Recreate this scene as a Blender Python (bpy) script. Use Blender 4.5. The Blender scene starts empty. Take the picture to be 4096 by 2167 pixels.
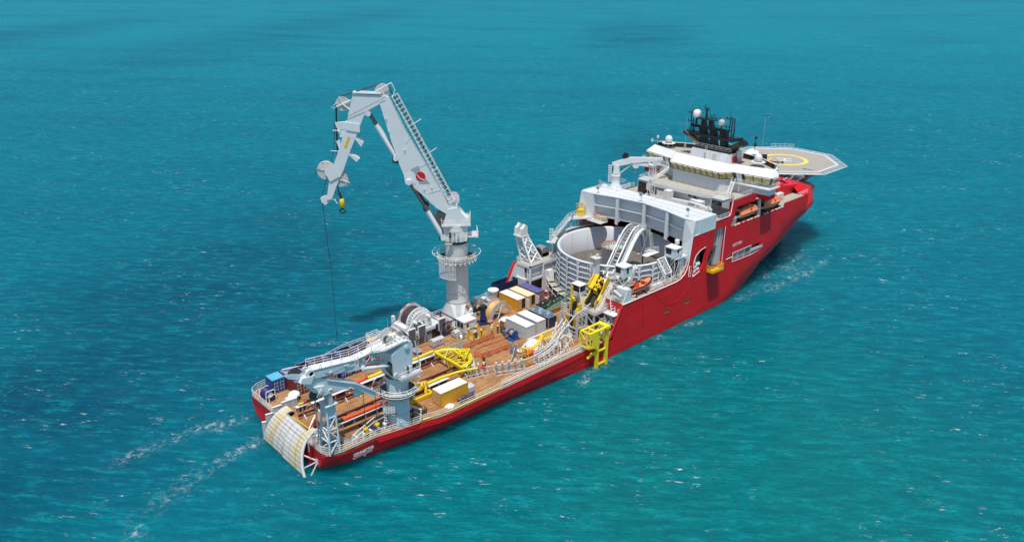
import bpy, bmesh, math, random
from mathutils import Vector, Matrix
from mathutils.geometry import tessellate_polygon
random.seed(7)
PI = math.pi
C = bpy.context.scene.collection

# ------------------------------------------------------------------ camera, sky, sun, exposure
scn = bpy.context.scene
cam = bpy.data.objects.new('camera', bpy.data.cameras.new('camera'))
C.objects.link(cam)
cam.data.sensor_width = 36.0
cam.data.lens = 28.467
cam.data.clip_start = 1.0
cam.data.clip_end = 60000
F_ = Vector((0.62869991, 0.68083767, -0.37576122))
R_ = Vector((0.73539909, -0.67762913, 0.0026344))
U_ = Vector((0.25283315, 0.2779907, 0.92671277))
cam.matrix_world = Matrix.Translation((-50.0853, -109.4867, 77.7889)) @ Matrix((
    (R_.x, U_.x, -F_.x), (R_.y, U_.y, -F_.y), (R_.z, U_.z, -F_.z))).to_4x4()
scn.camera = cam
SUN_EL, SUN_AZ = math.radians(72), math.radians(222)      # direction towards the sun, azimuth from +x
sd = Vector((math.cos(SUN_EL)*math.cos(SUN_AZ), math.cos(SUN_EL)*math.sin(SUN_AZ), math.sin(SUN_EL)))
w = bpy.data.worlds.new('World'); scn.world = w; w.use_nodes = True
nt = w.node_tree
sky = nt.nodes.new('ShaderNodeTexSky'); sky.sky_type = 'NISHITA'; sky.sun_disc = False
sky.sun_elevation = SUN_EL
sky.sun_rotation = math.atan2(sd.x, sd.y)
sky.air_density = 1.0; sky.dust_density = 1.2; sky.ozone_density = 1.0
nt.links.new(sky.outputs[0], nt.nodes['Background'].inputs[0])
nt.nodes['Background'].inputs[1].default_value = 0.11
sun = bpy.data.objects.new('sun', bpy.data.lights.new('sun', 'SUN'))
sun.data.energy = 4.3; sun.data.angle = math.radians(0.53); sun.data.color = (1.0, 0.965, 0.9)
sun.rotation_euler = sd.to_track_quat('Z', 'Y').to_euler(); C.objects.link(sun)
scn.view_settings.view_transform = 'Standard'; scn.view_settings.look = 'None'
scn.view_settings.exposure = 0.0; scn.view_settings.gamma = 1.0
scn.render.resolution_x = 1024; scn.render.resolution_y = 541

# ------------------------------------------------------------------ materials
def srgb(r, g, b):
    return tuple(((c/255)/12.92 if c/255 <= .04045 else ((c/255+.055)/1.055)**2.4) for c in (r, g, b))
def nd(t, k, **kw):
    n = t.nodes.new(k)
    for a, b in kw.items():
        if a in n.inputs: n.inputs[a].default_value = b
        else: setattr(n, a, b)
    return n
def mixc(t, fac, a, b, mode='MIX'):
    n = t.nodes.new('ShaderNodeMix'); n.data_type = 'RGBA'; n.blend_type = mode
    for i, v in ((0, fac), (6, a), (7, b)):
        if isinstance(v, (float, int)): n.inputs[i].default_value = v
        elif isinstance(v, tuple): n.inputs[i].default_value = (*v[:3], 1)
        else: t.links.new(v, n.inputs[i])
    return n.outputs[2]
def ramp(t, src, stops):
    n = t.nodes.new('ShaderNodeValToRGB')
    e = n.color_ramp.elements
    while len(e) < len(stops): e.new(.5)
    for i, (p, c) in enumerate(stops):
        e[i].position = p; e[i].color = (*c[:3], 1) if isinstance(c, tuple) else (c, c, c, 1)
    t.links.new(src, n.inputs[0]); return n.outputs[0]
def noise(t, scale, detail=4, vec=None, rough=.6, stretch=None):
    n = nd(t, 'ShaderNodeTexNoise', Scale=scale, Detail=detail, Roughness=rough)
    if vec is None:
        g = t.nodes.get('GEO') or t.nodes.new('ShaderNodeNewGeometry'); g.name = 'GEO'; vec = g.outputs['Position']
    if stretch:
        m = nd(t, 'ShaderNodeMapping'); m.inputs['Scale'].default_value = stretch
        t.links.new(vec, m.inputs[0]); vec = m.outputs[0]
    t.links.new(vec, n.inputs['Vector']); return n.outputs['Fac']
MATS = {}
def mat(name, col, rough=.5, metal=0., dirt=.25, dirtcol=(.16, .12, .08), rust=0., streak=True, wear=(.5, .72)):
    if name in MATS: return MATS[name]
    m = bpy.data.materials.new(name); m.use_nodes = True; t = m.node_tree
    b = t.nodes['Principled BSDF']; b.inputs['Roughness'].default_value = rough; b.inputs['Metallic'].default_value = metal
    c = col
    if dirt:
        big = noise(t, .35, 5)
        f = ramp(t, big, ((.35, 0.), (.75, dirt)))
        c = mixc(t, f, col, tuple(x*.72 for x in col))
        st = noise(t, 1.0, 5, stretch=(1.1, 1.1, .25) if streak else (1.5, 1.5, 1.5))
        f2 = ramp(t, st, ((wear[0]+.06*streak, 0.), (wear[1]+.04, dirt*(.55 if streak else 1.1))))
        c = mixc(t, f2, c, dirtcol)
    if rust:
        rn = noise(t, 2.2, 7, rough=.7)
        fr = ramp(t, rn, ((.62-rust*.25, 0.), (.68-rust*.2, 1.)))
        c = mixc(t, fr, c, srgb(140, 80, 35))
    if isinstance(c, tuple): b.inputs['Base Color'].default_value = (*c, 1)
    else: t.links.new(c, b.inputs['Base Color'])
    MATS[name] = m; return m
white = mat('white_paint', (.70, .71, .71), .42, dirt=.22)
hwhite = mat('house_white', (.64, .67, .70), .45, dirt=.2)
cranew = mat('crane_white', (.66, .69, .71), .38, dirt=.16)
rustyw = mat('rusty_white', (.66, .66, .62), .5, dirt=.4, rust=.28)
railw = mat('rail_white', (.78, .78, .76), .45, dirt=.12)
grey = mat('grey_steel', (.30, .31, .32), .5, dirt=.35)
lgrey = mat('light_grey', (.50, .51, .52), .5, dirt=.3)
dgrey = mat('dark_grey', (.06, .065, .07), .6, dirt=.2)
black = mat('black_paint', (.014, .015, .017), .5, dirt=.15, dirtcol=(.06, .05, .04))
rubber = mat('rubber', (.018, .018, .019), .75, dirt=.4, dirtcol=(.09, .085, .08))
red = mat('ship_red', (.58, .012, .02), .42, dirt=.22, dirtcol=(.2, .012, .014))
whalered = mat('whaleback_red', (.52, .03, .06), .45, dirt=.2, dirtcol=(.3, .03, .03))
redtrim = mat('red_trim', (.5, .02, .02), .5, dirt=.2)
yellow = mat('yellow_paint', (.75, .50, .015), .4, dirt=.25, dirtcol=(.25, .14, .02))
yelbr = mat('bright_yellow', (.80, .66, .02), .4, dirt=.2, dirtcol=(.35, .22, .03))
ochre = mat('ochre_paint', (.68, .33, .02), .5, dirt=.35, dirtcol=(.25, .11, .02), rust=.05)
orange = mat('orange_plastic', (.85, .10, .02), .45, dirt=.2)
brorange = mat('barrier_orange', (.75, .09, .02), .5, dirt=.25)
boator = mat('boat_orange', (.80, .24, .11), .4, dirt=.2)
navy = mat('navy_paint', (.012, .03, .10), .45, dirt=.25, dirtcol=(.08, .08, .09))
blue = mat('blue_paint', (.012, .07, .27), .4, dirt=.3, dirtcol=(.12, .15, .2))
dblue = mat('deep_blue', (.015, .03, .20), .4, dirt=.25)
lblue = mat('light_blue_roof', (.10, .45, .62), .5, dirt=.4, streak=False)
maroon = mat('maroon_paint', (.16, .026, .02), .55, dirt=.4, dirtcol=(.09, .03, .02), rust=.05)
beam_m = mat('maroon_beam', (.15, .025, .018), .5, dirt=.4)
green = mat('green_paint', (.015, .13, .07), .5, dirt=.3)
tan = mat('tan_deck', (.40, .37, .31), .7, dirt=.35, streak=False)
tarp = mat('blue_tarp', (.05, .09, .32), .55, dirt=.6, dirtcol=(.35, .38, .42), streak=False, wear=(.45, .6))
tarpv = mat('violet_tarp', (.09, .10, .30), .5, dirt=.5, dirtcol=(.30, .31, .36), streak=False)
tarp2 = mat('slate_tarp', (.06, .12, .24), .4, dirt=.6, dirtcol=(.45, .5, .55), streak=False, wear=(.48, .56))
plasticw = mat('white_sheet', (.76, .76, .78), .35, dirt=.1)
wood = mat('raw_wood', (.42, .28, .12), .7, dirt=.4)
cardboard = mat('cardboard', (.45, .25, .13), .8, dirt=.2)
copper = mat('heat_stained', (.42, .23, .12), .4, metal=.5, dirt=.7, dirtcol=(.03, .03, .03))
steel = mat('bright_steel', (.55, .55, .55), .3, metal=.8, dirt=.2)
fendm = mat('smoke_glass', (.02, .03, .035), .08, dirt=0)
skin = mat('skin', (.35, .18, .11), .6, dirt=0)
hivis = mat('hivis_vest', (.45, .75, .05), .6, dirt=0)
cloth = mat('dark_coverall', (.02, .03, .05), .8, dirt=0)
grille = mat('louvre_grey', (.10, .105, .115), .5, dirt=.2)
netting = mat('black_mesh', (.025, .02, .018), .7, dirt=.5, dirtcol=(.12, .08, .05), streak=False)
logogrey = mat('logo_grey', (.33, .35, .38), .5, dirt=.1)
logored = mat('logo_red', (.52, .012, .018), .4, dirt=.1)
signw = mat('sign_white', (.82, .82, .82), .4, dirt=0)
signy = mat('sign_yellow', (.75, .46, .02), .4, dirt=.1)
darktext = mat('dark_text', (.03, .035, .05), .5, dirt=0)
cablem = mat('cable_jacket', (.045, .045, .048), .5, dirt=.3)
wire = mat('wire_rope', (.03, .03, .032), .5, dirt=0)
helitan = mat('helideck_grey', (.36, .34, .30), .75, dirt=.35, dirtcol=(.28, .24, .2), streak=False)
heliyel = mat('helideck_yellow', (.75, .60, .13), .6, dirt=.2)
marking = mat('deck_marking_yellow', (.68, .42, .03), .6, dirt=.4, streak=False, wear=(.42, .5))
hatch = mat('hatch_plate', (.20, .18, .15), .7, dirt=.4, streak=False)

def glassmat():
    m = bpy.data.materials.new('bridge_glass'); m.use_nodes = True; t = m.node_tree; b = t.nodes['Principled BSDF']
    f = ramp(t, noise(t, 1.1, 6, stretch=(1, 1, 2.5)), ((.32, (.12, .10, .03)), (.45, (.42, .36, .13)), (.7, (.55, .48, .20))))
    t.links.new(f, b.inputs['Base Color']); b.inputs['Roughness'].default_value = .12; return m
glassy = glassmat()

def deckmat():
    m = bpy.data.materials.new('timber_deck'); m.use_nodes = True; t = m.node_tree; b = t.nodes['Principled BSDF']
    g = t.nodes.new('ShaderNodeNewGeometry'); g.name = 'GEO'; pos = g.outputs['Position']
    br = nd(t, 'ShaderNodeTexBrick', Scale=1.0); br.inputs['Brick Width'].default_value = 4.2
    br.inputs['Row Height'].default_value = .23; br.inputs['Mortar Size'].default_value = .012
    br.inputs['Color1'].default_value = (.46, .225, .080, 1); br.inputs['Color2'].default_value = (.36, .165, .058, 1)
    br.inputs['Mortar'].default_value = (.15, .075, .03, 1); br.offset = .37
    t.links.new(pos, br.inputs['Vector'])
    c = mixc(t, ramp(t, noise(t, .9, 7, pos, stretch=(.35, 2.2, 1)), ((.38, 0.), (.6, .85))), br.outputs['Color'], (.22, .095, .036))
    c = mixc(t, ramp(t, noise(t, .16, 5, pos), ((.45, 0.), (.66, .45))), c, (.46, .27, .13))
    c = mixc(t, ramp(t, noise(t, .55, 8, pos, .75), ((.54, 0.), (.62, .75))), c, (.10, .055, .03))
    c = mixc(t, ramp(t, noise(t, 5., 4, pos, stretch=(.2, 2.5, 1)), ((.55, 0.), (.7, .4))), c, (.52, .34, .19))
    # bigger plating grid: pale caulked lines and dark seams
    b2 = nd(t, 'ShaderNodeTexBrick', Scale=1.0); b2.inputs['Brick Width'].default_value = 6.4; b2.offset = 0
    b2.inputs['Row Height'].default_value = 3.1; b2.inputs['Mortar Size'].default_value = .05
    b2.inputs['Color1'].default_value = b2.inputs['Color2'].default_value = (0, 0, 0, 1); b2.inputs['Mortar'].default_value = (1, 1, 1, 1)
    t.links.new(pos, b2.inputs['Vector'])
    f = nd(t, 'ShaderNodeMath', operation='MULTIPLY'); t.links.new(b2.outputs['Color'], f.inputs[0])
    t.links.new(ramp(t, noise(t, .3, 3, pos), ((.4, .1), (.6, .85))), f.inputs[1])
    c = mixc(t, f.outputs[0], c, (.16, .10, .06))
    t.links.new(c, b.inputs['Base Color']); b.inputs['Roughness'].default_value = .8
    return m
deckwood = deckmat()

def hullmat():
    m = bpy.data.materials.new('hull_red'); m.use_nodes = True; t = m.node_tree; b = t.nodes['Principled BSDF']
    g = t.nodes.new('ShaderNodeNewGeometry'); g.name = 'GEO'; pos = g.outputs['Position']
    sx = t.nodes.new('ShaderNodeSeparateXYZ'); t.links.new(pos, sx.inputs[0])
    cb = t.nodes.new('ShaderNodeCombineXYZ'); t.links.new(sx.outputs[0], cb.inputs[0]); t.links.new(sx.outputs[2], cb.inputs[1])
    br = nd(t, 'ShaderNodeTexBrick', Scale=1.0); br.inputs['Brick Width'].default_value = 9.; br.offset = .4
    br.inputs['Row Height'].default_value = 2.6; br.inputs['Mortar Size'].default_value = .022
    br.inputs['Color1'].default_value = (.74, .014, .020, 1); br.inputs['Color2'].default_value = (.68, .012, .017, 1)
    br.inputs['Mortar'].default_value = (.36, .008, .012, 1)
    t.links.new(cb.outputs[0], br.inputs['Vector'])
    c = mixc(t, ramp(t, noise(t, .12, 6, pos), ((.4, 0.), (.7, .45))), br.outputs['Color'], (.50, .008, .014))
    c = mixc(t, ramp(t, noise(t, 1.0, 6, pos, stretch=(1.3, 1.3, .12)), ((.58, 0.), (.75, .5))), c, (.36, .02, .018))
    c = mixc(t, ramp(t, noise(t, 1.2, 6, pos, stretch=(.5, .5, 1.5)), ((.66, 0.), (.72, .35))), c, (.58, .10, .09))
    # wet, stained band at the waterline
    mr = nd(t, 'ShaderNodeMapRange'); mr.inputs[1].default_value = 1.6; mr.inputs[2].default_value = .2
    t.links.new(sx.outputs[2], mr.inputs[0])
    f = nd(t, 'ShaderNodeMath', operation='MULTIPLY'); t.links.new(mr.outputs[0], f.inputs[0])
    t.links.new(ramp(t, noise(t, .8, 5, pos), ((.3, .1), (.7, .6))), f.inputs[1])
    c = mixc(t, f.outputs[0], c, (.30, .010, .012))
    t.links.new(c, b.inputs['Base Color']); b.inputs['Roughness'].default_value = .45; b.inputs['Specular IOR Level'].default_value = .22
    bp = nd(t, 'ShaderNodeBump', Strength=.25, Distance=.06)
    t.links.new(noise(t, .5, 2, pos), bp.inputs['Height']); t.links.new(bp.outputs[0], b.inputs['Normal'])
    return m
hullred = hullmat()

def watermat():
    m = bpy.data.materials.new('sea_water'); m.use_nodes = True; t = m.node_tree; b = t.nodes['Principled BSDF']
    g = t.nodes.new('ShaderNodeNewGeometry'); g.name = 'GEO'; pos = g.outputs['Position']
    # wind-aligned coordinates: crests run along x, the wind blows along y
    rw_ = nd(t, 'ShaderNodeVectorRotate', rotation_type='Z_AXIS'); rw_.inputs['Angle'].default_value = math.radians(48); t.links.new(pos, rw_.inputs['Vector']); wp = rw_.outputs[0]
    def mul(a, b_):
        f = nd(t, 'ShaderNodeMath', operation='MULTIPLY')
        for i, v in enumerate((a, b_)):
            if isinstance(v, float): f.inputs[i].default_value = v
            else: t.links.new(v, f.inputs[i])
        return f.outputs[0]
    n1 = noise(t, .0045, 3, wp, .5, stretch=(.7, 1.5, 1)); n2 = noise(t, .014, 5, wp, .6, stretch=(.5, 1.6, 1))
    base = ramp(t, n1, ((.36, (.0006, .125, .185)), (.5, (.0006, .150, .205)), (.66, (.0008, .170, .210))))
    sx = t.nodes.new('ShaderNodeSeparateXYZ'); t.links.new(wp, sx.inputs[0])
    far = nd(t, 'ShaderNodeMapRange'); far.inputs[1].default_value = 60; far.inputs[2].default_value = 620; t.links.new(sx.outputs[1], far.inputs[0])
    c = mixc(t, far.outputs[0], base, (.004, .210, .285))  # far water bluer: sky reflection painted into the base colour
    c = mixc(t, ramp(t, n2, ((.5, 0.), (.74, .5))), c, (.0006, .100, .165))
    d = nd(t, 'ShaderNodeVectorMath', operation='DISTANCE'); t.links.new(pos, d.inputs[0]); d.inputs[1].default_value = (48, -58, 0)
    mr = nd(t, 'ShaderNodeMapRange', interpolation_type='SMOOTHSTEP'); mr.inputs[1].default_value = 95; mr.inputs[2].default_value = 10
    t.links.new(d.outputs['Value'], mr.inputs[0]); mr.inputs[4].default_value = .75
    c = mixc(t, mr.outputs[0], c, (.0008, .165, .160))
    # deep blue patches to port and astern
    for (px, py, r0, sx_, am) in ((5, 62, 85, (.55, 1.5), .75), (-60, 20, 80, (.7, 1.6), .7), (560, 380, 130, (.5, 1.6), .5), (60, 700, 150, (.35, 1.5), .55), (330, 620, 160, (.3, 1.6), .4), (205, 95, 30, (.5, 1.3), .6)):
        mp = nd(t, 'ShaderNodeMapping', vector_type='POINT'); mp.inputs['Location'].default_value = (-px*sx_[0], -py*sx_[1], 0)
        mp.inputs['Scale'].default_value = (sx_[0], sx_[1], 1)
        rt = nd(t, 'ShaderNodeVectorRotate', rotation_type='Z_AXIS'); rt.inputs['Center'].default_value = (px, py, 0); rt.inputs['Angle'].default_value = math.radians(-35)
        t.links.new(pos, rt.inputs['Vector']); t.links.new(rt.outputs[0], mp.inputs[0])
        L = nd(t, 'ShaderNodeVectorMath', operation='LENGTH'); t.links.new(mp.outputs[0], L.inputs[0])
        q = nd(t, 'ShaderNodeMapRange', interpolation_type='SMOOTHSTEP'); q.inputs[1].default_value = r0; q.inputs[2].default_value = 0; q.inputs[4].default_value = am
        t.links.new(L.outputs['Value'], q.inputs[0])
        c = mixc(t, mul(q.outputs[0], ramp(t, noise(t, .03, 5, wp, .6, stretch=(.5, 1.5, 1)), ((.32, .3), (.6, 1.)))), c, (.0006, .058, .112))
    # mixed sea state; dark and bright wave facets are also painted into the colour
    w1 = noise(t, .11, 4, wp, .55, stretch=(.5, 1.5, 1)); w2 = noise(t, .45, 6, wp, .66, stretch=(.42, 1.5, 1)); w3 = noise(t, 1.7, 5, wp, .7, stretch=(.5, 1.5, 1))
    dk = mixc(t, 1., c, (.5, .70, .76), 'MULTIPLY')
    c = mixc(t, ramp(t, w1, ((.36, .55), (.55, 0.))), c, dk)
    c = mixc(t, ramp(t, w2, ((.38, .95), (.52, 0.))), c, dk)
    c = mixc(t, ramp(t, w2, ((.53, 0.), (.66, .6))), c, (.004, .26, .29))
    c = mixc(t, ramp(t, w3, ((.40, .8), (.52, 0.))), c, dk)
    # foam flecks
    a1 = noise(t, .75, 9, wp, .75, stretch=(.45, 1.5, 1)); a2 = noise(t, .035, 4, wp, .6, stretch=(.8, 1.3, 1)); a3 = noise(t, .17, 4, wp, .6, stretch=(.5, 1.5, 1))
    foam = mul(mul(ramp(t, a1, ((.590, 0.), (.650, 1.))), ramp(t, a2, ((.45, 0.), (.58, 1.)))), ramp(t, a3, ((.47, 0.), (.58, 1.))))
    at = t.nodes.new('ShaderNodeAttribute'); at.attribute_name = 'foam'
    fm = mul(mul(at.outputs['Fac'], ramp(t, noise(t, 1.0, 9, pos, .78), ((.49, 0.), (.60, 1.)))), ramp(t, noise(t, .22, 5, pos), ((.40, 0.), (.60, 1.))))
    mx = nd(t, 'ShaderNodeMath', operation='MAXIMUM'); t.links.new(foam, mx.inputs[0]); t.links.new(fm, mx.inputs[1])
    c = mixc(t, mx.outputs[0], c, (.60, .72, .72))
    t.links.new(c, b.inputs['Base Color'])
    b.inputs['Specular IOR Level'].default_value = 0.
    b.subsurface_method = 'BURLEY'; b.inputs['Subsurface Weight'].default_value = 1.; b.inputs['Subsurface Radius'].default_value = (.3, 1., 1.); b.inputs['Subsurface Scale'].default_value = 9.
    nrm = None
    for h, st_, ds in ((w1, .5, 2.2), (w2, .6, 1.0), (w3, .6, .35)):
        bp = nd(t, 'ShaderNodeBump', Strength=st_, Distance=ds); t.links.new(h, bp.inputs['Height'])
        if nrm: t.links.new(nrm, bp.inputs['Normal'])
        nrm = bp.outputs[0]
    t.links.new(nrm, b.inputs['Normal'])
    # surface reflection; averaged over the wave slopes a rough sea mirrors much less of the low sky than flat water
    gl = nd(t, 'ShaderNodeBsdfGlossy', Color=(.42, .80, .95, 1), Roughness=.16); t.links.new(nrm, gl.inputs['Normal'])
    fr = nd(t, 'ShaderNodeFresnel', IOR=1.33); t.links.new(nrm, fr.inputs['Normal'])
    iv = nd(t, 'ShaderNodeMath', operation='SUBTRACT'); iv.inputs[0].default_value = .42; t.links.new(mul(mx.outputs[0], .42), iv.inputs[1])
    ms = t.nodes.new('ShaderNodeMixShader'); t.links.new(mul(fr.outputs[0], iv.outputs[0]), ms.inputs[0])
    t.links.new(b.outputs[0], ms.inputs[1]); t.links.new(gl.outputs[0], ms.inputs[2]); t.links.new(ms.outputs[0], t.nodes['Material Output'].inputs[0])
    return m

# ------------------------------------------------------------------ mesh building
WM = {}
class MB:
    def __init__(s): s.v = []; s.f = []; s.s = []
    def add(s, vs, fs, smooth=False):
        o = len(s.v); s.v += [tuple(v) for v in vs]
        for f in fs: s.f.append([i+o for i in f]); s.s.append(smooth)
        return s
    def box(s, x0, y0, z0, x1, y1, z1):
        x0, x1 = min(x0, x1), max(x0, x1); y0, y1 = min(y0, y1), max(y0, y1); z0, z1 = min(z0, z1), max(z0, z1)
        return s.add([(x0, y0, z0), (x1, y0, z0), (x1, y1, z0), (x0, y1, z0), (x0, y0, z1), (x1, y0, z1), (x1, y1, z1), (x0, y1, z1)],
                     [(0, 3, 2, 1), (4, 5, 6, 7), (0, 1, 5, 4), (1, 2, 6, 5), (2, 3, 7, 6), (3, 0, 4, 7)])
    def hexa(s, b, t):     # 4 bottom points, 4 top points
        return s.add(list(b)+list(t), [(0, 3, 2, 1), (4, 5, 6, 7), (0, 1, 5, 4), (1, 2, 6, 5), (2, 3, 7, 6), (3, 0, 4, 7)])
    def prism(s, poly, vec):   # polygon of 3D points extruded along vec
        n = len(poly); P = [Vector(p) for p in poly]; v = Vector(vec)
        nrm = Vector((0, 0, 0))
        for i in range(n): nrm += P[i].cross(P[(i+1) % n])
        if nrm.dot(v) > 0: P = P[::-1]
        tris = tessellate_polygon([P])
        fs = []
        for tr in tris:
            a, b, c = (P[i] for i in tr)
            if (b-a).cross(c-a).dot(v) > 0: tr = (tr[0], tr[2], tr[1])
            fs.append(tuple(tr)); fs.append((tr[0]+n, tr[2]+n, tr[1]+n))
        for i in range(n):
            j = (i+1) % n; fs.append((j, i, i+n, j+n))
        return s.add(P+[p+v for p in P], fs)
    def vprism(s, poly2, z0, z1): return s.prism([(x, y, z0) for x, y in poly2], (0, 0, z1-z0))
    def holed(s, outer, holes, vec):  # planar plate with holes
        loops = [[Vector(p) for p in outer]]+[[Vector(p) for p in h] for h in holes]; v = Vector(vec)
        flat = [p for l in loops for p in l]; n = len(flat); fs = []
        bm = bmesh.new(); bv = [bm.verts.new(p) for p in flat]; o = 0; ed = []
        for l in loops:
            for i in range(len(l)): ed.append(bm.edges.new((bv[o+i], bv[o+(i+1) % len(l)])))
            o += len(l)
        bm.verts.index_update(); bmesh.ops.triangle_fill(bm, use_beauty=True, use_dissolve=False, edges=ed)
        for f in bm.faces:
            tr = tuple(q.index for q in f.verts); a, b, c = (flat[i] for i in tr)
            if (b-a).cross(c-a).dot(v) > 0: tr = (tr[0], tr[2], tr[1])
            fs.append(tr); fs.append((tr[0]+n, tr[2]+n, tr[1]+n))
        bm.free(); o = 0
        for l in loops:
            m = len(l)
            for i in range(m): fs.append((o+i, o+(i+1) % m, o+(i+1) % m+n, o+i+n))
            o += m
        return s.add(flat+[p+v for p in flat], fs)
    def tube(s, p0, p1, r, n=8, r1=None, caps=True):
        p0, p1 = Vector(p0), Vector(p1); d = p1-p0
        if d.length < 1e-6: return s
        r1 = r if r1 is None else r1
        q = d.to_track_quat('Z', 'Y'); vs = []
        for p, rr in ((p0, r), (p1, r1)):
            for i in range(n):
                a = 2*PI*i/n; vs.append(p+q @ Vector((rr*math.cos(a), rr*math.sin(a), 0)))
        s.add(vs, [(i, (i+1) % n, (i+1) % n+n, i+n) for i in range(n)], n > 5)
        if caps: s.add(vs, [tuple(range(n))[::-1], tuple(range(n, 2*n))])
        return s
    def path(s, pts, r, n=6):
        P = [Vector(p) for p in pts]; vs = []; k = len(P)
        for i, p in enumerate(P):
            d = (P[min(i+1, k-1)]-P[max(i-1, 0)]); q = d.to_track_quat('Z', 'Y')
            for j in range(n):
                a = 2*PI*j/n; vs.append(p+q @ Vector((r*math.cos(a), r*math.sin(a), 0)))
        fs = [(i*n+j, i*n+(j+1) % n, (i+1)*n+(j+1) % n, (i+1)*n+j) for i in range(k-1) for j in range(n)]
        s.add(vs, fs, True); s.add(vs, [tuple(range(n))[::-1], tuple(range((k-1)*n, k*n))]); return s
    def beam(s, p0, p1, w, h, up=(0, 0, 1)):
        p0, p1 = Vector(p0), Vector(p1); d = (p1-p0).normalized(); u = Vector(up)
        if abs(d.dot(u)) > .98: u = Vector((1, 0, 0))
        sd_ = d.cross(u).normalized(); u = sd_.cross(d).normalized()
        a, b = sd_*w/2, u*h/2
        return s.hexa([p0-a-b, p0+a-b, p0+a+b, p0-a+b], [p1-a-b, p1+a-b, p1+a+b, p1-a+b])
    def lathe(s, prof, c=(0, 0, 0), n=32, a0=0, a1=2*PI, axis='z', smooth=True):
        full = abs(a1-a0-2*PI) < 1e-6; m = n if full else n+1; c = Vector(c); vs = []
        for i in range(m):
            a = a0+(a1-a0)*i/n
            for r, z in prof:
                if axis == 'z': p = Vector((r*math.cos(a), r*math.sin(a), z))
                elif axis == 'y': p = Vector((r*math.cos(a), z, r*math.sin(a)))
                else: p = Vector((z, r*math.cos(a), r*math.sin(a)))
                vs.append(c+p)
        k = len(prof); fs = []
        for i in range(n):
            j = (i+1) % m if full else i+1
            for q in range(k-1):
                f = (i*k+q, j*k+q, j*k+q+1, i*k+q+1)
                fs.append(f if axis == 'z' or axis == 'x' else f[::-1])
        return s.add(vs, fs, smooth)
    def cyl(s, c, r, z0, z1, n=32, r1=None, axis='z'):
        c = Vector(c); r1 = r if r1 is None else r1
        d = {'z': Vector((0, 0, 1)), 'y': Vector((0, 1, 0)), 'x': Vector((1, 0, 0))}[axis]
        return s.tube(c+d*z0, c+d*z1, r, n, r1)
    def sphere(s, c, r, n=14, sz=1., z0=-1):
        prof = []
        for i in range(9):
            a = -PI/2+PI*i/8
            if math.sin(a) < z0: continue
            prof.append((max(r*math.cos(a), 1e-4), r*sz*math.sin(a)))
        return s.lathe(prof, c, n)
    def ring(s, c, r, tr, axis='z', n=28, m=6, a0=0, a1=2*PI):
        prof = [(r+tr*math.cos(2*PI*i/m), tr*math.sin(2*PI*i/m)) for i in range(m+1)]
        return s.lathe(prof, c, n, a0, a1, axis)
    def rail(s, pts, h=1.1, bars=3, sp=1.8, r=.042, closed=False):
        P = [Vector(p) for p in pts]
        if closed: P.append(P[0])
        for a, b in zip(P, P[1:]):
            for k in range(bars):
                o = Vector((0, 0, h*(k+1)/bars)); s.tube(a+o, b+o, r if k == bars-1 else r*.8, 5, caps=False)
            n = max(1, round((b-a).length/sp))
            for i in range(n+1):
                p = a.lerp(b, i/n); s.tube(p, p+Vector((0, 0, h)), r*.9, 5, caps=False)
        return s
    def build(s, name, m, parent=None):
        me = bpy.data.meshes.new(name)
        M = WM.get(parent, Matrix.Identity(4)).inverted() if parent else None
        vs = [tuple(M @ Vector(v)) for v in s.v] if M is not None else s.v
        me.from_pydata(vs, [], s.f); me.materials.append(m)
        me.polygons.foreach_set('use_smooth', s.s); me.update()
        o = bpy.data.objects.new(name, me); C.objects.link(o)
        if parent: o.parent = parent; WM[o] = WM[parent]
        else: WM[o] = Matrix.Identity(4)
        return o
def tag(o, label=None, cat=None, group=None, kind=None):
    for k, v in (('label', label), ('category', cat), ('group', group), ('kind', kind)):
        if v: o[k] = v
    return o
def thing(name, label, cat, loc=(0, 0, 0), rz=0., group=None):
    o = bpy.data.objects.new(name, None); C.objects.link(o); o.empty_display_size = .5
    o.location = loc; o.rotation_euler = (0, 0, rz)
    WM[o] = Matrix.Translation(loc) @ Matrix.Rotation(rz, 4, 'Z')
    return tag(o, label, cat, group)
def local(o): WM[o] = Matrix.Identity(4); return o     # build the parts of o in its own frame
def dup(root, loc, rz=0., label=None, sc=None):
    def cp(o, par):
        c = o.copy(); C.objects.link(c)
        if par: c.parent = par
        for ch in o.children: cp(ch, c)
        return c
    r = cp(root, None); r.location = loc; r.rotation_euler = (0, 0, rz)
    if label: r['label'] = label
    return r
def text(body, name, m, parent, loc, rot, size, depth=.01, sx=1., bold=0., space=1., shear=0.):
    cu = bpy.data.curves.new(name, 'FONT'); cu.body = body; cu.size = size; cu.extrude = depth; cu.offset = bold
    cu.space_character = space; cu.shear = shear
    to = bpy.data.objects.new(name+'_tmp', cu); C.objects.link(to)
    dg = bpy.context.evaluated_depsgraph_get(); me = bpy.data.meshes.new_from_object(to.evaluated_get(dg))
    bpy.data.objects.remove(to)
    T = Matrix.Translation(loc) @ rot @ Matrix.Diagonal((sx, 1, 1, 1))
    if parent: T = WM[parent].inverted() @ T
    me.transform(T); me.materials.clear(); me.materials.append(m)
    o = bpy.data.objects.new(name, me); C.objects.link(o)
    if parent: o.parent = parent; WM[o] = WM[parent]
    return o
SIDE = Matrix.Rotation(PI/2, 4, 'X')                      # upright text that reads from starboard
FLATX = Matrix.Identity(4)

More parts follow.
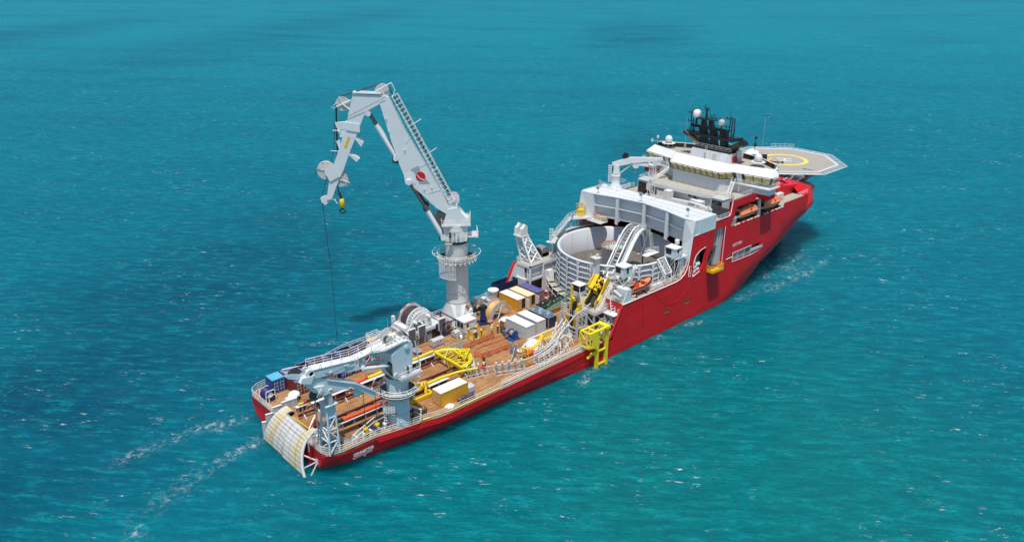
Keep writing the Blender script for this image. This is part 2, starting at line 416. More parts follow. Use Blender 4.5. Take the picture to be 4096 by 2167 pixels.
# ------------------------------------------------------------------ the sea
def make_sea():
    import numpy as np
    def axis(a, b, st):
        L = list(np.arange(a, b+.01, st)); d = st
        while d < 9000: d *= 1.35; L.append(L[-1]+d); L.insert(0, L[0]-d)
        return np.array(L)
    xs, ys = axis(-65, 162, .8), axis(-50, 35, .8)
    X, Y = np.meshgrid(xs, ys, indexing='ij'); nx, ny = X.shape; X = X.ravel(); Y = Y.ravel()
    me = bpy.data.meshes.new('sea'); idx = np.arange(nx*ny).reshape(nx, ny)
    q = np.stack([idx[:-1, :-1], idx[1:, :-1], idx[1:, 1:], idx[:-1, 1:]], -1).reshape(-1, 4)
    me.from_pydata(np.stack([X, Y, X*0], 1).tolist(), [], q.tolist())
    # foam where the hull, the stern chute, the legs and the hanging wires disturb the water
    def seg(px, py, ax, ay, bx, by):
        dx, dy = bx-ax, by-ay; L = dx*dx+dy*dy
        t = np.clip(((px-ax)*dx+(py-ay)*dy)/L, 0, 1)
        return np.hypot(px-ax-t*dx, py-ay-t*dy)
    f = np.zeros_like(X)
    for (ax, ay, bx, by, wd, am) in FOAM: f = np.maximum(f, am*np.clip(1-seg(X, Y, ax, ay, bx, by)/wd, 0, 1))
    at = me.attributes.new('foam', 'FLOAT', 'POINT'); at.data.foreach_set('value', f.astype('f'))
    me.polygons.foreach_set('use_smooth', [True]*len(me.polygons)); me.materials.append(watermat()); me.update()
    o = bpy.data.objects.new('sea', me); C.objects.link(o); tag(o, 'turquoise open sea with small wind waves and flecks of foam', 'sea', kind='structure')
FOAM = [(-1.5, 4.5, -12, 3, 1.8, .95), (-12, 3, -26, -3, 2.4, .5), (-26, -3, -30, -14, 2.2, .5), (-30, -14, -44, -22, 2.5, .5), (-44, -22, -52, -30, 4, .6),
        (-1.5, 12.5, -10, 14.5, 2., .75), (-10, 14.5, -24, 14, 2.4, .45), (-30, -42, -46, -46, 4, .5), (-50, -40, -56, -44, 3, .8),
        (56, -17.5, 62, -17, 1.3, 1.), (51, -19.5, 56, -17.6, 1.3, .8), (106, -18, 122, -17, 2.2, .5), (118, -19, 135, -20, 2.6, .6), (135, -20, 146, -19, 1.6, .9), (124, -14, 142, -12, 7, .55),
        (84, -17, 92, -19, 1.4, .6), (77, -17, 79, -17.5, .9, 1.), (26.3, 26.8, 20, 31, .9, 1.), (60, -16.2, 120, -14.2, .7, .4), (20, -13.4, 60, -16.1, .6, .25)]
make_sea()

# ------------------------------------------------------------------ the ship: hull and decks
ship = thing('cable_ship', 'long red-hulled offshore ship with white superstructure, timber work deck and bow helideck', 'ship')
TAB = [(-3., 98, 146, 1.4), (0., 103, 150, 1.4), (4.2, 108, 152, 1.6), (8.4, 117, 154, 2.2), (12., 119, 156, 3.1), (17., 122, 157.3, 6.5), (23., 122, 157.6, 7.)]
AFT = [(0, 12.9, 11.2, 12.1), (3, 13.55, 11.2, 12.6), (9, 13.65, 12.3, 13.2), (13.5, 14.5, 12.6, 13.8), (17.5, 15.1, 13.1, 14.4), (20, 15.8, 13.2, 14.8), (22.3, 16, 13.2, 15), (34, 16, 14., 15.3), (47, 16, 15.1, 15.8), (60, 16, 15.9, 16), (63, 16, 16, 16)]
def lerp_tab(T, x):
    if x <= T[0][0]: return T[0][1:]
    for a, b in zip(T, T[1:]):
        if x <= b[0]:
            t = (x-a[0])/(b[0]-a[0]); return tuple(p+(q-p)*t for p, q in zip(a[1:], b[1:]))
    return T[-1][1:]
def hb(x, z):
    x0, xe, n = lerp_tab(TAB, z)
    if x <= x0: return 16.
    if x >= xe: return 0.
    return 16*(1-((x-x0)/(xe-x0))**n)
def deckb(x): return lerp_tab(AFT, x)[0] if x < 63 else 16.
hull = MB()
# aft body x 0..63: deck edge down to the bilge
st = [0, .8, 2, 3.2, 5, 9, 11, 13.5, 15.5, 17.5, 20, 22.3, 26, 30, 34, 40, 47, 54, 60, 63]
rows = []
for x in st:
    d, wl, m = lerp_tab(AFT, x)
    cr = 1.1 if x == 0 else (.35 if x == .8 else 0)
    zb = 1.0-(x*.16) if x < 20 else -2.2
    sec = [(d-cr, 4.2), (d-cr*.9, 3.6), (m+(d-m)*.45-cr*.8, 2.6), (m-.1-cr*.7, 1.3 if x > 2 else 1.9), (wl+.2-cr*.6, max(.35, zb+.1) if x < 12 else 0.), (wl-2.5, min(zb-.3, -.8) if x > 3 else .2), (0, min(zb-.6, -2.) if x > 3 else 0.)]
    rows.append([(x, y, z) for y, z in sec])
k = len(rows[0])
for sgn in (-1, 1):
    vs = [(x, sgn*y, z) for r in rows for x, y, z in r]
    fs = []
    for i in range(len(rows)-1):
        for j in range(k-1):
            f = (i*k+j, i*k+j+1, (i+1)*k+j+1, (i+1)*k+j); fs.append(f if sgn < 0 else f[::-1])
    hull.add(vs, fs, False)
hull.add([(0, -y, z) for _, y, z in rows[0]]+[(0, y, z) for _, y, z in rows[0]], [(j, j+k, j+k+1, j+1) for j in range(k-1)])
# rubbing belt on the aft quarters
for sgn in (-1, 1):
    pts = [(x, sgn*(deckb(x)+.04), 3.0) for x in (9.2, 13.5, 17.5, 20, 22.3, 30, 40, 50, 63)]
    for a, b in zip(pts, pts[1:]):
        hull.hexa([(a[0], a[1]-sgn*1.2, 2.9), (b[0], b[1]-sgn*1.2, 2.9), (b[0], b[1], 3.05), (a[0], a[1], 3.05)][::(1 if sgn < 0 else -1)], [(a[0], a[1]-sgn*1.2, 4.15), (b[0], b[1]-sgn*1.2, 4.15), (b[0], b[1], 4.15), (a[0], a[1], 4.15)][::(1 if sgn < 0 else -1)])
# forward body x 63..: below 8.4 to x=119, full height ahead of it
KN = [(137, 10.4, 21.0), (139.8, 11.7, 20.6), (143, 12.2, 19.7), (145.7, 11.95, 19), (148.6, 11.6, 18.1), (151.2, 10.8, 17.6), (153.8, 9.2, 17.3), (155.6, 6.5, 17.1), (156.8, 3.4, 17.0), (157.3, 0, 17.0)]
def grid(xs, zf, flip=False):
    nz = 13
    for sgn in (-1, 1):
        vs = []; fs = []
        for x in xs:
            zt = zf(x)
            for j in range(nz):
                z = -3+(zt+3)*j/(nz-1); vs.append((x, sgn*hb(x, z), z))
        for i in range(len(xs)-1):
            for j in range(nz-1):
                f = (i*nz+j, (i+1)*nz+j, (i+1)*nz+j+1, i*nz+j+1); fs.append(f if sgn < 0 else f[::-1])
        hull.add(vs, fs, True)
grid([63, 65.4], lambda x: 4.2)
grid([65.4, 75, 85, 95, 100, 104, 108, 112, 116, 119], lambda x: 8.4)
grid([119, 121, 124, 126], lambda x: 18.55)
grid([126, 129, 132, 135, 138], lambda x: 19.45)
# bow ahead of x=138: side follows the waterlines to z=16 and then rises to the knuckle
xs = [138, 140, 142, 144, 146, 148, 149.5, 151, 152.3, 153.5, 154.6, 155.6, 156.4, 157]
def kn(x):
    for a, b in zip(KN, KN[1:]):
        if x <= b[0]:
            t = (x-a[0])/(b[0]-a[0]); return a[1]+(b[1]-a[1])*t, a[2]+(b[2]-a[2])*t
    return 0, 17.
for sgn in (-1, 1):
    vs = []; fs = []; nz = 16
    for x in xs:
        ky, kz = kn(max(x, 137)); zt = 15.0
        for j in range(nz-3): z = -3+(zt+3)*j/(nz-4); vs.append((x, sgn*hb(x, z), z))
        yb = hb(x, zt)
        for q in (1/3, 2/3, 1.): vs.append((x, sgn*(yb+(ky-yb)*q**1.5), zt+(kz-zt)*q))
    for i in range(len(xs)-1):
        for j in range(nz-1):
            f = (i*nz+j, (i+1)*nz+j, (i+1)*nz+j+1, i*nz+j+1); fs.append(f if sgn < 0 else f[::-1])
    hull.add(vs, fs, True)
# side plating with its openings, x 63..119 (starboard) and plain to port
def arc(cx, cz, r, a0, a1, n=8, y=0.): return [(cx+r*math.cos(math.radians(a0+(a1-a0)*i/n)), y, cz+r*math.sin(math.radians(a0+(a1-a0)*i/n))) for i in range(n+1)]
outl = [(62.85, 4.2), (66.45, 10.6), (84., 10.6), (85.6, 10.9), (86.9, 11.6), (87.7, 12.7), (88.1, 14.2), (88.75, 19.7), (96.95, 19.7), (96.95, 21.4), (102.1, 21.4), (102.55, 21.8), (103.0, 24.7), (110.6, 24.75), (112.6, 24.3), (112.6, 22.9), (104.6, 22.9), (104.2, 21.0), (103.4, 19.6), (102.9, 18.75), (104.6, 18.55), (119, 18.55), (119, 8.4), (63, 8.4), (62.85, 8.35)]
outl = [(62.85, 4.2), (66.45, 10.6), (84., 10.6), (85.6, 10.9), (86.9, 11.6), (87.7, 12.7), (88.1, 14.2), (88.75, 19.7), (96.95, 19.7), (96.95, 21.4), (102.1, 21.4), (102.55, 21.8), (103.0, 24.7), (110.6, 24.75), (112.6, 24.3), (112.6, 22.9), (104.9, 22.9), (104.3, 21.0), (103.3, 19.2), (102.9, 18.6), (104.6, 18.55), (119, 18.55), (119, 8.35), (65.4, 8.35), (65.4, 4.2)]
holes = [[(97.2, 19.2), (100.9, 19.2), (100.7, 10.3), (95.2, 10.3), (95.2, 13.2), (97.0, 15.9)][::-1],
         [(90.1, 13.6), (90.7, 14.9), (92., 15.7), (94.0, 16.0), (94.2, 15.2), (93.6, 12.2), (92.4, 10.9), (90.2, 10.2), (90., 10.4)],
         [(88.45, 10.7), (89.0, 10.5), (89.15, 12.7), (88.6, 12.9)],
         [(102.7, 10.95), (105., 10.95), (105., 11.7), (103.0, 11.7)],
         [(105.5, 9.7), (113., 9.5), (118., 9.9), (118.1, 10.9), (116.7, 10.9), (116.7, 11.65), (105.5, 11.7)]]
pl = MB()
pl.holed([(x, -16.012, z) for x, z in outl], [[(x, -16.012, z) for x, z in h] for h in holes], (0, .35, 0))
pl.build('side_plating', hullred, ship)
pp = [(x, z) for x, z in outl if not (x in (112.6, 104.9, 104.3, 103.3, 102.9, 104.6) and z < 24 and z != 18.55)]
MB().prism([(x, 15.65, z) for x, z in [(62.85, 4.2), (66.45, 10.6), (84, 10.6), (87.7, 12.7), (88.7, 19.7), (96.95, 20.2), (112, 20.2), (119, 18.55), (119, 4.2)]], (0, .35, 0)).build('side_plating', hullred, ship)
hull.build('hull', hullred, ship)
# white sheer line on the curved side edge and the break
tr = MB()
tr.path([(x, -16.02, z) for x, z in outl[1:8]], .10, 6)
tr.beam((88.8, -16.03, 19.73), (96.9, -16.03, 19.73), .1, .12).beam((97., -16.03, 21.42), (102.2, -16.03, 21.42), .12, .16).path([(102.2, -16.03, 21.42), (102.65, -16.03, 21.9), (103.05, -16.03, 24.75)], .09)
tr.build('sheer_moulding', railw, ship)
MB().path([(62.8, -16.06, 4.3), (66.4, -16.06, 10.55)], .16, 6).build('break_moulding', redtrim, ship); MB().path([(62.8, 16.06, 4.3), (66.4, 16.06, 10.6)], .2, 6).build('break_moulding', redtrim, ship)
# whaleback over the bow
UP = [(137, 8.9, 21.6), (140.9, 8.5, 21.2), (143, 8.9, 20.6), (146.7, 9.1, 19.6), (150.1, 9.6, 18.5), (151.3, 9.6, 18.0), (153.4, 8.0, 17.8), (155.0, 5.6, 17.6), (156.0, 2.8, 17.5), (156.4, 0, 17.5)]
wb = MB(); n = len(KN)
for sgn in (-1, 1):
    vs = [(x, sgn*y, z) for x, y, z in KN]+[(x, sgn*y, z) for x, y, z in UP]+[(x, 0, z+.1) for x, y, z in UP]
    fs = []
    for i in range(n-1):
        for a in (0, n):
            f = (a+i, a+i+1, a+n+i+1, a+n+i); fs.append(f if sgn < 0 else f[::-1])
    wb.add(vs, fs)
wb.build('whaleback', whalered, ship)
# main work deck
dk = MB(); e = [(x, deckb(x)) for x in (3, 9, 13.5, 17.5, 20, 22.3, 40, 64)]
stern = [(.03, 11.6), (.5, 12.5), (1.6, 13.25)]
poly = [(x, -y) for x, y in stern+e]+[(100, -15.6), (100, 15.6)]+[(x, y) for x, y in (stern+e)[::-1]]
# the well that the stern chute is sunk into
poly = poly+[(.03, 3.7), (2.9, 3.7), (2.9, 1.6), (1.5, .9), (1.2, -5.6), (2.3, -7.0), (.03, -7.0)]
dk.vprism(poly, 3.9, 4.2); dk.build('work_deck', deckwood, ship)
mg = MB()
for sgn in (-1, 1):
    P = [(x, sgn*y) for x, y in stern+e[:-1]]+[(63, sgn*16)]
    for a, b in zip(P, P[1:]):
        ia, ib = (a[0], a[1]-sgn*.55), (b[0], b[1]-sgn*.55)
        q = [(*a, 4.204), (*b, 4.204), (*ib, 4.204), (*ia, 4.204)]
        if sgn > 0: q = q[::-1]
        mg.hexa([(x, y, z) for x, y, z in q], [(x, y, z+.05) for x, y, z in q])
mg.box(.02, -11.6, 4.2, .5, -7.0, 4.26).box(.02, 3.7, 4.2, .5, 11.6, 4.26)
mg.build('deck_margin', tan, ship)
ft = MB(); ft.box(.2, -13, 4.21, 3.2, -8.6, 4.24).box(9.5, -12.6, 4.21, 17.8, -10.4, 4.24)
ft.build('deck_plate', hatch, ship)
ml = MB()
for x0, y0, x1, y1 in ((26, 3.4, 47, 3.2), (38, 7, 41.6, 2.2), (1.1, 9.3, 3.2, 8.7), (4.2, 4.0, 9.5, 3.6), (40, -9.5, 44.8, -9.3), (39, -10.4, 44, -10.3), (11, 8.3, 14, 8.2)):
    ml.beam((x0, y0, 4.214), (x1, y1, 4.214), .14, .012)
ml.build('deck_marking', marking, ship)
# paler steel patch beside the reel
MB().box(34.8, 1.3, 4.2, 41, 3.6, 4.212).build('deck_plate', hatch, ship)
hs = MB()
for i in range(26):
    x, y = random.uniform(4, 60), random.uniform(-11, 3.5); hs.box(x, y, 4.2, x+random.uniform(.6, 1.1), y+.8, 4.214)
hs.build('deck_hatch', hatch, ship)
# rails round the work deck
rl = MB()
stb = [(x, -y+.12, 4.25) for x, y in stern+e[:-2]]+[(40, -15.88, 4.25), (56.2, -15.88, 4.25)]
rl.rail(stb, 1.15, 3, 1.9).rail([(.1, -11.6, 4.25), (.1, -7.2, 4.25)], 1.15); rl.build('work_deck_railing', railw, ship)
rl = MB(); rl.rail([(x, -y, z) for x, y, z in [(p[0], p[1], p[2]) for p in stb]]+[(52, 15.88, 4.25), (65.5, 15.88, 4.25)], 1.15, 3, 1.9)
rl.rail([(.1, 11.6, 4.25), (.1, 3.9, 4.25)], 1.15).build('work_deck_railing', railw, ship)
rl = MB(); rl.rail([(34.5, -15.2, 4.25), (56, -15.2, 4.25)], 1.15, 3, 2.2)
rl.build('work_deck_railing', railw, ship)
yl = MB(); yl.tube((17, -15.0, 4.55), (22.3, -15.9, 4.55), .09).tube((22.3, -15.9, 4.55), (33.5, -15.92, 4.55), .09); yl.build('handrail_pipe', yelbr, ship)
# hull markings
text('CONNECTOR', 'ship_name', signw, ship, (4.55, -13.56, 2.42), SIDE, .70, .02, .86, .008)
text('LUXEMBOURG', 'home_port', signw, ship, (4.5, -13.42, 1.88), SIDE, .46, .02, 1.0, .006, 1.28)
text('OSCV 06 L', 'hull_type_mark', signw, ship, (104.8, -16.03, 13.38), SIDE, 1.02, .01, .86, .0, 1., .15)
lg = MB()
for a in range(4):
    an = a*PI/2+.4; lg.beam((6.9, -13.1, 1.45), (6.9+.3*math.cos(an), -13.1, 1.45+.22*math.sin(an)), .05, .08, (0, 1, 0))
lg.build('hull_emblem', signw, ship)
po = MB()
for x, z in [(111.2, 17.1), (114.6, 17.1), (116.9, 17.2), (120, 17.2), (122.4, 17.2), (127.6, 17.3), (130.6, 17.4), (132.9, 17.5), (135.5, 17.6), (122, 14.2), (124.7, 14.3), (127, 14.4), (130, 14.6), (133, 14.9), (119.9, 14.2), (114.4, 14.2), (116.5, 14.1), (116.5, 8.4)]:
    q = MB(); y = -hb(x, z)-.03; q.box(x-.28, y, z-.36, x+.28, y+.2, z+.36); q.build('porthole', dgrey, ship)
for x, z, ww in ((81.5, 4.67, .75), (88.7, 4.67, .75)):
    q = MB(); y = -16.03 if x > 60 else -13.1; q.box(x-ww, y, z-.35, x+ww, y+.2, z+.35); q.build('fairlead_opening', dgrey, ship)
    MB().box(x-ww, y-.04, z-.42, x+ww, y+.1, z-.34).build('fairlead_lip', ochre, ship)
for i in range(3): MB().box(95.9+i*1.0, -16.03, 6.3, 96.5+i*1.0, -15.9, 6.75).build('fairlead_opening', dgrey, ship)
hp = MB(); hp.path([(76.4+(91.5-76.4)*t, -16.08, 10.5-5.2*math.sin(PI*t**1.0)*(1-.15*t)+(.2)*t) for t in [i/24 for i in range(25)]], .02); hp.path([(73+.5*t, -16.08, 10.5-7.5*t) for t in (0, .5, 1)]+[(75.4, -16.08, 6.3), (75.8, -16.08, 10.4)], .03)
hp.build('hanging_line', redtrim, ship)

# ---- raised decks amidships
c = MB(); N = 40
# starboard gallery (z 10.6) outside the carousel and the port gallery, both with a bite for the tank
def gallery(sgn, x0):
    P = [(x0, sgn*15.65), (89, sgn*15.65), (89, sgn*13.4)]
    P += [(82.5+13.35*math.cos(a), sgn*13.35*math.sin(a)) for a in [math.radians(62+i*4) for i in range(14)]]
    P += [(x0+4, sgn*11.2), (x0, sgn*11.2)]
    return P
c.vprism(gallery(-1, 66.4), 10.3, 10.6).build('gallery_deck', tan, ship); MB().vprism(gallery(1, 67), 10.3, 10.6).build('gallery_deck', tan, ship)
g = MB(); g.box(66.9, 11.2, 10.0, 76.5, 11.5, 10.62).box(66.9, 11.2, 10.0, 67.2, 15.6, 10.62).box(67.2, 11.2, 7.0, 76.5, 12.0, 7.4).box(67., 11.2, 6.9, 67.3, 15.6, 7.4)
for x in (67.1, 71.2, 75.6): g.tube((x, 11.4, 4.2), (x, 11.4, 10.2), .28, 8)
g.box(67, 12.2, 7.4, 76.8, 12.4, 10.3)
g.build('port_gallery_structure', hwhite, ship)
g = MB(); g.prism([(66.95, 15.5, 4.2), (66.95, 13.2, 4.2), (67.2, 13.2, 10.3), (67.2, 15.5, 10.3)], (-.15, 0, 0)); g.box(66.6, 12.6, 4.2, 68.5, 15.6, 7.2); g.build('gallery_end_wall', hwhite, ship)
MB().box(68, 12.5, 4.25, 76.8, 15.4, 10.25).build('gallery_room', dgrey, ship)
rl = MB(); rl.rail([(76.4, 11.3, 10.62), (67.0, 11.3, 10.62), (67.0, 15.7, 10.62), (88, 15.7, 10.62)], 1.15).rail([(76.4, 11.25, 7.4), (67.1, 11.25, 7.4), (67.1, 13.2, 7.4)], 1.15)
rl.build('port_gallery_railing', railw, ship)
st_ = MB()
for i in range(9): st_.box(71.5+i*.35, 11.6, 7.6+i*.32, 71.8+i*.35, 12.3, 7.66+i*.32)
st_.rail([(71.5, 11.5, 7.5), (74.7, 11.5, 10.5)], .9, 2, .8); st_.build('stair', railw, ship)
rl = MB(); rl.rail([(77, -14.3, 10.62), (82, -14.6, 10.62)], 1.1).rail([(75.5, -15.6, 10.62), (86, -15.6, 10.9)], 1.1).rail([(86, -15.6, 10.9), (87.3, -15.6, 12.2)], 1.)
rl.build('gallery_railing', railw, ship)
# dark machinery void behind the break, under the gallery
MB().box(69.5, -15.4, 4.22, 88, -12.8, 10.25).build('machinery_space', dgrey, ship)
q = MB(); q.box(66.3, -15.7, 10.1, 66.6, -11.5, 10.6).box(66.3, -15.8, 8.8, 66.5, -12, 10.1); q.build('gallery_beam', red, ship)
MB().prism([(63.2, 15.55, 4.25), (66.45, 15.55, 10.25), (67.2, 15.55, 10.25), (67.2, 15.55, 4.25)], (0, .08, 0)).build('gallery_end_wall', hwhite, ship)
b = MB(); b.prism([(66.55, -15.95, 10.6), (69.2, -15.95, 10.6), (69.0, -15.95, 13.2), (67.8, -15.95, 13.3), (66.9, -15.95, 11.4)], (0, .15, 0)); b.box(68.9, -15.9, 10.6, 69.1, -13.3, 13.2); b.box(67.6, -15.7, 13.2, 69.1, -13.2, 13.35).box(67.6, -15.7, 10.6, 67.75, -13.2, 13.2); b.build('gallery_locker', cranew, ship)
pv = MB(); pv.tube((66.9, -15.2, 11.9), (66.9, -13.2, 12.7), .35, 12).tube((66.7, -14.9, 11.3), (66.9, -13.4, 11.7), .3, 12); pv.rail([(66.4, -13.2, 10.6), (66.4, -15.7, 10.6)], 1.1); pv.build('vent_pipe', lgrey, ship)

# ------------------------------------------------------------------ portal beam, houses, wheelhouse
FX = [(-16, 89.3), (-13.2, 89.2), (-12.4, 89.3), (-7.3, 90.6), (0, 91.5), (7.3, 90.2), (12.6, 88.6), (16, 88.2)]
b = MB()
roof = [(x, y) for y, x in FX]+[(96.8, 16), (96.8, -16)]
b.vprism(roof, 22.85, 23.05)
b.build('portal_roof', hwhite, ship)
b = MB()
for (y0, x0), (y1, x1) in zip(FX[2:-2], FX[3:-1]):
    b.hexa([(x0+1.2, y0, 17.2), (x1+1.2, y1, 17.2), (x1+1.5, y1, 17.2), (x0+1.5, y0, 17.2)], [(x0+1.2, y0, 22.85), (x1+1.2, y1, 22.85), (x1+1.5, y1, 22.85), (x0+1.5, y0, 22.85)])
    b.hexa([(x0+.5, y0, 20.0), (x1+.5, y1, 20.0), (x1+1.2, y1, 20.0), (x0+1.2, y0, 20.0)], [(x0+.5, y0, 20.18), (x1+.5, y1, 20.18), (x1+1.2, y1, 20.18), (x0+1.2, y0, 20.18)])
b.box(95.6, -15, 17, 96.6, 15, 22.85)
b.build('portal_panel', hwhite, ship)
for y in (-7.6, -.4, 6.6):
    x = lerp_tab([(a, c) for a, c in FX], y)[0]; q = MB()
    q.box(x+.1, y-.12, 16.9, x+1.3, y+.12, 22.8).box(x, y-.42, 16.4, x+.14, y+.42, 22.6)
    q.prism([(x+.15, y-.05, 16.4), (x+1.9, y-.05, 17.4), (x+.15, y-.05, 17.6)], (0, .1, 0))
    q.build('portal_rib', hwhite, ship)
q = MB(); q.prism([(89.3, -16, 23.0), (89.3, -13.2, 23.0), (88.9, -13.3, 17), (88.0, -14.4, 15.4), (87.8, -14.6, 12.6), (88.0, -16, 12.6), (88.6, -16, 19.7)], (.5, 0, 0))
q.vprism([(89.5, -15.98), (96.6, -15.98), (96.6, -13.2), (89.5, -13.2)], 19.72, 22.85); q.build('portal_leg', hwhite, ship)
q = MB(); q.prism([(88.2, 16, 23.0), (88.6, 12.6, 23.0), (88.6, 12.3, 16.8), (87.6, 16.4, 16.8), (87.2, 16.4, 15.0)], (.5, 0, 0)); q.box(88.8, 12.5, 16.8, 96.6, 16, 22.85)
q.build('portal_leg', hwhite, ship)
MB().box(91.0, -16.06, 19.95, 97.0, -15.95, 22.98).box(90.95, -16.08, 19.9, 97.1, -16.0, 20.0).build('portal_side_panel', cranew, ship)
for y, z in ((11.9, 22.2), (11.9, 18.2)): MB().cyl((90.3, y, z), .42, 0, -.06, 16, axis='x').build('round_opening', black, ship)
sm = MB()
for y0 in (-15.3, -11.0): pass
sm.beam((92.2, -15.6, 23.07), (92.2, 15.6, 23.07), .08, .05).beam((94.6, -15.6, 23.07), (94.6, 15.6, 23.07), .08, .05).beam((91.3, .2, 23.07), (96.7, .2, 23.07), .1, .05)
sm.build('roof_seam', lgrey, ship)
sn = MB()
for i in range(46): 
    x, y = random.uniform(90.5, 96), random.uniform(-15, 13); sn.box(x, y, 23.05, x+.3, y+.07, 23.11)
sn.build('roof_cleats', lgrey, ship)
MB().box(88.6, 15.88, 22.9, 96.8, 16.05, 23.25).build('roof_edge', lgrey, ship)
# floodlights on the roof
def flood(x, y, z, lab, h=1.4, az=0.):
    t = thing('floodlight', lab, 'floodlight', (x, y, z), az, 'floodlights on the portal roof')
    local(t); MB().tube((0, 0, 0), (0, 0, h), .06).tube((-.3, -.3, 0), (0, 0, .5), .05).tube((.3, -.3, 0), (0, 0, .5), .05).build('post', lgrey, t)
    MB().box(-.35, -.3, h, 0, .3, h+.62).box(-.4, -.34, h+.1, -.33, .34, h+.56).build('lamp_head', grey, t); return t
flood(89.7, 12.0, 23.05, 'floodlight at the port aft corner of the grey portal roof', 1.0)
flood(91.9, .9, 23.05, 'floodlight on the aft edge of the portal roof midway between its ends')
flood(90.6, -13.0, 23.05, 'floodlight at the starboard aft corner of the grey portal roof')
flood(93.8, 15.0, 23.05, 'floodlight beside the railing of the port provision crane', 1.1)
# deck behind the portal (20.2) and the house under the bridge deck
MB().box(96.6, -15.6, 19.9, 119, 15.9, 20.2).build('boat_deck_upper', tan, ship)
h = MB(); h.box(107.9, -11.0, 20.2, 119.5, 11.2, 22.9); h.build('deckhouse', hwhite, ship)
MB().rail([(96.8, 15.9, 20.2), (108, 15.9, 20.2)], 1.15).build('upper_deck_railing', railw, ship)
MB().rail([(97.2, -15.95, 21.45), (102.2, -15.95, 21.45)], .9, 2).build('upper_deck_railing', railw, ship)
dd = MB()
for y in (3.6, 2.0, -4.6, -8.8):
    q = MB(); q.box(107.82, y-.5, 20.3, 107.9, y+.5, 22.3); q.build('house_door', cranew, ship)
for y in (-1.2, -2.6): MB().box(107.82, y-.5, 21.4, 107.9, y+.5, 22.1).build('house_window', fendm, ship)
for x, y, w_, d_, h_, lab in ((106.6, 5.9, 2.6, 1.2, 1.3, 'long low white deck box under the bridge deck, port of the tall cabinet'), (105.0, 3.0, 1.7, 1.7, 2.4, 'tall square white cabinet between the deck boxes aft of the bridge front'), (106.6, -3.9, 2.6, 1.1, 1.2, 'low white deck box beside the squat white cabinet'), (105.2, -5.9, 1.9, 1.7, 1.7, 'squat white cabinet just behind the starboard folded crane boom')):
    t = thing('deck_cabinet', lab, 'cabinet', (x, y, 20.2), 0, 'white cabinets aft of the wheelhouse'); local(t)
    MB().box(-d_/2, -w_/2, 0, d_/2, w_/2, h_).build('cabinet_body', white, t)
    q = MB(); q.box(-d_/2-.03, -w_/2-.03, h_, d_/2+.03, w_/2+.03, h_+.06); q.build('lid', white, t)
    MB().box(-d_/2-.02, -.04, .25, -d_/2, .02, h_-.15).box(-d_/2-.04, .1, h_*.5, -d_/2, .2, h_*.5+.12).build('latch', grey, t)
# air-intake houses with black mesh
for s_, y0, y1, lab in ((1, 9.4, 12.3, 'white intake house with a black mesh front on the port side'), (-1, -12.4, -9.2, 'white intake house with a black mesh front beside the orange lifeboats')):
    t = thing('intake_house', lab, 'ventilation house', (105.6, (y0+y1)/2, 20.2), 0, 'air intake houses'); 
    MB().box(104.8, y0, 20.2, 107.6, y1, 23.6).build('body', hwhite, t); MB().box(104.68, y0+.25, 20.5, 104.82, y1-.25, 23.2).build('mesh_panel', netting, t)
    MB().box(104.7, y0-.1, 23.6, 107.7, y1+.1, 23.68).build('roof', lgrey, t)
# lattice post that carries the port crane boom
t = thing('boom_crutch', 'slim white lattice post standing under the port provision crane boom', 'boom crutch', (100.6, 4.9, 20.2))
q = MB()
for dx, dy in ((-.5, -.7), (.5, -.7), (-.5, .7), (.5, .7)): q.tube((100.6+dx, 4.9+dy, 20.2), (100.6+dx*.8, 4.9+dy*.8, 29.2), .08, 6)
for i in range(5):
    z = 20.4+i*1.75; sg = 1 if i % 2 else -1
    q.tube((100.1, 4.9-.65*sg, z), (100.1, 4.9+.65*sg, z+1.7), .05, 5).tube((101.1, 4.9-.65*sg, z), (101.1, 4.9+.65*sg, z+1.7), .05, 5)
q.build('lattice', railw, t); MB().box(99.9, 4.1, 29.2, 101.3, 5.7, 29.4).box(99.9, 4.1, 29.4, 101.3, 4.3, 30.6).box(99.9, 5.5, 29.4, 101.3, 5.7, 30.6).build('cradle', white, t)
q = thing('cargo_bags', 'black draped bales and brown sacks beside the port intake house', 'bales', (102.5, 7.3, 20.2))
MB().sphere((102.8, 7.8, 21.0), 1.0, 10, 1.2).build('black_bale', black, q); MB().sphere((101.9, 7.0, 20.7), .8, 9, .8).build('sack', cardboard, q); MB().sphere((102.0, 7.1, 21.4), .55, 8, .5).build('sheet', plasticw, q)
# bridge deck
bd = [(106.0, 12.2), (106.1, 6), (107.0, -4.2), (108.0, -8.8), (109.3, -12.2), (103.2, -15.9), (113, -15.9), (121.5, -13.5), (123, -12), (123, 12), (121.5, 13.5), (113, 13), (106.0, 13)]
bd = [(106.0, 13.0), (106.1, 6), (106.9, -4.2), (107.7, -8.8), (108.9, -11.9), (113.5, -15.9), (119.5, -15.9), (123, -12), (123, 12), (119.5, 15.9), (113.5, 13)]
MB().vprism(bd, 22.9, 23.12).build('bridge_deck', tan, ship)
fa = MB()
E0 = [(105.9, 13.0, 22.35), (106.0, 6, 22.35), (106.85, -4.2, 22.35), (107.65, -8.8, 22.4), (108.85, -11.9, 22.45), (103.05, -16.0, 24.0)]
for a, c_ in zip(E0, E0[1:]):
    a2, c2 = (a[0]+.12, a[1], a[2]), (c_[0]+.12, c_[1], c_[2]); up = .85
    fa.hexa([a, c_, c2, a2][::-1], [(p[0], p[1], p[2]+up) for p in (a, c_, c2, a2)][::-1])
fa.box(105.9, 12.9, 22.35, 113.5, 13.05, 23.2)
fa.build('bridge_deck_fascia', hwhite, ship)
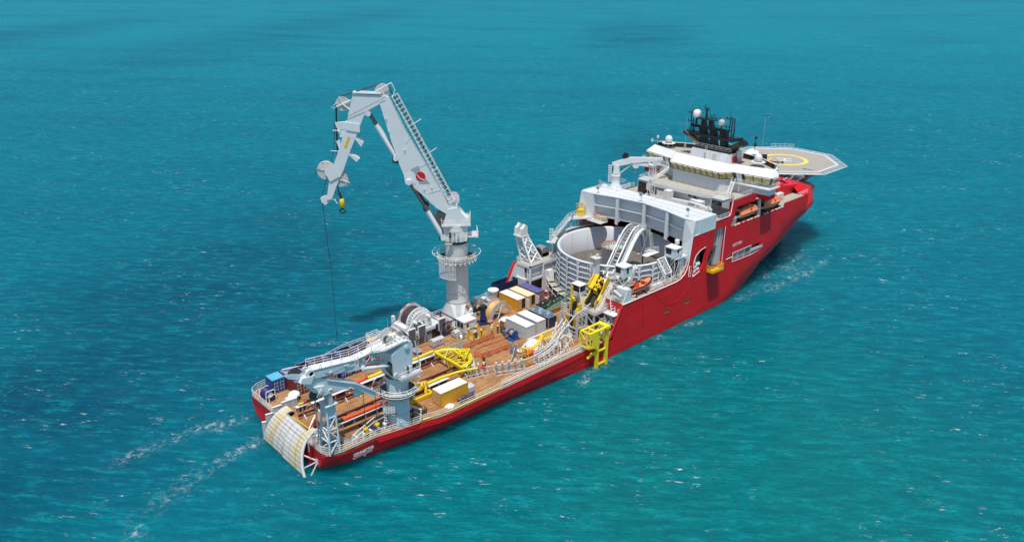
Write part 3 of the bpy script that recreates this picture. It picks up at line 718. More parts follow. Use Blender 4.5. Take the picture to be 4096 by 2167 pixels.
# sloping apron between the deck and the starboard rim
ap = MB(); ap.prism([(108.9, -11.9, 23.1), (103.1, -15.98, 24.8), (110.7, -15.98, 24.8), (113.5, -14, 23.9), (113.4, -12, 23.1)], (0, 0, -.1)); ap.build('deck_apron', tan, ship)
rl = MB(); rl.rail([(106.1, 12.9, 23.15), (106.1, 6, 23.15), (106.95, -4.2, 23.15), (107.75, -8.8, 23.15), (108.9, -11.9, 23.2), (103.15, -15.95, 24.8), (110.6, -15.95, 24.85)], 1.1, 3, 2.).rail([(106.1, 12.9, 23.15), (113, 12.9, 23.15)], 1.1)
rl.build('bridge_deck_railing', railw, ship)
# wheelhouse: wall block, windows band, sloping eaves, top deck
WB = [(111.4, 6.75), (111.4, -6.75), (114.6, -8.7), (115.6, -13.6), (113.9, -14.2), (114.4, -18.1), (117.3, -18.1), (119.2, -14), (121.5, -13), (121.5, 13), (119.2, 14), (117.3, 18.1), (114.4, 18.1), (113.9, 14.2), (115.6, 13.6), (114.6, 8.7)]
core = [(111.4, 6.75), (111.4, -6.75), (114.4, -8.7), (115.4, -14.2), (121.5, -13), (121.5, 13), (115.4, 14.2), (114.4, 8.7)]
MB().vprism(core, 22.9, 26.25).build('wheelhouse_wall', hwhite, ship)
for sg in (-1, 1):
    wng = [(113.9, sg*13.9), (114.5, sg*18.1), (117.2, sg*18.1), (121.5, sg*13)]
    MB().vprism(wng, 24.0, 25.55).build('bridge_wing', cranew, ship)
    MB().vprism([(x+.02, y*.999) for x, y in wng], 22.9, 24.0).build('bridge_wing_base', hullred, ship)
# wing catwalks and stairs
for sg in (-1, 1):
    q = MB(); q.vprism([(113.2, sg*8.6), (113.6, sg*18.6), (118.2, sg*18.6), (118.8, sg*14.5), (122, sg*13.2), (121.4, sg*12.6), (115, sg*12), (114.6, sg*8.6)], 25.5, 25.62)
    q.build('wing_catwalk', railw, ship)
    q = MB(); q.rail([(113.3, sg*9.6, 25.6), (113.7, sg*18.5, 25.6), (118.1, sg*18.5, 25.6), (118.7, sg*14.6, 25.6), (122, sg*13.4, 25.6)], 1.1, 3, 1.6); q.build('catwalk_railing', railw, ship)
    q = MB(); a, c_ = Vector((109.6, sg*10.6, 23.12)), Vector((113.3, sg*9.2, 25.6))
    for i in range(10):
        p = a.lerp(c_, (i+.5)/10); q.box(p.x-.14, p.y-.4, p.z-.03, p.x+.14, p.y+.4, p.z+.03)
    for o in (-.42, .42):
        v = Vector((0, o, 0)); q.beam(a+v, c_+v, .06, .22); q.tube(a+v+Vector((0, 0, 1)), c_+v+Vector((0, 0, 1)), .045, 5).tube(a+v+Vector((0, 0, .5)), c_+v+Vector((0, 0, .5)), .035, 5).tube(a+v, a+v+Vector((0, 0, 1)), .045, 5).tube(c_+v, c_+v+Vector((0, 0, 1)), .045, 5)
    q.tube((113.4, sg*10.8, 23.1), (113.4, sg*10.8, 25.5), .06); q.build('bridge_stair', railw, ship)
# windows lean outwards: bottom outline -> eave outline
bot = [(117.4, 18.0), (114.5, 18.0), (113.9, 13.8), (114.1, 9.0), (111.35, 6.75), (111.35, -6.75), (114.1, -9.0), (113.9, -13.8), (114.5, -18.0), (117.4, -18.0)]
bot = [(117.8, 17.6), (115.6, 17.6), (114.2, 9.0), (111.4, 6.7), (111.4, -6.7), (114.2, -9.0), (115.6, -17.6), (117.8, -17.6)]
eav = [(117.6, 18.3), (114.9, 18.2), (113.0, 8.85), (110.25, 6.9), (110.25, -6.9), (113.0, -8.85), (114.9, -18.2), (117.6, -18.3)]
rdg = [(118.5, 17.1), (116.9, 17.0), (114.6, 8.6), (113.8, 8.0), (113.8, -8.0), (114.6, -8.6), (116.9, -17.0), (118.5, -17.1)]
ZB, ZE, ZR = 26.2, 28.05, 29.6
bf = [(121.5, -13), (121.5, 13)]
wl = MB(); n = len(bot); B_ = bot+bf; T_ = eav+bf
wl.add([(x, y, ZB) for x, y in B_]+[(x, y, ZE) for x, y in T_], [(i+len(B_), i, (i+1) % len(B_), (i+1) % len(B_)+len(B_))[::-1] for i in range(len(B_))]+[tuple(range(len(B_)))[::1], tuple(range(len(B_), 2*len(B_)))[::-1]])
wl.build('window_band', black, ship)
NW = {0: 1, 1: 3, 2: 2, 3: 8, 4: 2, 5: 3, 6: 1}
for i in range(n-1):
    b0, b1, t0, t1 = Vector((*bot[i], ZB)), Vector((*bot[i+1], ZB)), Vector((*eav[i], ZE)), Vector((*eav[i+1], ZE))
    nm = (b1-b0).cross(t0-b0).normalized()
    if nm.dot(Vector((-1, 0, 0)) if 0 < i < 6 else Vector((0, 1 if i == 0 else -1, 0))) < 0: nm = -nm
    k = NW[i]; s0, s1 = (0, 1) if i not in (1, 5) else ((.02, .74) if i == 1 else (.30, .98))
    for j in range(k):
        if i not in (1, 5) and k == 8: u0, u1 = (j+.09)/k, (j+.91)/k
        else: u0, u1 = s0+(s1-s0)*(j+.06)/k, s0+(s1-s0)*(j+.94)/k
        def P(u, v): return b0.lerp(b1, u).lerp(t0.lerp(t1, u), v)+nm*.04
        q = [P(u0, .10), P(u1, .10), P(u1, .86), P(u0, .86)]
        MB().hexa([p-nm*.03 for p in q], q).build('window', glassy, ship)
        s2 = MB(); s2.tube(P(u0, .93)+nm*.1, P(u1, .93)+nm*.1, .09, 6); s2.build('sunshade_roll', railw, ship)
# doors in the wings
for sg in (-1, 1):
    b0, b1, t0, t1 = Vector((114.2, sg*9., ZB-.6)), Vector((115.6, sg*17.6, ZB-.6)), Vector((113.0, sg*8.85, ZE)), Vector((114.9, sg*18.2, ZE))
    q = [b0.lerp(b1, .10), b0.lerp(b1, .24), t0.lerp(t1, .24), t0.lerp(t1, .10)]; o = Vector((-.08, 0, 0))
    MB().hexa([p+o for p in q], [p+2*o for p in q]).build('wing_door', hwhite, ship)
er = MB()
er.add([(x, y, ZE) for x, y in eav]+[(x, y, ZR) for x, y in rdg], [(i, i+1, i+1+n, i+n)[::-1] for i in range(n-1)])
er.add([(x, y, ZE-.14) for x, y in eav]+[(x, y, ZE) for x, y in eav], [(i, i+1, i+1+n, i+n)[::-1] for i in range(n-1)])
er.build('wheelhouse_eaves', white, ship)
ed = MB()
for a, c_ in zip(eav, eav[1:]): ed.beam((*a, ZE-.03), (*c_, ZE-.03), .1, .12)
ed.build('eaves_gutter', beam_m, ship)
top = rdg+[(122.6, -13.2), (123.6, -10), (123.9, 0), (123.6, 10), (122.6, 13.2)]
MB().vprism(top, 28.6, 28.8).build('wheelhouse_top_deck', tan, ship)
MB().add([(x, y, ZR) for x, y in rdg]+[(x, y, 28.7) for x, y in rdg], [(i, i+1, i+1+n, i+n)[::-1] for i in range(n-1)]+[(i, i+1, i+1+n, i+n) for i in range(n-1)]).build('roof_parapet', black, ship)
bw = MB(); FB = [(118.5, 17.1), (119.6, 16.8), (121.8, 12.5), (123.4, 9.5), (124.5, 4)]
bk = MB(); wt = MB()
for sg in (1, -1):
    for a, c_ in zip(FB, FB[1:]):
        a, c_ = (a[0], sg*a[1]), (c_[0], sg*c_[1])
        bk.beam((*a, 29.3), (*c_, 29.3), .12, 1.3); wt.beam((*a, 29.98), (*c_, 29.98), .3, .08)
        m_ = Vector((a[0], a[1], 0)).lerp(Vector((c_[0], c_[1], 0)), .5); bk.box(m_.x-.35, m_.y-.05, 28.8, m_.x, m_.y+.05, 29.7)
bk.build('bulwark', black, ship); wt.build('bulwark_capping', railw, ship)
# front of the house
MB().vprism([(119, -15.6), (126.3, -11.6), (137.5, -11.4), (137.5, 11.4), (126.3, 11.6), (119, 15.6)], 8.0, 18.4).build('forward_house', hullred, ship)
fh = MB(); fh.vprism([(119.5, -11.2), (137, -9.2), (140.9, -8.5), (140.9, 8.5), (137, 9.2), (119.5, 11.2)], 18.4, 21.2); fh.build('forward_house', hullred, ship)
MB().box(119.5, -11.3, 18.4, 127, 11.3, 28.7).build('forward_house', hullred, ship)
MB().prism([(122.5, -11.35, 18.5), (137.2, -11.35, 18.5), (139.8, -11.7, 20.6), (137, -10.4, 21), (131, -10.2, 22.6), (127, -10.2, 23.2), (127, -11.35, 22.8), (122.5, -11.35, 22.8)], (0, .4, 0)).build('forward_side_wall', hullred, ship)
MB().prism([(127, -10.1, 23.2), (137, -8.9, 21.6), (137, 8.9, 21.6), (127, 10.1, 23.2)], (0, 0, .1)).build('whaleback', whalered, ship)
MB().box(132.2, -11.42, 19.7, 133.1, -11.3, 21.6).box(132.1, -11.5, 19.3, 133.4, -11.3, 19.4).build('side_door', fendm, ship)
MB().vprism([(126, -15.5), (138.4, -14.8), (139.5, -11.3), (126, -11.3)], 18.35, 18.5).build('forward_recess_deck', tan, ship)
MB().rail([(126.2, -15.75, 19.5), (138.0, -15.45, 19.5)], .9, 2, 1.8).build('recess_railing', railw, ship)
MB().box(128.2, -12.6, 18.5, 131.6, -11.4, 20.2).box(124.2, -13.4, 18.5, 126.6, -11.4, 21.4).build('recess_locker', cranew, ship)
# boat deck recess
MB().vprism([(102, -15.7), (126.2, -15.6), (126.2, -10.9), (102, -10.9)], 18.3, 18.52).build('boat_deck', hatch, ship)
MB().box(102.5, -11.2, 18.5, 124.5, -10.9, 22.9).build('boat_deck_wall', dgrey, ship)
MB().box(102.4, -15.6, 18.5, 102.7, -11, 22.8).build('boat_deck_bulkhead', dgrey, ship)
cl = MB()
for i in range(16):
    x = 104.8+i*1.35
    if abs(x-115.4) > .8: cl.box(x, -16.02, 18.5, x+.9, -15.7, 18.62)
cl.build('deck_edge_white', railw, ship)
cl = MB()
for x in (107.4, 109.0, 112.4, 116.5, 119.6, 121.4): cl.box(x, -16.1, 18.4, x+.5, -15.6, 18.75)
cl.build('boat_deck_chock', redtrim, ship)
q = MB(); q.rail([(103.0, -15.9, 18.5), (105.3, -15.9, 18.55)], 2.0, 5, .8); q.rail([(122.6, -14.8, 18.5), (126, -14.8, 18.5)], 1.1).rail([(103.8, -15.5, 19), (104.6, -15.5, 21.4)], 1.2, 4, .8); q.build('boat_deck_railing', railw, ship)
q = MB(); q.hexa([(115.1, -15.8, 18.5), (115.8, -15.8, 18.5), (115.8, -15.2, 18.5), (115.1, -15.2, 18.5)], [(115.1, -15.5, 22.9), (115.8, -15.5, 22.9), (115.8, -15.1, 22.9), (115.1, -15.1, 22.9)]); q.build('boat_deck_pillar', cranew, ship)
q = MB()
for i in range(26):
    x, z = random.uniform(104, 123), random.uniform(19.5, 22.6); q.beam((x, -11.4, z), (x+random.uniform(-1.2, 1.2), -11.6, z+random.uniform(-.8, .8)), .12, .12)
q.build('wall_piping', lgrey, ship)
# slot in the side with its ducts, mooring gallery, raft bay
MB().box(95.4, -15.2, 10.3, 101.2, -14.9, 19.4).build('slot_back_wall', grey, ship)
MB().box(95.4, -15.7, 10.2, 101.2, -14.9, 10.3).build('slot_floor', dgrey, ship)
for x in (98.8, 99.7, 100.6): MB().box(x, -15.6, 10.4, x+.5, -15.2, 19.2).build('slot_duct', lgrey, ship)
q = MB(); q.beam((95.6, -15.5, 10.4), (98.4, -15.5, 15.2), .5, .4, (0, 1, 0)).beam((97.5, -15.6, 10.4), (96.4, -15.5, 14.5), .25, .2, (0, 1, 0)); q.build('pilot_ladder_winch', dgrey, ship)
MB().box(89.5, -13.9, 9.9, 95.2, -13.6, 16.2).box(89.6, -15.65, 9.9, 95.0, -13.9, 10.05).build('raft_bay_wall', grey, ship)
MB().box(102.5, -14.2, 9.3, 118.4, -13.9, 11.9).build('mooring_deck_wall', cranew, ship)
MB().box(102.5, -15.65, 9.2, 118.4, -13.9, 9.4).build('mooring_deck_floor', lgrey, ship)
q = MB()
for x in (107.5, 110.2, 113.1): q.box(x-.08, -16.0, 9.5, x+.08, -15.6, 11.7)
for z in (10.1, 10.5): q.tube((105.6, -15.95, z), (113, -15.95, z-.1), .05, 5)
q.box(113.2, -16.1, 10.1, 118.1, -15.6, 10.75); q.build('mooring_deck_frame', lgrey, ship)
q = MB(); q.path([(105.3, -16.04, 9.6), (105.3, -16.04, 11.8), (113, -16.04, 11.8)], .05).path([(105.3, -16.04, 9.6), (113, -16.04, 9.4), (118.2, -15.95, 9.8)], .06).path([(102.6, -16.04, 10.9), (105.1, -16.04, 10.9)], .08).path([(88.4, -16.05, 10.6), (88.5, -16.05, 13), (89.2, -16.05, 12.8), (89.1, -16.05, 10.4), (88.4, -16.05, 10.6)], .07)
q.path([(90.0, -16.05, 10.2), (89.95, -16.05, 13.6), (90.6, -16.05, 15), (92, -16.05, 15.8), (94, -16.05, 16.1)], .06).path([(90.0, -16.05, 10.2), (92.4, -16.05, 10.8)], .08); q.path([(101.0, -16.04, 10.3), (101.0, -16.04, 19.2)], .08)
q.build('opening_trim', railw, ship)
for i, (x, z) in enumerate(((90.6, 11.0), (91.8, 11.3), (90.9, 12.0), (92.0, 12.4), (90.5, 13.1))):
    labs = ['lowest aft white raft canister in the oval hull opening', 'lowest forward white raft canister in the oval hull opening', 'white raft canister second up on the aft side of the oval opening', 'uppermost forward white raft canister in the oval opening', 'topmost white raft canister in the oval hull opening']
    t = thing('raft_canister', labs[i], 'life raft', (x, -15.3, z), 0, 'life raft canisters in the hull opening'); local(t)
    MB().cyl((0, 0, 0), .5, -.75, .75, 14, axis='x').build('canister', white, t); MB().ring((0, 0, 0), .5, .05, 'x', 14).ring((.4, 0, 0), .5, .05, 'x', 14).build('strap', lgrey, t)
t = thing('pilot_platform', 'yellow railed platform folded out of the tall slot in the red hull', 'platform', (97.3, -16.9, 9.9))
MB().box(95.2, -17.7, 9.9, 99.3, -16.05, 10.0).box(95.2, -17.75, 9.9, 99.3, -17.65, 10.5).box(95.15, -17.7, 9.9, 95.25, -16.05, 10.5).build('floor', yellow, t)
MB().rail([(95.2, -16.1, 9.95), (95.2, -17.7, 9.95), (99.3, -17.7, 9.95), (99.3, -16.1, 9.95)], 1.45, 4, .9, .05).build('railing', yellow, t)

# ------------------------------------------------------------------ funnel house, mast, helideck
f = MB(); f.hexa([(116.4, -5.8, 28.8), (121.6, -5.8, 28.8), (121.6, 5.8, 28.8), (116.4, 5.8, 28.8)], [(116.9, -5.5, 31), (121.6, -5.5, 31), (121.6, 5.5, 31), (116.9, 5.5, 31)]); f.build('funnel_house', hwhite, ship)
MB().hexa([(115.8, -5.0, 28.8), (116.8, -5.0, 28.8), (116.8, -3.0, 28.8), (115.8, -3.0, 28.8)], [(116.6, -5.0, 30.9), (116.9, -5.0, 30.9), (116.9, -3.0, 30.9), (116.6, -3.0, 30.9)]).build('funnel_buttress', hwhite, ship)
MB().box(117.4, -5.88, 28.9, 119.6, -5.6, 30.3).build('funnel_shutter', redtrim, ship)
MB().box(119.2, -6.0, 29.7, 121.7, -5.6, 31.6).box(121.0, -5.9, 28.8, 121.8, -5.4, 31.6).build('funnel_screen', white, ship)
MB().box(116.35, -1.9, 28.9, 116.6, -.9, 30.6).build('funnel_door', white, ship)
q = MB()
for i in range(8): q.box(116.3, 1.1, 28.95+i*.27, 116.6, 1.5, 29.0+i*.27)
q.tube((116.4, 1.08, 28.8), (116.7, 1.08, 32), .04, 5).tube((116.4, 1.52, 28.8), (116.7, 1.52, 32), .04, 5); q.build('ladder', railw, ship)
MB().box(116.9, -5.4, 31.0, 121.5, 5.4, 31.15).box(116.85, -5.5, 31.0, 116.95, 5.5, 31.5).build('funnel_top', black, ship)
MB().rail([(117, 5.4, 31.1), (117, -5.4, 31.1)], 1.15, 3, 1.3).build('funnel_railing', lgrey, ship)
MB().rail([(121.4, -5.4, 31.1), (121.4, 5.4, 31.1), (117, 5.4, 31.1)], 1.15, 3, 1.3).build('funnel_railing', railw, ship)
ms = thing('signal_mast', 'black twin-deck mast over the wheelhouse with three raked legs, poles and aerials', 'mast', (118.3, 0, 31.1))
for y0, w0 in ((3.2, 1.5), (.3, 1.3), (-2.6, 1.3)):
    q = MB(); x0 = 118.6
    for (za, xa, zb, xb) in ((31.1, 0, 34, -.4), (34, -.4, 36.2, -1.0)):
        q.hexa([(x0+xa-1, y0-w0/2-.25*(zb < 35), za), (x0+xa+1, y0-w0/2-.25*(zb < 35), za), (x0+xa+1, y0+w0/2, za), (x0+xa-1, y0+w0/2, za)], [(x0+xb-.7, y0-w0/2+.2, zb), (x0+xb+.7, y0-w0/2+.2, zb), (x0+xb+.7, y0+w0/2+.2, zb), (x0+xb-.7, y0+w0/2+.2, zb)])
    q.build('mast_leg', black, ms)
q = MB(); q.box(116.9, -5.6, 33.9, 119.0, 7.0, 34.6).prism([(117, -5.6, 33.9), (117, -7.2, 34.4), (117, -7.2, 35.1), (117, -5.6, 34.9)], (1.8, 0, 0)); q.rail([(116.9, -5.4, 34.6), (116.9, 6.9, 34.6)], 1, 2, 1.4); q.build('lower_yard', black, ms)
q = MB(); q.box(116.6, -3.8, 36.0, 118.6, 6.4, 36.35).rail([(116.6, -3.8, 36.3), (116.6, 6.3, 36.3)], 1, 2, 1.4).box(116.6, -3.8, 36.2, 116.75, 6.4, 36.8); q.build('upper_yard', black, ms)
for y0 in (3.0, .9):
    MB().hexa([(116.9, y0-.5, 36.3), (118.3, y0-.5, 36.3), (118.3, y0+.5, 36.3), (116.9, y0+.5, 36.3)], [(117.0, y0-.5+.4, 38.2), (117.9, y0-.5+.4, 38.2), (117.9, y0+.3+.4, 38.2), (117.0, y0+.3+.4, 38.2)]).build('mast_head_leg', black, ms)
q = MB(); q.box(116.6, -.2, 38.1, 118.2, 5.0, 38.35)
for i in range(9): q.tube((117+random.uniform(-.3, 1), .1+i*.56, 38.3), (117+random.uniform(-.3, 1), .1+i*.56, 38.3+random.uniform(.6, 1.9)), .06, 5)
q.tube((117.3, 2.5, 38.3), (117.3, 2.5, 41.0), .26, 8).tube((117.3, 1.9, 40.5), (117.3, 3.1, 40.5), .08, 5).tube((117.3, 3.1, 40.3), (117.3, 3.1, 41.6), .09, 5).tube((117.3, 1.9, 40.3), (117.3, 1.9, 41.2), .08, 5).tube((117.4, -1.6, 38.9), (117.4, 1.6, 38.7), .07, 5)
q.build('mast_head', black, ms)
for y0, zt, nn in ((6.7, 39.8, 2), (-4.1, 39.9, 3)):
    q = MB()
    for i in range(nn):
        q.tube((117.2+.5*i, y0-.45*i, 34.2), (117.2+.5*i, y0-.25*i-(.3 if y0 < 0 else 0), zt-.3*i), .13, 6)
    for i in range(9): q.tube((117.2, y0, 34.6+i*.6), (117.7, y0-.5, 34.6+i*.6), .05, 4)
    for z in (zt-.6, zt-2.6, zt-5): q.tube((117.2, y0-.6, z), (117.2, y0+.8, z), .1, 5).tube((117.2, y0+.8, z-.2), (117.2, y0+.8, z+.3), .14, 6)
    q.tube((117.2, y0, zt), (117.2, y0, zt+1.6), .03, 4).tube((118, y0-.5, 34.4), (117.6, y0-1.4, 37), .08, 5)
    q.build('mast_pole', black, ms)
def dome(x, y, z, r, lab, par_h, tone=white):
    t = thing('satellite_dome', lab, 'satellite dome', (x, y, z), 0, 'satellite domes'); local(t)
    q = MB(); q.lathe([(.001, r*2.05), (r*.5, r*1.93), (r*.85, r*1.6), (r, r*1.15), (r, r*.35), (r*.8, 0), (.001, 0)][::-1], (0, 0, par_h), 18); q.build('radome', tone, t)
    MB().box(-r*1.01, -.45, par_h+r*.45, -r*.9, .45, par_h+r*.7).build('name_plate', lgrey, t)
    return t
t = dome(117.4, 5.3, 36.35, 1.0, 'large white satellite dome high on the port side of the black mast', 1.8)
MB().tube((0, 0, 0), (0, 0, 1.8), .25, 8).tube((.5, .5, 0), (.2, .2, 1.7), .12, 6).build('stand', black, t)
t = dome(117.2, -2.0, 36.35, .8, 'grey-topped satellite dome on the starboard end of the upper mast yard', .9, mat('dome_grey', (.42, .42, .43), .45, dirt=.3))
MB().tube((0, 0, 0), (0, 0, .9), .14, 8).build('stand', black, t)
for x, y, lab in ((119.4, 14.6, 'white satellite dome on a ring stand at the port end of the wheelhouse top'), (119.2, -11.6, 'white satellite dome on a ring stand beside the helideck edge')):
    t = dome(x, y, 28.8, .92, lab, 1.25)
    q = MB(); q.lathe([(.95, 1.15), (1.75, 1.15), (1.75, 1.25), (.95, 1.25), (.95, 1.15)], (0, 0, 0), 24)
    for a in range(4): q.tube((1.2*math.cos(a*PI/2+.5), 1.2*math.sin(a*PI/2+.5), 0), (1.0*math.cos(a*PI/2+.5), 1.0*math.sin(a*PI/2+.5), 1.2), .08, 6)
    q.build('ring_stand', white, t)
# exhaust pipes
for i, (sg, n_) in enumerate(((1, 3), (-1, 4))):
    t = thing('exhaust_pipes', ['bundle of heat-stained exhaust pipes raked out to port of the black mast', 'sooty cluster of exhaust pipes raked out to starboard of the black mast'][i], 'exhaust pipes', (119.8, sg*4.5, 31.5), 0, 'exhaust pipe bundles')
    for k_ in range(n_):
        dx = -.5+.55*k_
        a, c_ = Vector((118.6+dx*1.5, sg*3.8, 31.6+.1*k_)), Vector((118.0+dx*1.5+sg*.4*0, sg*(8.6-.25*k_), 34.4-.35*k_+(.3 if sg < 0 else 0)))
        m_ = a.lerp(c_, .72)
        MB().tube(a, m_, .46, 12).build('pipe', copper if sg > 0 else mat('sooty_pipe', (.10, .07, .045), .5, metal=.4, dirt=.6, dirtcol=(.02, .02, .02)), t)
        MB().tube(m_, c_, .47, 12).tube(a, a.lerp(c_, .12), .5, 12).build('pipe_end', black, t)
    MB().hexa([(117.8, sg*2.6, 31.1), (121, sg*2.6, 31.1), (121, sg*5.2, 31.1), (117.8, sg*5.2, 31.1)][::(1 if sg > 0 else -1)], [(118, sg*3.2, 32.4), (121, sg*3.2, 32.4), (121, sg*4.8, 32.6), (118, sg*4.8, 32.6)][::(1 if sg > 0 else -1)]).build('pipe_casing', black, t)
t = thing('day_signal_mast', 'thin mast carrying a black ball, diamond and ball at the helideck', 'signal mast', (129.4, -4.4, 28.2))
MB().tube((129.4, -4.4, 23), (129.4, -4.4, 33.2), .07, 6).build('pole', black, t)
for z in (29.6, 33.0): MB().sphere((129.4, -4.4, z), .42, 14).build('ball_shape', black, t)
MB().tube((129.4, -4.4, 30.4), (129.4, -4.4, 31.3), .03, 8, .42).tube((129.4, -4.4, 31.3), (129.4, -4.4, 32.2), .42, 8, .03).build('diamond_shape', black, t)
for x, y, z0, z1, lab in ((121.5, 10.9, 28.8, 37.4, 'tall whip aerial on a tripod at the port side of the wheelhouse top'), (128.5, -6.9, 28.6, 38.5, 'tall whip aerial standing at the inner edge of the helideck'), (28.2, 10.8, 4.2, 10.5, 'thin whip aerial beside the aft port railing')):
    t = thing('whip_aerial', lab, 'aerial', (x, y, z0), 0, 'whip aerials'); local(t)
    MB().tube((0, 0, 0), (0, 0, z1-z0), .045, 5, .02).build('whip', lgrey, t); MB().tube((.3, .3, 0), (0, 0, 1.5), .04, 5).tube((-.3, .3, 0), (0, 0, 1.5), .04, 5).tube((0, -.4, 0), (0, 0, 1.5), .04, 5).build('tripod', railw, t)
q = thing('cctv_mast', 'small instrument mast with lamps at the starboard wing of the wheelhouse', 'instrument mast', (118.3, -17.0, 28.6)); local(q)
MB().tube((0, 0, -.3), (0, 0, 2.8), .1, 6).tube((-.7, 0, 1.8), (.9, 0, 1.8), .06, 5).tube((-.7, 0, 1.2), (-.7, 0, 2.4), .05, 5).tube((.8, 0, 1.6), (.8, 0, 2.3), .05, 5).build('pole', lgrey, q); MB().cyl((0, 0, 0), .28, 2.8, 3.3, 10).sphere((-.1, -.2, .9), .4, 10).build('lamp', white, q)
q = thing('cctv_mast', 'small instrument mast with a white lamp at the port wing of the wheelhouse', 'instrument mast', (118.3, 17.3, 28.6)); local(q)
MB().tube((0, 0, -.3), (0, 0, 2.4), .1, 6).tube((0, 0, 1.6), (-.2, 1.6, 1.4), .06, 5).build('pole', lgrey, q); MB().cyl((0, 0, 0), .3, 2.4, 3.0, 10).cyl((-.2, 1.6, 1.2), .25, 0, .7, 10).build('lamp', white, q)
# helideck
hx = 153.0; hel = MB()
def octo(R, s): return [(hx+a*R, b*R) for a, b in ((-s, 1), (s, 1), (1, s), (1, -s), (s, -1), (-s, -1), (-1, -s), (-1, s))]
o8 = octo(13, .42)
hel.vprism(o8, 22.2, 22.58); hel.vprism([(124, 9.8), (141, 9.0), (141, -6.0), (132, -3.5), (128.5, -7.0), (124, -10.5)], 28.2-5.7, 22.56)
hel.build('helideck', helitan, ship)
MB().vprism([(123.2, 10.2), (129.5, 6.0), (132.0, 1.5), (131.5, -3.0), (127.0, -8.0), (124.2, -12.0), (122.5, -13.0), (122.5, 12)], 28.3, 28.62).build('helideck_landing', helitan, ship)
q = MB(); q.prism([(124.4, -4.2, 28.6), (127.2, -9.2, 28.6), (127.2, -9.2, 30.0), (124.4, -4.2, 29.6)], (.12, 0, 0)); q.build('landing_bulwark', black, ship)
MB().prism([(125.6, -3.6, 29.2), (127.8, -4.0, 30.4), (127.4, -6.6, 30.3), (126.4, -7.4, 29.6)], (.1, 0, .05)).build('landing_screen', white, ship)
rg = MB(); rg.lathe([(5.15, 22.585), (6.3, 22.585), (6.3, 22.6), (5.15, 22.6), (5.15, 22.585)], (hx, 0, 0), 64, smooth=False); rg.build('landing_circle', heliyel, ship)
hm = MB(); ha = math.radians(-60)
def hp_(u, v): return (hx+u*math.cos(ha)-v*math.sin(ha), u*math.sin(ha)+v*math.cos(ha))
for u0, v0, u1, v1 in ((-1.9, 1.0, 1.9, 1.45), (-1.9, -1.45, 1.9, -1.0), (-.22, -1.0, .22, 1.0)): hm.vprism([hp_(u0, v0), hp_(u1, v0), hp_(u1, v1), hp_(u0, v1)], 22.585, 22.6)
hm.build('landing_letter', signw, ship)
text('12.8t', 'helideck_weight', darktext, ship, (148.7, -11.2, 22.59), Matrix.Rotation(math.radians(98), 4, 'Z'), 1.5, .005, 1., .03)
bd_ = MB(); o9 = octo(12.6, .42)
for a, c_ in zip(o9, o9[1:]+o9[:1]): bd_.beam((*a, 22.6), (*c_, 22.6), .28, .03)
bd_.build('helideck_border', signw, ship)
gt = MB()
for a, c_ in zip(o8, o8[1:]+o8[:1]): gt.beam((*a, 22.35), (*c_, 22.35), .35, .5)
gt.build('helideck_gutter', lgrey, ship)
net = MB(); on, oo = octo(13.1, .42), octo(15.0, .41)
for i in range(8):
    a, c_, A_, C_ = [Vector((*p, 22.35)) for p in (on[i], on[(i+1) % 8], oo[i], oo[(i+1) % 8])]
    if i == 6: continue
    for p in (A_, C_, a, c_): p.z = 22.35
    A_.z = C_.z = 22.5
    net.tube(A_, C_, .08, 5)
    for k_ in range(8): net.tube(a.lerp(c_, k_/7), A_.lerp(C_, k_/7), .06, 5)
    for k_ in range(1, 4): net.tube(a.lerp(A_, k_/4), c_.lerp(C_, k_/4), .03, 4)
net.build('safety_net', railw, ship)
tr = MB()
for y in (-9, -4, 4, 9):
    tr.tube((141, y, 21.9), (163, y, 22.0), .22, 6).tube((134, y*.8, 19.2), (146, y, 21.9), .25, 6).tube((146, y*.8, 18.5), (146.5, y, 22), .2, 6).tube((146, y*.8, 18.5), (157, y, 21.9), .25, 6).tube((134, y*.8, 19.6), (139, y, 21.9), .22, 6).tube((151, y*.8, 18.), (157, y, 21.9), .22, 6)
    if y > -9: pass
for x in (143, 147, 151, 155, 159): tr.tube((x, -11.5, 21.9), (x, 11.5, 21.9), .2, 6).tube((min(x, 150), -7, 18.6), (x, -11.5, 21.8), .18, 6).tube((min(x+3, 151), -7, 18.2), (x, -10, 21.8), .14, 6)
tr.build('helideck_truss', grey, ship)
q = MB(); q.rail([(hx-4.8, -14.9, 22.5), (hx+.5, -14.95, 22.5)], .02, 1, 2); q.rail([(163, 10.2, 22.5), (166, 7.4, 22.5), (167.5, 5.5, 22.5)], 1.1, 2, 1.2); q.build('helideck_access_rail', railw, ship)
t = thing('foam_monitor', 'yellow and black firefighting monitor lying on the helideck beside the H', 'fire monitor', (147.6, 1.0, 22.6)); 
MB().box(146.9, .6, 22.6, 147.8, 1.6, 23.0).tube((147.9, .6, 22.7), (148.4, -1.4, 22.9), .2, 8).sphere((148.6, -1.9, 22.95), .38, 8).build('hose', dgrey, t); MB().tube((147.2, 1.4, 22.9), (147.9, .9, 23.9), .35, 8, .2).build('nozzle', yelbr, t)

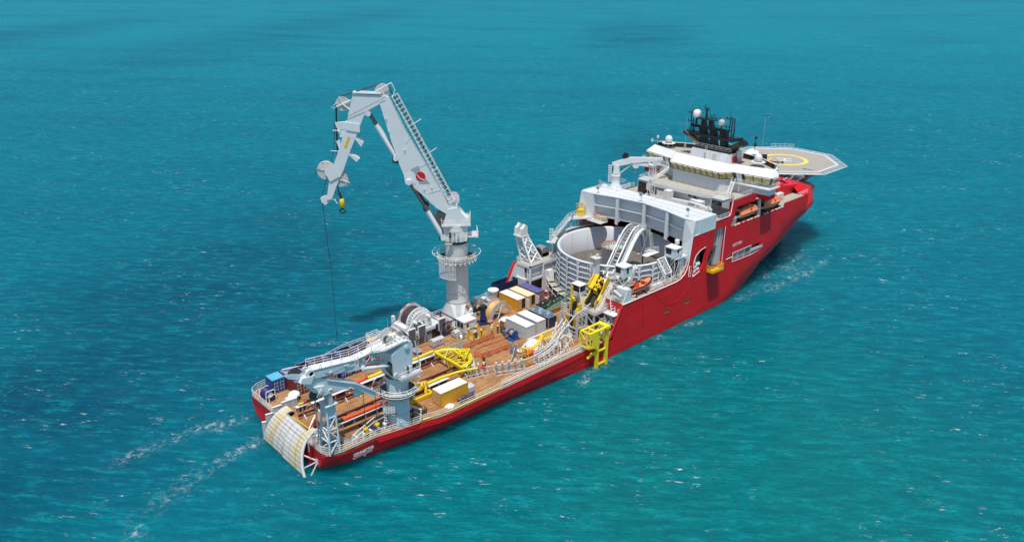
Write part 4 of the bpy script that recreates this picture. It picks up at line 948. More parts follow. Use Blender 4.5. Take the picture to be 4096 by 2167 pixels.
# ------------------------------------------------------------------ main crane
def frame(x0, y0, az):
    d = Vector((math.cos(az), math.sin(az), 0)); p = Vector((math.sin(az), -math.cos(az), 0)); o = Vector((x0, y0, 0))
    return lambda s, t, z: o+d*s+p*t+Vector((0, 0, z))
def plate_sz(mb, P, poly, t0, t1):
    return mb.prism([P(s, t0, z) for s, z in poly], P(0, t1, 0)-P(0, t0, 0))
def disc(mb, P, s, z, r, t0, t1, n=28): return mb.tube(P(s, t0, z), P(s, t1, z), r, n)
def sheave(mb, P, s, z, r, t0, t1, n=28):
    a, b = P(s, t0, z), P(s, t1, z); d = (b-a)
    mb.tube(a, a+d*.2, r, n).tube(a+d*.2, a+d*.8, r*.93, n).tube(a+d*.8, b, r, n)
    mb.tube(a-d*.15, b+d*.15, r*.16, 10)
CX, CY = 46.0, 11.2
cr = thing('main_crane', 'tall white knuckle-boom crane folded high over the port side with grey pedestal', 'crane', (CX, CY, 4.2))
P = frame(CX, CY, math.radians(141.29))
q = MB(); q.lathe([(4.0, 4.2), (3.55, 5.6), (2.32, 9.0), (2.3, 11), (2.3, 18.2), (2.32, 22.0)], (CX, CY, 0), 40); q.build('pedestal', mat('pedestal_grey', (.60, .61, .60), .42, dirt=.2), cr)
q = MB(); q.lathe([(2.34, 10.85), (2.36, 10.95), (2.34, 11.05)], (CX, CY, 0), 40).lathe([(2.36, 8.95), (2.42, 9.05), (2.36, 9.15)], (CX, CY, 0), 40)
q.lathe([(3.62, 5.5), (3.68, 5.6), (3.6, 5.7)], (CX, CY, 0), 40); q.build('weld_ring', lgrey, cr)
dn = Vector((-.58, -.81, 0)); sd2 = Vector((.81, -.58, 0)); cc = Vector((CX, CY, 0))
q = MB(); a, b = cc+dn*2.36-sd2*1.5+Vector((0, 0, 8.7)), cc+dn*2.36+sd2*1.5+Vector((0, 0, 8.7)); bo = cc+dn*4.05+Vector((0, 0, 4.3))
q.hexa([bo-sd2*.5-dn*1, bo-dn*1+sd2*.5, bo+sd2*.5, bo-sd2*.5], [a-dn*1, b-dn*1, b, a]); q.build('pedestal_gusset', white, cr)
q = MB(); q.lathe([(2.3, 18.25), (3.9, 18.25), (3.9, 18.4), (2.3, 18.4)], (CX, CY, 0), 40, smooth=False); q.build('ring_platform', dgrey, cr)
def ringrail(mb, c, r, z, h=1.15, bars=3, n=28, r2=None):
    for k in range(bars+1): mb.ring((c[0], c[1], z+h*k/bars), r, .045, 'z', 36, 5)
    for i in range(n):
        a = 2*PI*i/n; mb.tube((c[0]+r*math.cos(a), c[1]+r*math.sin(a), z), (c[0]+r*math.cos(a), c[1]+r*math.sin(a), z+h), .04, 5)
    if r2:
        mb.ring((c[0], c[1], z+h), r2, .05, 'z', 36, 5)
        for i in range(n//2):
            a = 4*PI*i/n; mb.tube((c[0]+r*math.cos(a), c[1]+r*math.sin(a), z+h), (c[0]+r2*math.cos(a), c[1]+r2*math.sin(a), z+h), .045, 5)
q = MB(); ringrail(q, (CX, CY), 3.9, 18.4, 1.3, 3, 28, 4.9); q.build('ring_railing', railw, cr)
# caged side balcony below the ring
q = MB()
for k in range(10):
    z = 14.9+k*.38
    q.path([cc+Vector((3.9*math.cos(a), 3.9*math.sin(a), z)) for a in [math.radians(165+i*9) for i in range(8)]]+[cc+Vector((2.3*math.cos(math.radians(228)), 2.3*math.sin(math.radians(228)), z))], .045, 5)
for i in range(8):
    a = math.radians(165+i*9); q.tube(cc+Vector((3.9*math.cos(a), 3.9*math.sin(a), 14.9)), cc+Vector((3.9*math.cos(a), 3.9*math.sin(a), 19.6)), .045, 5)
q.build('balcony_cage', railw, cr)
MB().vprism([(CX+2.2*math.cos(math.radians(165+i*9)), CY+2.2*math.sin(math.radians(165+i*9))) for i in range(8)]+[(CX+3.85*math.cos(math.radians(228-i*9)), CY+3.85*math.sin(math.radians(228-i*9))) for i in range(8)], 14.8, 14.9).build('balcony_floor', lgrey, cr)
q = MB(); q.lathe([(2.45, 21.9), (2.5, 22.15), (2.45, 22.4)], (CX, CY, 0), 40); q.build('slew_ring', black, cr)
MB().cyl((CX, CY, 0), 2.38, 22.3, 25.7, 36).build('slewing_column', cranew, cr)
# crane house: flanks carrying the boom foot
q = MB()
for t0, t1 in ((-1.7, -1.25), (1.25, 1.7)): plate_sz(q, P, [(-2.2, 22.4), (2.3, 22.4), (2.6, 25.7), (1.5, 29.2), (-.3, 29.4), (-2.4, 26.6)], t0, t1)
plate_sz(q, P, [(-2.9, 25.6), (-.6, 25.6), (-.2, 28.0), (-2.6, 27.0)], -1.25, 1.25)
q.build('slewing_house', cranew, cr)
q = MB(); q.vprism([P(s, t, 0)[:2] for s, t in ((2.9, -2.4), (2.9, 1.7), (-2.8, 2.3), (-3.0, -2.2))], 25.7, 25.85); q.build('house_platform', lgrey, cr)
q = MB(); q.rail([P(*p) for p in ((0, -2.3, 25.85), (2.85, -2.35, 25.85), (2.8, 1.6, 25.85))], 1.15).rail([P(*p) for p in ((2.8, 1.6, 25.85), (-2.7, 2.2, 25.85), (-2.9, -2.1, 25.85), (-1, -2.3, 25.85))], 1.15)
q.rail([P(-4.2, 1.8, 23.4), P(-4.4, -2.2, 23.4), P(-.6, -3.0, 23.4)], 1.15, 3, 1.2).rail([P(-.6, -3.0, 23.4), P(.8, -2.9, 22.2), P(2.2, -2.8, 22.2), P(2.2, -2.4, 22.2)], 1.15, 3, 1.2)
for z in (25.9, 27): q.path([P(-2.9, 1.5, z+.8), P(-2.9, -1.8, z+.8)], .05, 5)
q.build('house_railing', railw, cr)
q = MB(); q.vprism([P(s, t, 0)[:2] for s, t in ((-2.3, -1.9), (-4.4, -2.3), (-4.2, 1.8), (-2.3, 1.5))], 23.3, 23.4).vprism([P(s, t, 0)[:2] for s, t in ((.8, -2.2), (.8, -2.9), (2.2, -2.8), (2.2, -2.2))], 22.1, 22.2); q.build('side_platform', lgrey, cr)
q = MB()
for i in range(9): q.path([P(2.4+random.uniform(-.2, .3), -1.2+.15*i, 24.4), P(3.4, -1.2+.2*i, 22.6+random.uniform(-.4, .6)), P(2.6, -1.3+.2*i, 23.2)], .06, 5)
for i in range(2): q.box(*P(.3+i*.9, -2.5, 22.5), *(P(.3+i*.9, -2.5, 22.5)+Vector((.35, .35, 2.0))))
q.build('hydraulic_hoses', dgrey, cr)
q = MB(); a = P(.3, -2.35, 24); q.tube(P(.5, -2.45, 22.6), P(.5, -2.45, 24.8), .22, 8).tube(P(-.4, -2.45, 22.6), P(-.4, -2.45, 24.8), .22, 8); q.build('accumulator', lgrey, cr)
# main boom
bo = MB()
plate_sz(bo, P, [(.2, 27.6), (1.5, 27.8), (3.7, 29.2), (6.7, 32.3), (8.7, 34.0), (9.6, 34.4), (9.75, 35.9), (10.7, 38.6), (11.7, 42.1), (13.7, 50.1), (12.9, 51.4), (11.9, 50.9), (9.0, 44.3), (6.5, 39.8), (2.4, 32.2), (1.2, 29.4)], -1.0, 1.0)
bo.build('boom', cranew, cr)
q = MB(); plate_sz(q, P, [(9.6, 34.4), (9.75, 35.9), (8.5, 36.6), (7.6, 34.4), (8.7, 33.7)], -1.06, 1.06)
for s, z in ((11.0, 40), (12.2, 44.6), (9.4, 41), (4.5, 33.5), (12.6, 47), (6, 33.2)): disc(q, P, s, z, .12, -1.25, 1.25, 8)
for u in (.18, .42, .66, .86):
    a = Vector((.8, 0, 29))
    q.beam(P(.9+11.0*u, -1.03, 29+22*u), P(3.4+10.2*u-2.2*u*u, -1.03, 28.6+20.6*u), .05, .07, P(0, 1, 0)-P(0, 0, 0))
q.build('boom_stiffener', cranew, cr)
q = MB()
nz = [(8.45, 37.1), (6.95, 37.9), (6.6, 36.9), (6.2, 36.0), (4.85, 34.25), (6.9, 34.2), (7.1, 35.0), (7.75, 36.5)]
plate_sz(q, P, nz, -1.035, -1.0); q.build('boom_logo', logogrey, cr)
MB().tube(P(6.6, -1.04, 35.7), P(6.6, -1.06, 35.7), .93, 28).build('boom_logo_disc', logored, cr)
MB().path([P(7.3, -1.075, 36.1), P(7.0, -1.075, 35.6), P(6.5, -1.075, 35.2), P(5.9, -1.075, 34.95)], .07, 5).build('boom_logo_line', signw, cr)
# boom walkway with ladder rails on the outer side
w0, w1 = Vector((1.5, 0, 30.2)), Vector((11.6, 0, 50.9))
q = MB(); dd_ = (w1-w0).normalized(); nn = Vector((-dd_.z, 0, dd_.x))
def W_(u, o, t): 
    v = w0.lerp(w1, u)+nn*o; return P(v.x, t, v.z)
for t in (-1.2, .3):
    for o in (.35, 1.45): q.tube(W_(0, o, t), W_(1, o, t), .055, 5)
for i in range(27):
    u = i/26
    for t in (-1.2, .3): q.tube(W_(u, .3, t), W_(u, 1.45, t), .045, 5)
    q.tube(W_(u, .3, -1.2), W_(u, .3, .3), .05, 5)
for u in (.10, .30, .45, .72): q.tube(W_(u, .1, -.8), W_(u+.015, 3.2 if u in (.45, .72) else 1.7, -.8), .07, 5)
q.build('boom_walkway', railw, cr)
q = MB()
for t in (.5, .75): q.path([W_(0, .8, t), W_(1, 1.1, t)], .10, 5)
q.build('boom_hydraulic_lines', wire, cr)
# luffing cylinders
for t in (-1.35, 1.35):
    q = MB(); q.tube(P(2.6, t, 23.3), P(5.9, t, 29.5), .48, 14); q.build('luffing_cylinder', cranew, cr)
    q = MB(); q.tube(P(5.9, t, 29.5), P(8.8, t, 34.6), .27, 12).tube(P(5.6, t, 28.9), P(6.0, t, 29.7), .55, 12); q.build('cylinder_rod', dgrey, cr)
q = MB(); disc(q, P, 2.5, 23.3, .6, -1.9, 1.9, 14); disc(q, P, 8.85, 34.7, .55, -1.7, 1.7, 14); q.build('cylinder_pin', cranew, cr)
# jib
q = MB()
plate_sz(q, P, [(12.8, 50.0), (13.5, 49.8), (15.6, 48.7), (16.8, 47.4), (17.9, 44.9), (19.7, 41.0), (21.4, 36.9), (22.2, 35.5), (24.0, 31.3), (25.0, 31.2), (24.3, 34.5), (23.1, 38.2), (21.6, 41.8), (20.0, 46.5), (18.5, 51.6), (12.9, 51.3)], -.8, .8)
q.build('jib', cranew, cr)
q = MB(); plate_sz(q, P, [(18.6, 51.75), (13.2, 51.5), (13.2, 51.7), (18.5, 51.95)], -1.0, 1.0)
plate_sz(q, P, [(20.1, 46.3), (22.3, 46.2), (21.5, 43.4), (20.7, 43.6)], -.3, .3); plate_sz(q, P, [(17.6, 46.0), (20.3, 46.4), (20.2, 44.9), (17.7, 44.4)], -.95, .95)
plate_sz(q, P, [(17.8, 43.0), (19.0, 43.6), (17.6, 41.6), (17.2, 42.4)], -.85, .85); plate_sz(q, P, [(18.9, 39.9), (20.4, 40.4), (18.7, 38.7), (18.1, 39.3)], -.85, .85); plate_sz(q, P, [(21.6, 42.8), (22.3, 42.6), (21.9, 41.3), (21.5, 41.5)], -.4, .4)
for s, z in ((22.8, 44.8), (23.4, 40.9)): q.tube(P(s-1.4, -.5, z-.15), P(s, -.5, z), .07, 5)
plate_sz(q, P, [(24.9, 36.9), (23.0, 38.3), (22.2, 35.9), (24.0, 34.9)], -1.0, -.8)
q.build('jib_bracket', cranew, cr)
MB().prism([P(s, -.81, z) for s, z in ((20.0, 43.6), (19.5, 43.5), (20.4, 41.4), (20.9, 41.5))], P(0, -.02, 0)-P(0, 0, 0)).build('safe_load_sign', signy, cr)
q = MB(); q.tube(P(15.9, -.9, 47.9), P(15.9, .9, 47.9), .5, 14); q.tube(P(11.2, -1.2, 39.3), P(11.2, 1.2, 39.3), .5, 12); q.build('jib_pin', cranew, cr)
for t in (-.55, .55):
    MB().tube(P(11.0, t, 39.1), P(14.6, t, 45.7), .42, 14).build('jib_cylinder', cranew, cr); MB().tube(P(14.6, t, 45.7), P(15.9, t, 48.1), .25, 12).build('jib_cylinder_rod', dgrey, cr)
q = MB()
for i in range(7): q.path([P(11.3+.1*i, -.6+.15*i, 39.7), P(11.9, -.5+.15*i, 38.4+.1*i), P(10.4, -.5+.15*i, 38.2)], .06, 5)
q.build('hose_loop', dgrey, cr)
for nm, s, z, r in (('apex_sheave', 13.1, 52.0, 1.35), ('tip_sheave', 20.55, 49.7, 1.35)):
    q = MB(); sheave(q, P, s, z, r, -.25, .35); q.build(nm, lgrey if nm == 'tip_sheave' else lgrey, cr)
q = MB(); q.tube(P(15.0, -.7, 51.6), P(11.3, -.7, 53.6), .11, 6).tube(P(11.3, -.7, 53.6), P(10.7, -.7, 52.2), .09, 6).tube(P(10.7, -.7, 52.2), P(11.3, -.7, 50.8), .09, 6).tube(P(13.1, -.6, 52), P(12.4, -.7, 50.8), .1, 6)
q.tube(P(19.0, -.5, 50.4), P(20.6, -.5, 49.7), .13, 6).tube(P(19.2, -.5, 48.6), P(20.6, -.5, 49.7), .13, 6).tube(P(19.0, .5, 50.4), P(20.6, .5, 49.7), .13, 6).tube(P(20.6, -.4, 49.7), P(21.2, -.4, 51.1), .07, 5).tube(P(20.6, -.4, 49.7), P(21.8, -.4, 49.2), .07, 5).path([P(21.6, -.4, 50.0), P(22.7, -.4, 49.0), P(22.2, -.4, 48.9), P(21.5, -.4, 49.4)], .06, 5)
q.build('sheave_bracket', railw, cr)
q = MB(); sheave(q, P, 24.7, 36.9, 1.65, -.5, .1); q.build('deflector_sheave', lgrey, cr)
q = MB(); sheave(q, P, 22.0, 35.2, 1.45, -.5, .5); q.build('deflector_sheave', lgrey, cr)
q = MB(); q.lathe([(1.72, -.55), (1.78, -.55), (1.78, .2), (1.72, .2), (1.72, -.55)], (0, 0, 0), 20, PI*.25, PI*1.35, 'y'); 
M_ = Matrix.Translation(P(24.7, 0, 36.9)) @ Matrix.Rotation(math.radians(141.29), 4, 'Z'); q.v = [tuple(M_ @ Vector(v)) for v in q.v]
plate_sz(q, P, [(26.4, 37.3), (25.9, 38.4), (24.7, 38.6), (23.2, 38.4), (23.0, 36.6)], -.62, -.55); q.tube(P(22.1, -.6, 35.2), P(20.2, -.6, 34.5), .1, 6).tube(P(20.9, -.6, 33.9), P(22.0, -.6, 36.7), .08, 5)
q.build('sheave_guard', rustyw, cr)
q = MB(); plate_sz(q, P, [(26.2, 31.5), (25.2, 31.9), (24.2, 31.6), (24.6, 30.6), (25.3, 30.1), (26.0, 30.6)], -.45, -.3); plate_sz(q, P, [(26.2, 31.5), (25.2, 31.9), (24.2, 31.6), (24.6, 30.6), (25.3, 30.1), (26.0, 30.6)], .3, .45)
q.tube(P(24.2, -.6, 31.4), P(23.2, -.6, 31.1), .08, 5).tube(P(23.4, -.6, 31.1), P(23.0, -.6, 30.4), .1, 5).tube(P(24.2, .3, 31.2), P(22.9, .3, 31.3), .09, 5); q.build('jib_nose', cranew, cr)
q = MB(); sheave(q, P, 25.3, 31.0, .62, -.25, .25); q.build('nose_sheave', lgrey, cr)
q = MB(); q.box(*P(24.6, -.55, 31.5), *(P(24.6, -.55, 31.5)+Vector((.9, .9, .25)))).box(*P(25.4, -.45, 30.7), *(P(25.4, -.45, 30.7)+Vector((.7, .4, .25)))); q.build('jib_nose_stop', yellow, cr)
q = MB()
q.path([P(13.5, 0, 53.25), P(20.8, 0, 51.05)], .085, 5).path([P(13.5, .15, 53.3), P(20.8, .15, 51.1)], .085, 5).path([P(21.9, 0, 49.7), P(22.1, 0, 46), P(22.35, 0, 41), P(22.6, 0, 38.3)], .10, 5).path([P(21.8, .15, 49.6), P(22.3, .15, 38.5)], .09, 5)
q.path([P(22.3, -.3, 46.3), P(22.9, -.3, 40.9), P(25.8, -.3, 32)], .06, 5).path([P(11.9, .2, 52.7), P(2.0, .2, 33.5), P(.8, .2, 31.4)], .10, 5).path([P(22.5, 0, 36.4), P(24.9, 0, 31.5)], .06, 5)
q.path([P(21.8, -.9, 46.4), P(12.5, -1.2, 51.0)], .035, 4)
q.build('hoist_rope', wire, cr)
q = MB(); q.path([P(26.0, 0, 31.0), (26.17, 27.09, 15), (26.17, 27.09, -.5)], .06, 5); q.build('hanging_wire', wire, cr)
q = MB(); q.path([P(22.9, 0, 34.1), P(22.6, 0, 32.6), P(22.3, 0, 31.2)], .10, 6).path([P(23.0, .2, 34), P(23.4, .2, 32.4), P(22.9, .2, 31.9), P(22.8, .2, 33.4)], .04, 5); q.tube(P(22.5, 0, 32.4), P(22.25, 0, 31.2), .28, 10, .2); q.build('hook_rope', wire, cr)
q = MB(); a = P(22.17, 0, 0); q.lathe([(.001, 29.35), (.4, 29.4), (.52, 29.55), (.52, 30.8), (.4, 31.1), (.15, 31.2), (.001, 31.2)], (a.x, a.y, 0), 16); q.build('hook_block', yellow, cr)
q = MB(); q.tube((a.x, a.y, 29.4), (a.x, a.y, 29.0), .13, 8)
for sg in (-1, 1): q.path([a+Vector((0, 0, 29.1)), a+Vector((.25*sg, -.25*sg, 29.0)), a+Vector((.42*sg, -.42*sg, 28.7)), a+Vector((.25*sg, -.25*sg, 28.35)), a+Vector((0, 0, 28.25))], .13, 7)
q.build('hook', black, cr)
q = MB(); q.path([P(21.7, -.2, 31.0).lerp(P(3.6, -1, 23.7), u)-Vector((0, 0, 1.2*math.sin(PI*u))) for u in [i/12 for i in range(13)]], .03, 4); q.build('tag_line', wire, cr)
# hoist winch behind the boom foot
q = MB(); disc(q, P, .3, 30.8, 1.15, -.9, -.75); disc(q, P, .3, 30.8, 1.15, .75, .9); disc(q, P, .3, 30.8, .35, -1.3, 1.2, 12)
plate_sz(q, P, [(1.6, 31.2), (-.4, 29.9), (-.6, 29.2), (1.2, 28.8)], -1.0, -.9); plate_sz(q, P, [(1.6, 31.2), (-.4, 29.9), (-.6, 29.2), (1.2, 28.8)], .9, 1.0)
for i in range(12):
    a_ = i*PI/6; q.beam(P(.3+.4*math.cos(a_), -.93, 30.8+.4*math.sin(a_)), P(.3+1.1*math.cos(a_), -.93, 30.8+1.1*math.sin(a_)), .05, .08)
q.build('winch', cranew, cr)
q = MB(); disc(q, P, .3, 30.8, .85, -.74, .74); q.build('winch_rope', redtrim, cr)
q = MB(); disc(q, P, 2.4, 27.2, 1.5, -.9, .4, 24); q.build('lower_drum', dgrey, cr)
q = MB(); q.lathe([(2.35, 7.4), (2.5, 7.4)], (CX, CY, 0), 8)
for i in range(12):
    a_ = math.radians(200+i*14); p = cc+Vector((4.05*math.cos(a_), 4.05*math.sin(a_), 18.15)); q.sphere(p, .16, 6)
q.build('platform_lamp', white, cr)

# ------------------------------------------------------------------ aft crane, resting on its cradle
AX, AY = 14.1, -12.7
ac = thing('aft_crane', 'light blue-white knuckle crane at the starboard quarter with its boom lying over the stern', 'crane', (AX, AY, 4.2))
bluew = mat('shade_tinted_white', (.54, .62, .66), .4, dirt=.18)  # white paint with the bluish cast of shade mixed into its colour
Q = frame(AX, AY, PI)
MB().lathe([(1.83, 4.2), (1.78, 4.9), (1.78, 13.4)], (AX, AY, 0), 36).build('pedestal', bluew, ac)
q = MB(); q.lathe([(1.8, 9.1), (1.83, 9.2), (1.8, 9.3)], (AX, AY, 0), 36).lathe([(1.8, 6.6), (1.83, 6.7), (1.8, 6.8)], (AX, AY, 0), 36); q.build('weld_ring', lgrey, ac)
MB().lathe([(1.78, 10.3), (3.1, 10.3), (3.1, 10.5), (1.78, 10.5)], (AX, AY, 0), 32, smooth=False).build('ring_platform', dgrey, ac)
q = MB(); ringrail(q, (AX, AY), 3.1, 10.5, 1.15, 3, 22, 4.0); q.build('ring_railing', railw, ac)
MB().lathe([(1.95, 10.0), (1.95, 10.3)], (AX, AY, 0), 32).build('lamp_ring', black, ac)
MB().lathe([(1.85, 13.3), (1.95, 13.4), (1.95, 13.6), (1.85, 13.7)], (AX, AY, 0), 32).build('slew_ring', dgrey, ac)
q = MB()
plate_sz(q, Q, [(1.7, 13.7), (1.9, 18.0), (-.6, 19.6), (-1.9, 19.3), (-2.2, 18.6), (-1.8, 13.7)], -1.75, 1.75)
q.build('slewing_house', bluew, ac)
q = MB(); q.tube((AX+.9, AY-1.95, 18.6), (AX+.9, AY-1.7, 18.6), .45, 16).tube((AX+.9, AY-2.02, 18.6), (AX+.9, AY-1.9, 18.6), .25, 12); q.build('boom_foot_pin', bluew, ac)
q = MB(); plate_sz(q, Q, [(15.5, 18.6), (12.2, 18.15), (8.3, 17.25), (6.6, 17.35), (4.0, 18.1), (2.2, 18.5), (.5, 18.6), (-.8, 19.6), (7.8, 19.0), (14.9, 19.9), (15.6, 19.6)], -.75, .75); q.build('boom', bluew, ac)
q = MB(); q.prism([Q(-1.2, -.9, 19.65), Q(7.8, -.85, 19.05), Q(14.9, -.85, 19.95), Q(14.9, .85, 19.95), Q(7.8, .85, 19.05), Q(-1.2, .9, 19.65)], (0, 0, .06))
q.prism([Q(3.0, -1.9, 19.3), Q(-1.2, -1.9, 19.7), Q(-1.2, 1.9, 19.7), Q(3.0, 1.9, 19.3), Q(4.9, .9, 19.2), Q(4.9, -.9, 19.2)], (0, 0, .08)); q.build('boom_top_walkway', white, ac)
q = MB()
for t in (.8, -.8):
    if t > 0: q.rail([Q(15.2, t, 20.0), Q(8, t, 19.1), Q(4.4, t+.2, 19.3)], 1.2, 3, 1.6, .05)
q.rail([Q(4.9, -.9, 19.3), Q(3.0, -1.9, 19.35), Q(-.3, -1.9, 19.6)], 1.1, 3, 1.3).rail([Q(3.6, 1.6, 19.3), Q(3.6, 2.6, 19.5), Q(1.6, 2.6, 19.6), Q(1.6, 1.4, 19.6)], 1.3, 4, 1.)
for i in range(6): s = 14-i*1.75; q.tube(Q(s, -.8, 19.95-.1*i), Q(s-.25, -.8, 20.5-.1*i), .05, 5).tube(Q(s-.5, -.8, 19.95-.1*i), Q(s-.25, -.8, 20.5-.1*i), .05, 5)
for dz in (0, .35, .7, 1.05, 1.4): q.tube(Q(8.0, -.86, 17.4+dz), Q(7.5, -.86, 17.4+dz), .05, 5)
for s in (8.0, 7.5): q.tube(Q(s, -.95, 17.3), Q(s, -.95, 19.6), .07, 5).tube(Q(s, -.8, 19), Q(s, -.8, 20.6), .05, 5)
q.build('boom_railing', railw, ac)
q = MB(); plate_sz(q, Q, [(8.3, 17.35), (8.1, 17.3), (7.2, 17.3), (4.2, 18.35), (3.9, 18.25), (7.3, 17.2)], -.8, -.76)
for a_, b_ in (((9.9, 18.9), (8.6, 18.5)), ((12.4, 18.6), (12.0, 18.8))): q.tube(Q(a_[0], -.9, a_[1]), Q(b_[0], -.9, b_[1]), .07, 5)
q.build('boom_stiffener', cranew, ac)
# maker's mark: grey letters and the red ball
for body, s, w_ in (('N', 7.25, 1.0), ('V', 4.95, 1.0)):
    text(body, 'boom_logo', logogrey, ac, Q(s, -.84, 17.75 if body == 'N' else 17.95), SIDE, 1.6, .01, 1.05, .03)
MB().tube(Q(5.65, -.76, 18.4), Q(5.65, -.82, 18.4), .6, 24).build('boom_logo_rim', signw, ac)
MB().tube(Q(5.65, -.80, 18.4), Q(5.65, -.84, 18.4), .56, 24).build('boom_logo_disc', logored, ac)
MB().path([Q(6.05, -.85, 18.05), Q(5.7, -.85, 18.2), Q(5.35, -.85, 18.55), Q(5.3, -.85, 18.8)], .045, 5).build('boom_logo_line', signw, ac)
for t in (-.95, .95):
    MB().tube(Q(1.6, t, 15.9), Q(4.4, t, 16.6), .26, 12).build('lift_cylinder', bluew, ac); MB().tube(Q(4.4, t, 16.6), Q(6.7, t, 17.2), .3, 12).tube(Q(6.6, t-.15, 17.2), Q(6.6, t+.15, 17.2), .42, 12).build('cylinder_rod', cranew, ac)
q = MB()
for i in range(10): q.path([Q(1.9, -1.6+.1*i, 16.6), Q(2.1+.05*i, -1.7+.1*i, 15.0+.06*i), Q(1.7, -1.7+.1*i, 14.2)], .06, 5)
for i in range(6): q.path([Q(-1.9, -1.2+.2*i, 19.3), Q(-2.6, -1.1+.2*i, 18.2), Q(-2.4, -1.1+.3*i, 17.0)], .06, 5).path([Q(-.9, -.8+.3*i, 19.8), Q(-1.6, -.7+.3*i, 20.5), Q(-2.2, -.9+.3*i, 19.4)], .05, 5)
q.build('hydraulic_hoses', dgrey, ac)
MB().tube(Q(1.4, -2.1, 14.3), Q(1.4, -1.7, 14.3), .5, 16).tube(Q(.9, -2.2, 14.2), Q(.9, -1.8, 14.2), .25, 12).build('hose_reel', lgrey, ac)
q = MB(); disc(q, Q, 1.6, 20.2, .62, -.9, -.75); disc(q, Q, 1.6, 20.2, .62, .1, .25); plate_sz(q, Q, [(2.2, 19.4), (.9, 19.6), (.9, 20.2), (2.0, 20.1)], .25, .4); q.build('winch_flange', lgrey, ac)
q = MB(); disc(q, Q, 1.6, 20.2, .45, -.75, .1); q.build('winch_rope', mat('brown_rope', (.05, .035, .03), .8, dirt=.2), ac)
q = MB(); plate_sz(q, Q, [(4.9, 19.4), (4.3, 19.4), (.2, 20.6), (.2, 21.4), (1.0, 21.5)], 1.0, 1.08); q.build('winch_guard', white, ac)
q = MB()
for i in range(14): s, t = random.uniform(-1.5, .8), random.uniform(-1.4, 1.4); q.box(*Q(s, t, 19.7), *(Q(s, t, 19.7)+Vector((random.uniform(.2, .5), random.uniform(.2, .5), random.uniform(.2, .5)))))
q.build('valve_block', lgrey, ac)
q = MB(); q.vprism([Q(s, t, 0)[:2] for s, t in ((1.2, -1.7), (1.2, -2.7), (-2.8, -2.7), (-3.6, -1.6), (-1.6, -1.2))], 13.7, 13.82).beam(Q(1.2, -2.7, 13.6), Q(-2.8, -2.7, 13.6), .06, .4); q.build('side_platform', lgrey, ac)
q = MB(); q.rail([Q(1.2, -2.7, 13.82), Q(-2.8, -2.7, 13.82), Q(-3.6, -1.6, 13.82)], 1.1, 2, 1.3).tube(Q(-3.5, -1.6, 14), Q(-2.6, -1.9, 19), .06, 5).tube(Q(-3.6, -1.2, 14), Q(-2.7, -1.5, 19), .06, 5); q.build('platform_railing', railw, ac)
for i in range(3): MB().tube(Q(-.4-.4*i, -2.0, 14.0), Q(-.4-.4*i, -2.0, 15.2), .18, 8).build('accumulator', [lgrey, dgrey, white][i], ac)
q = MB(); c0 = Vector((AX, AY, 0))
for k in range(6):
    z = 7.2+k*.3; q.path([c0+Vector((2.6*math.cos(a), 2.6*math.sin(a), z)) for a in [math.radians(150+i*12) for i in range(7)]], .045, 5)
for i in range(7): a = math.radians(150+i*12); q.tube(c0+Vector((2.6*math.cos(a), 2.6*math.sin(a), 7.2)), c0+Vector((2.6*math.cos(a), 2.6*math.sin(a), 9.0)), .045, 5)
for z in (5.3, 5.8, 6.3, 6.8, 9.4, 9.8): q.ring((AX-2.3, AY+.2, z), .4, .04, 'z', 14, 5)
q.tube((AX-2.6, AY-.1, 5), (AX-2.6, AY-.1, 10.3), .04, 5).tube((AX-2.6, AY+.5, 5), (AX-2.6, AY+.5, 10.3), .04, 5)
q.build('ladder_cage', railw, ac)
MB().vprism([(AX+1.75*math.cos(math.radians(150+i*12)), AY+1.75*math.sin(math.radians(150+i*12))) for i in range(7)]+[(AX+2.55*math.cos(math.radians(222-i*12)), AY+2.55*math.sin(math.radians(222-i*12))) for i in range(7)], 7.05, 7.2).build('ladder_landing', dgrey, ac)
q = MB(); plate_sz(q, Q, [(15.2, 18.9), (16.2, 17.7), (15.3, 16.4), (13.9, 15.2), (12.6, 15.2), (8.2, 14.3), (5.0, 11.3), (4.2, 11.4), (4.4, 12.1), (7.8, 14.9), (12.6, 17.5), (13.6, 18.0), (14.2, 18.9)], -.55, .55)
q.build('jib', bluew, ac)
q = MB(); plate_sz(q, Q, [(12.8, 17.6), (7.9, 15.05), (4.6, 12.3), (4.6, 12.15), (8.0, 14.85), (12.8, 17.4)], -.75, .75); plate_sz(q, Q, [(13.9, 15.2), (12.5, 15.3), (13.4, 16.8), (15.2, 17.2)], -.9, -.55); plate_sz(q, Q, [(15.6, 17.9), (17.2, 18.6), (16.8, 19.3), (14.8, 19.1)], -.9, .9)
q.tube(Q(9.3, -.8, 14.9), Q(8.3, -.8, 14.2), .08, 5); q.build('jib_bracket', cranew, ac)
q = MB(); plate_sz(q, Q, [(17.3, 19.0), (18.7, 19.7), (19.1, 20.2), (18.2, 20.3), (16.4, 19.6)], -.25, -.15); plate_sz(q, Q, [(17.3, 19.0), (18.7, 19.7), (19.1, 20.2), (18.2, 20.3), (16.4, 19.6)], .15, .25); q.build('jib_heel', bluew, ac)
for nm, s, z, r in (('heel_sheave', 17.6, 20.0, .95), ('knuckle_sheave', 14.6, 15.4, .95), ('tip_sheave', 7.4, 12.9, .75), ('nose_sheave', 4.6, 11.6, .42)):
    q = MB(); sheave(q, Q, s, z, r, -.12, .2, 24); q.build(nm, bluew if 'tip' in nm or 'nose' in nm else dgrey, ac)
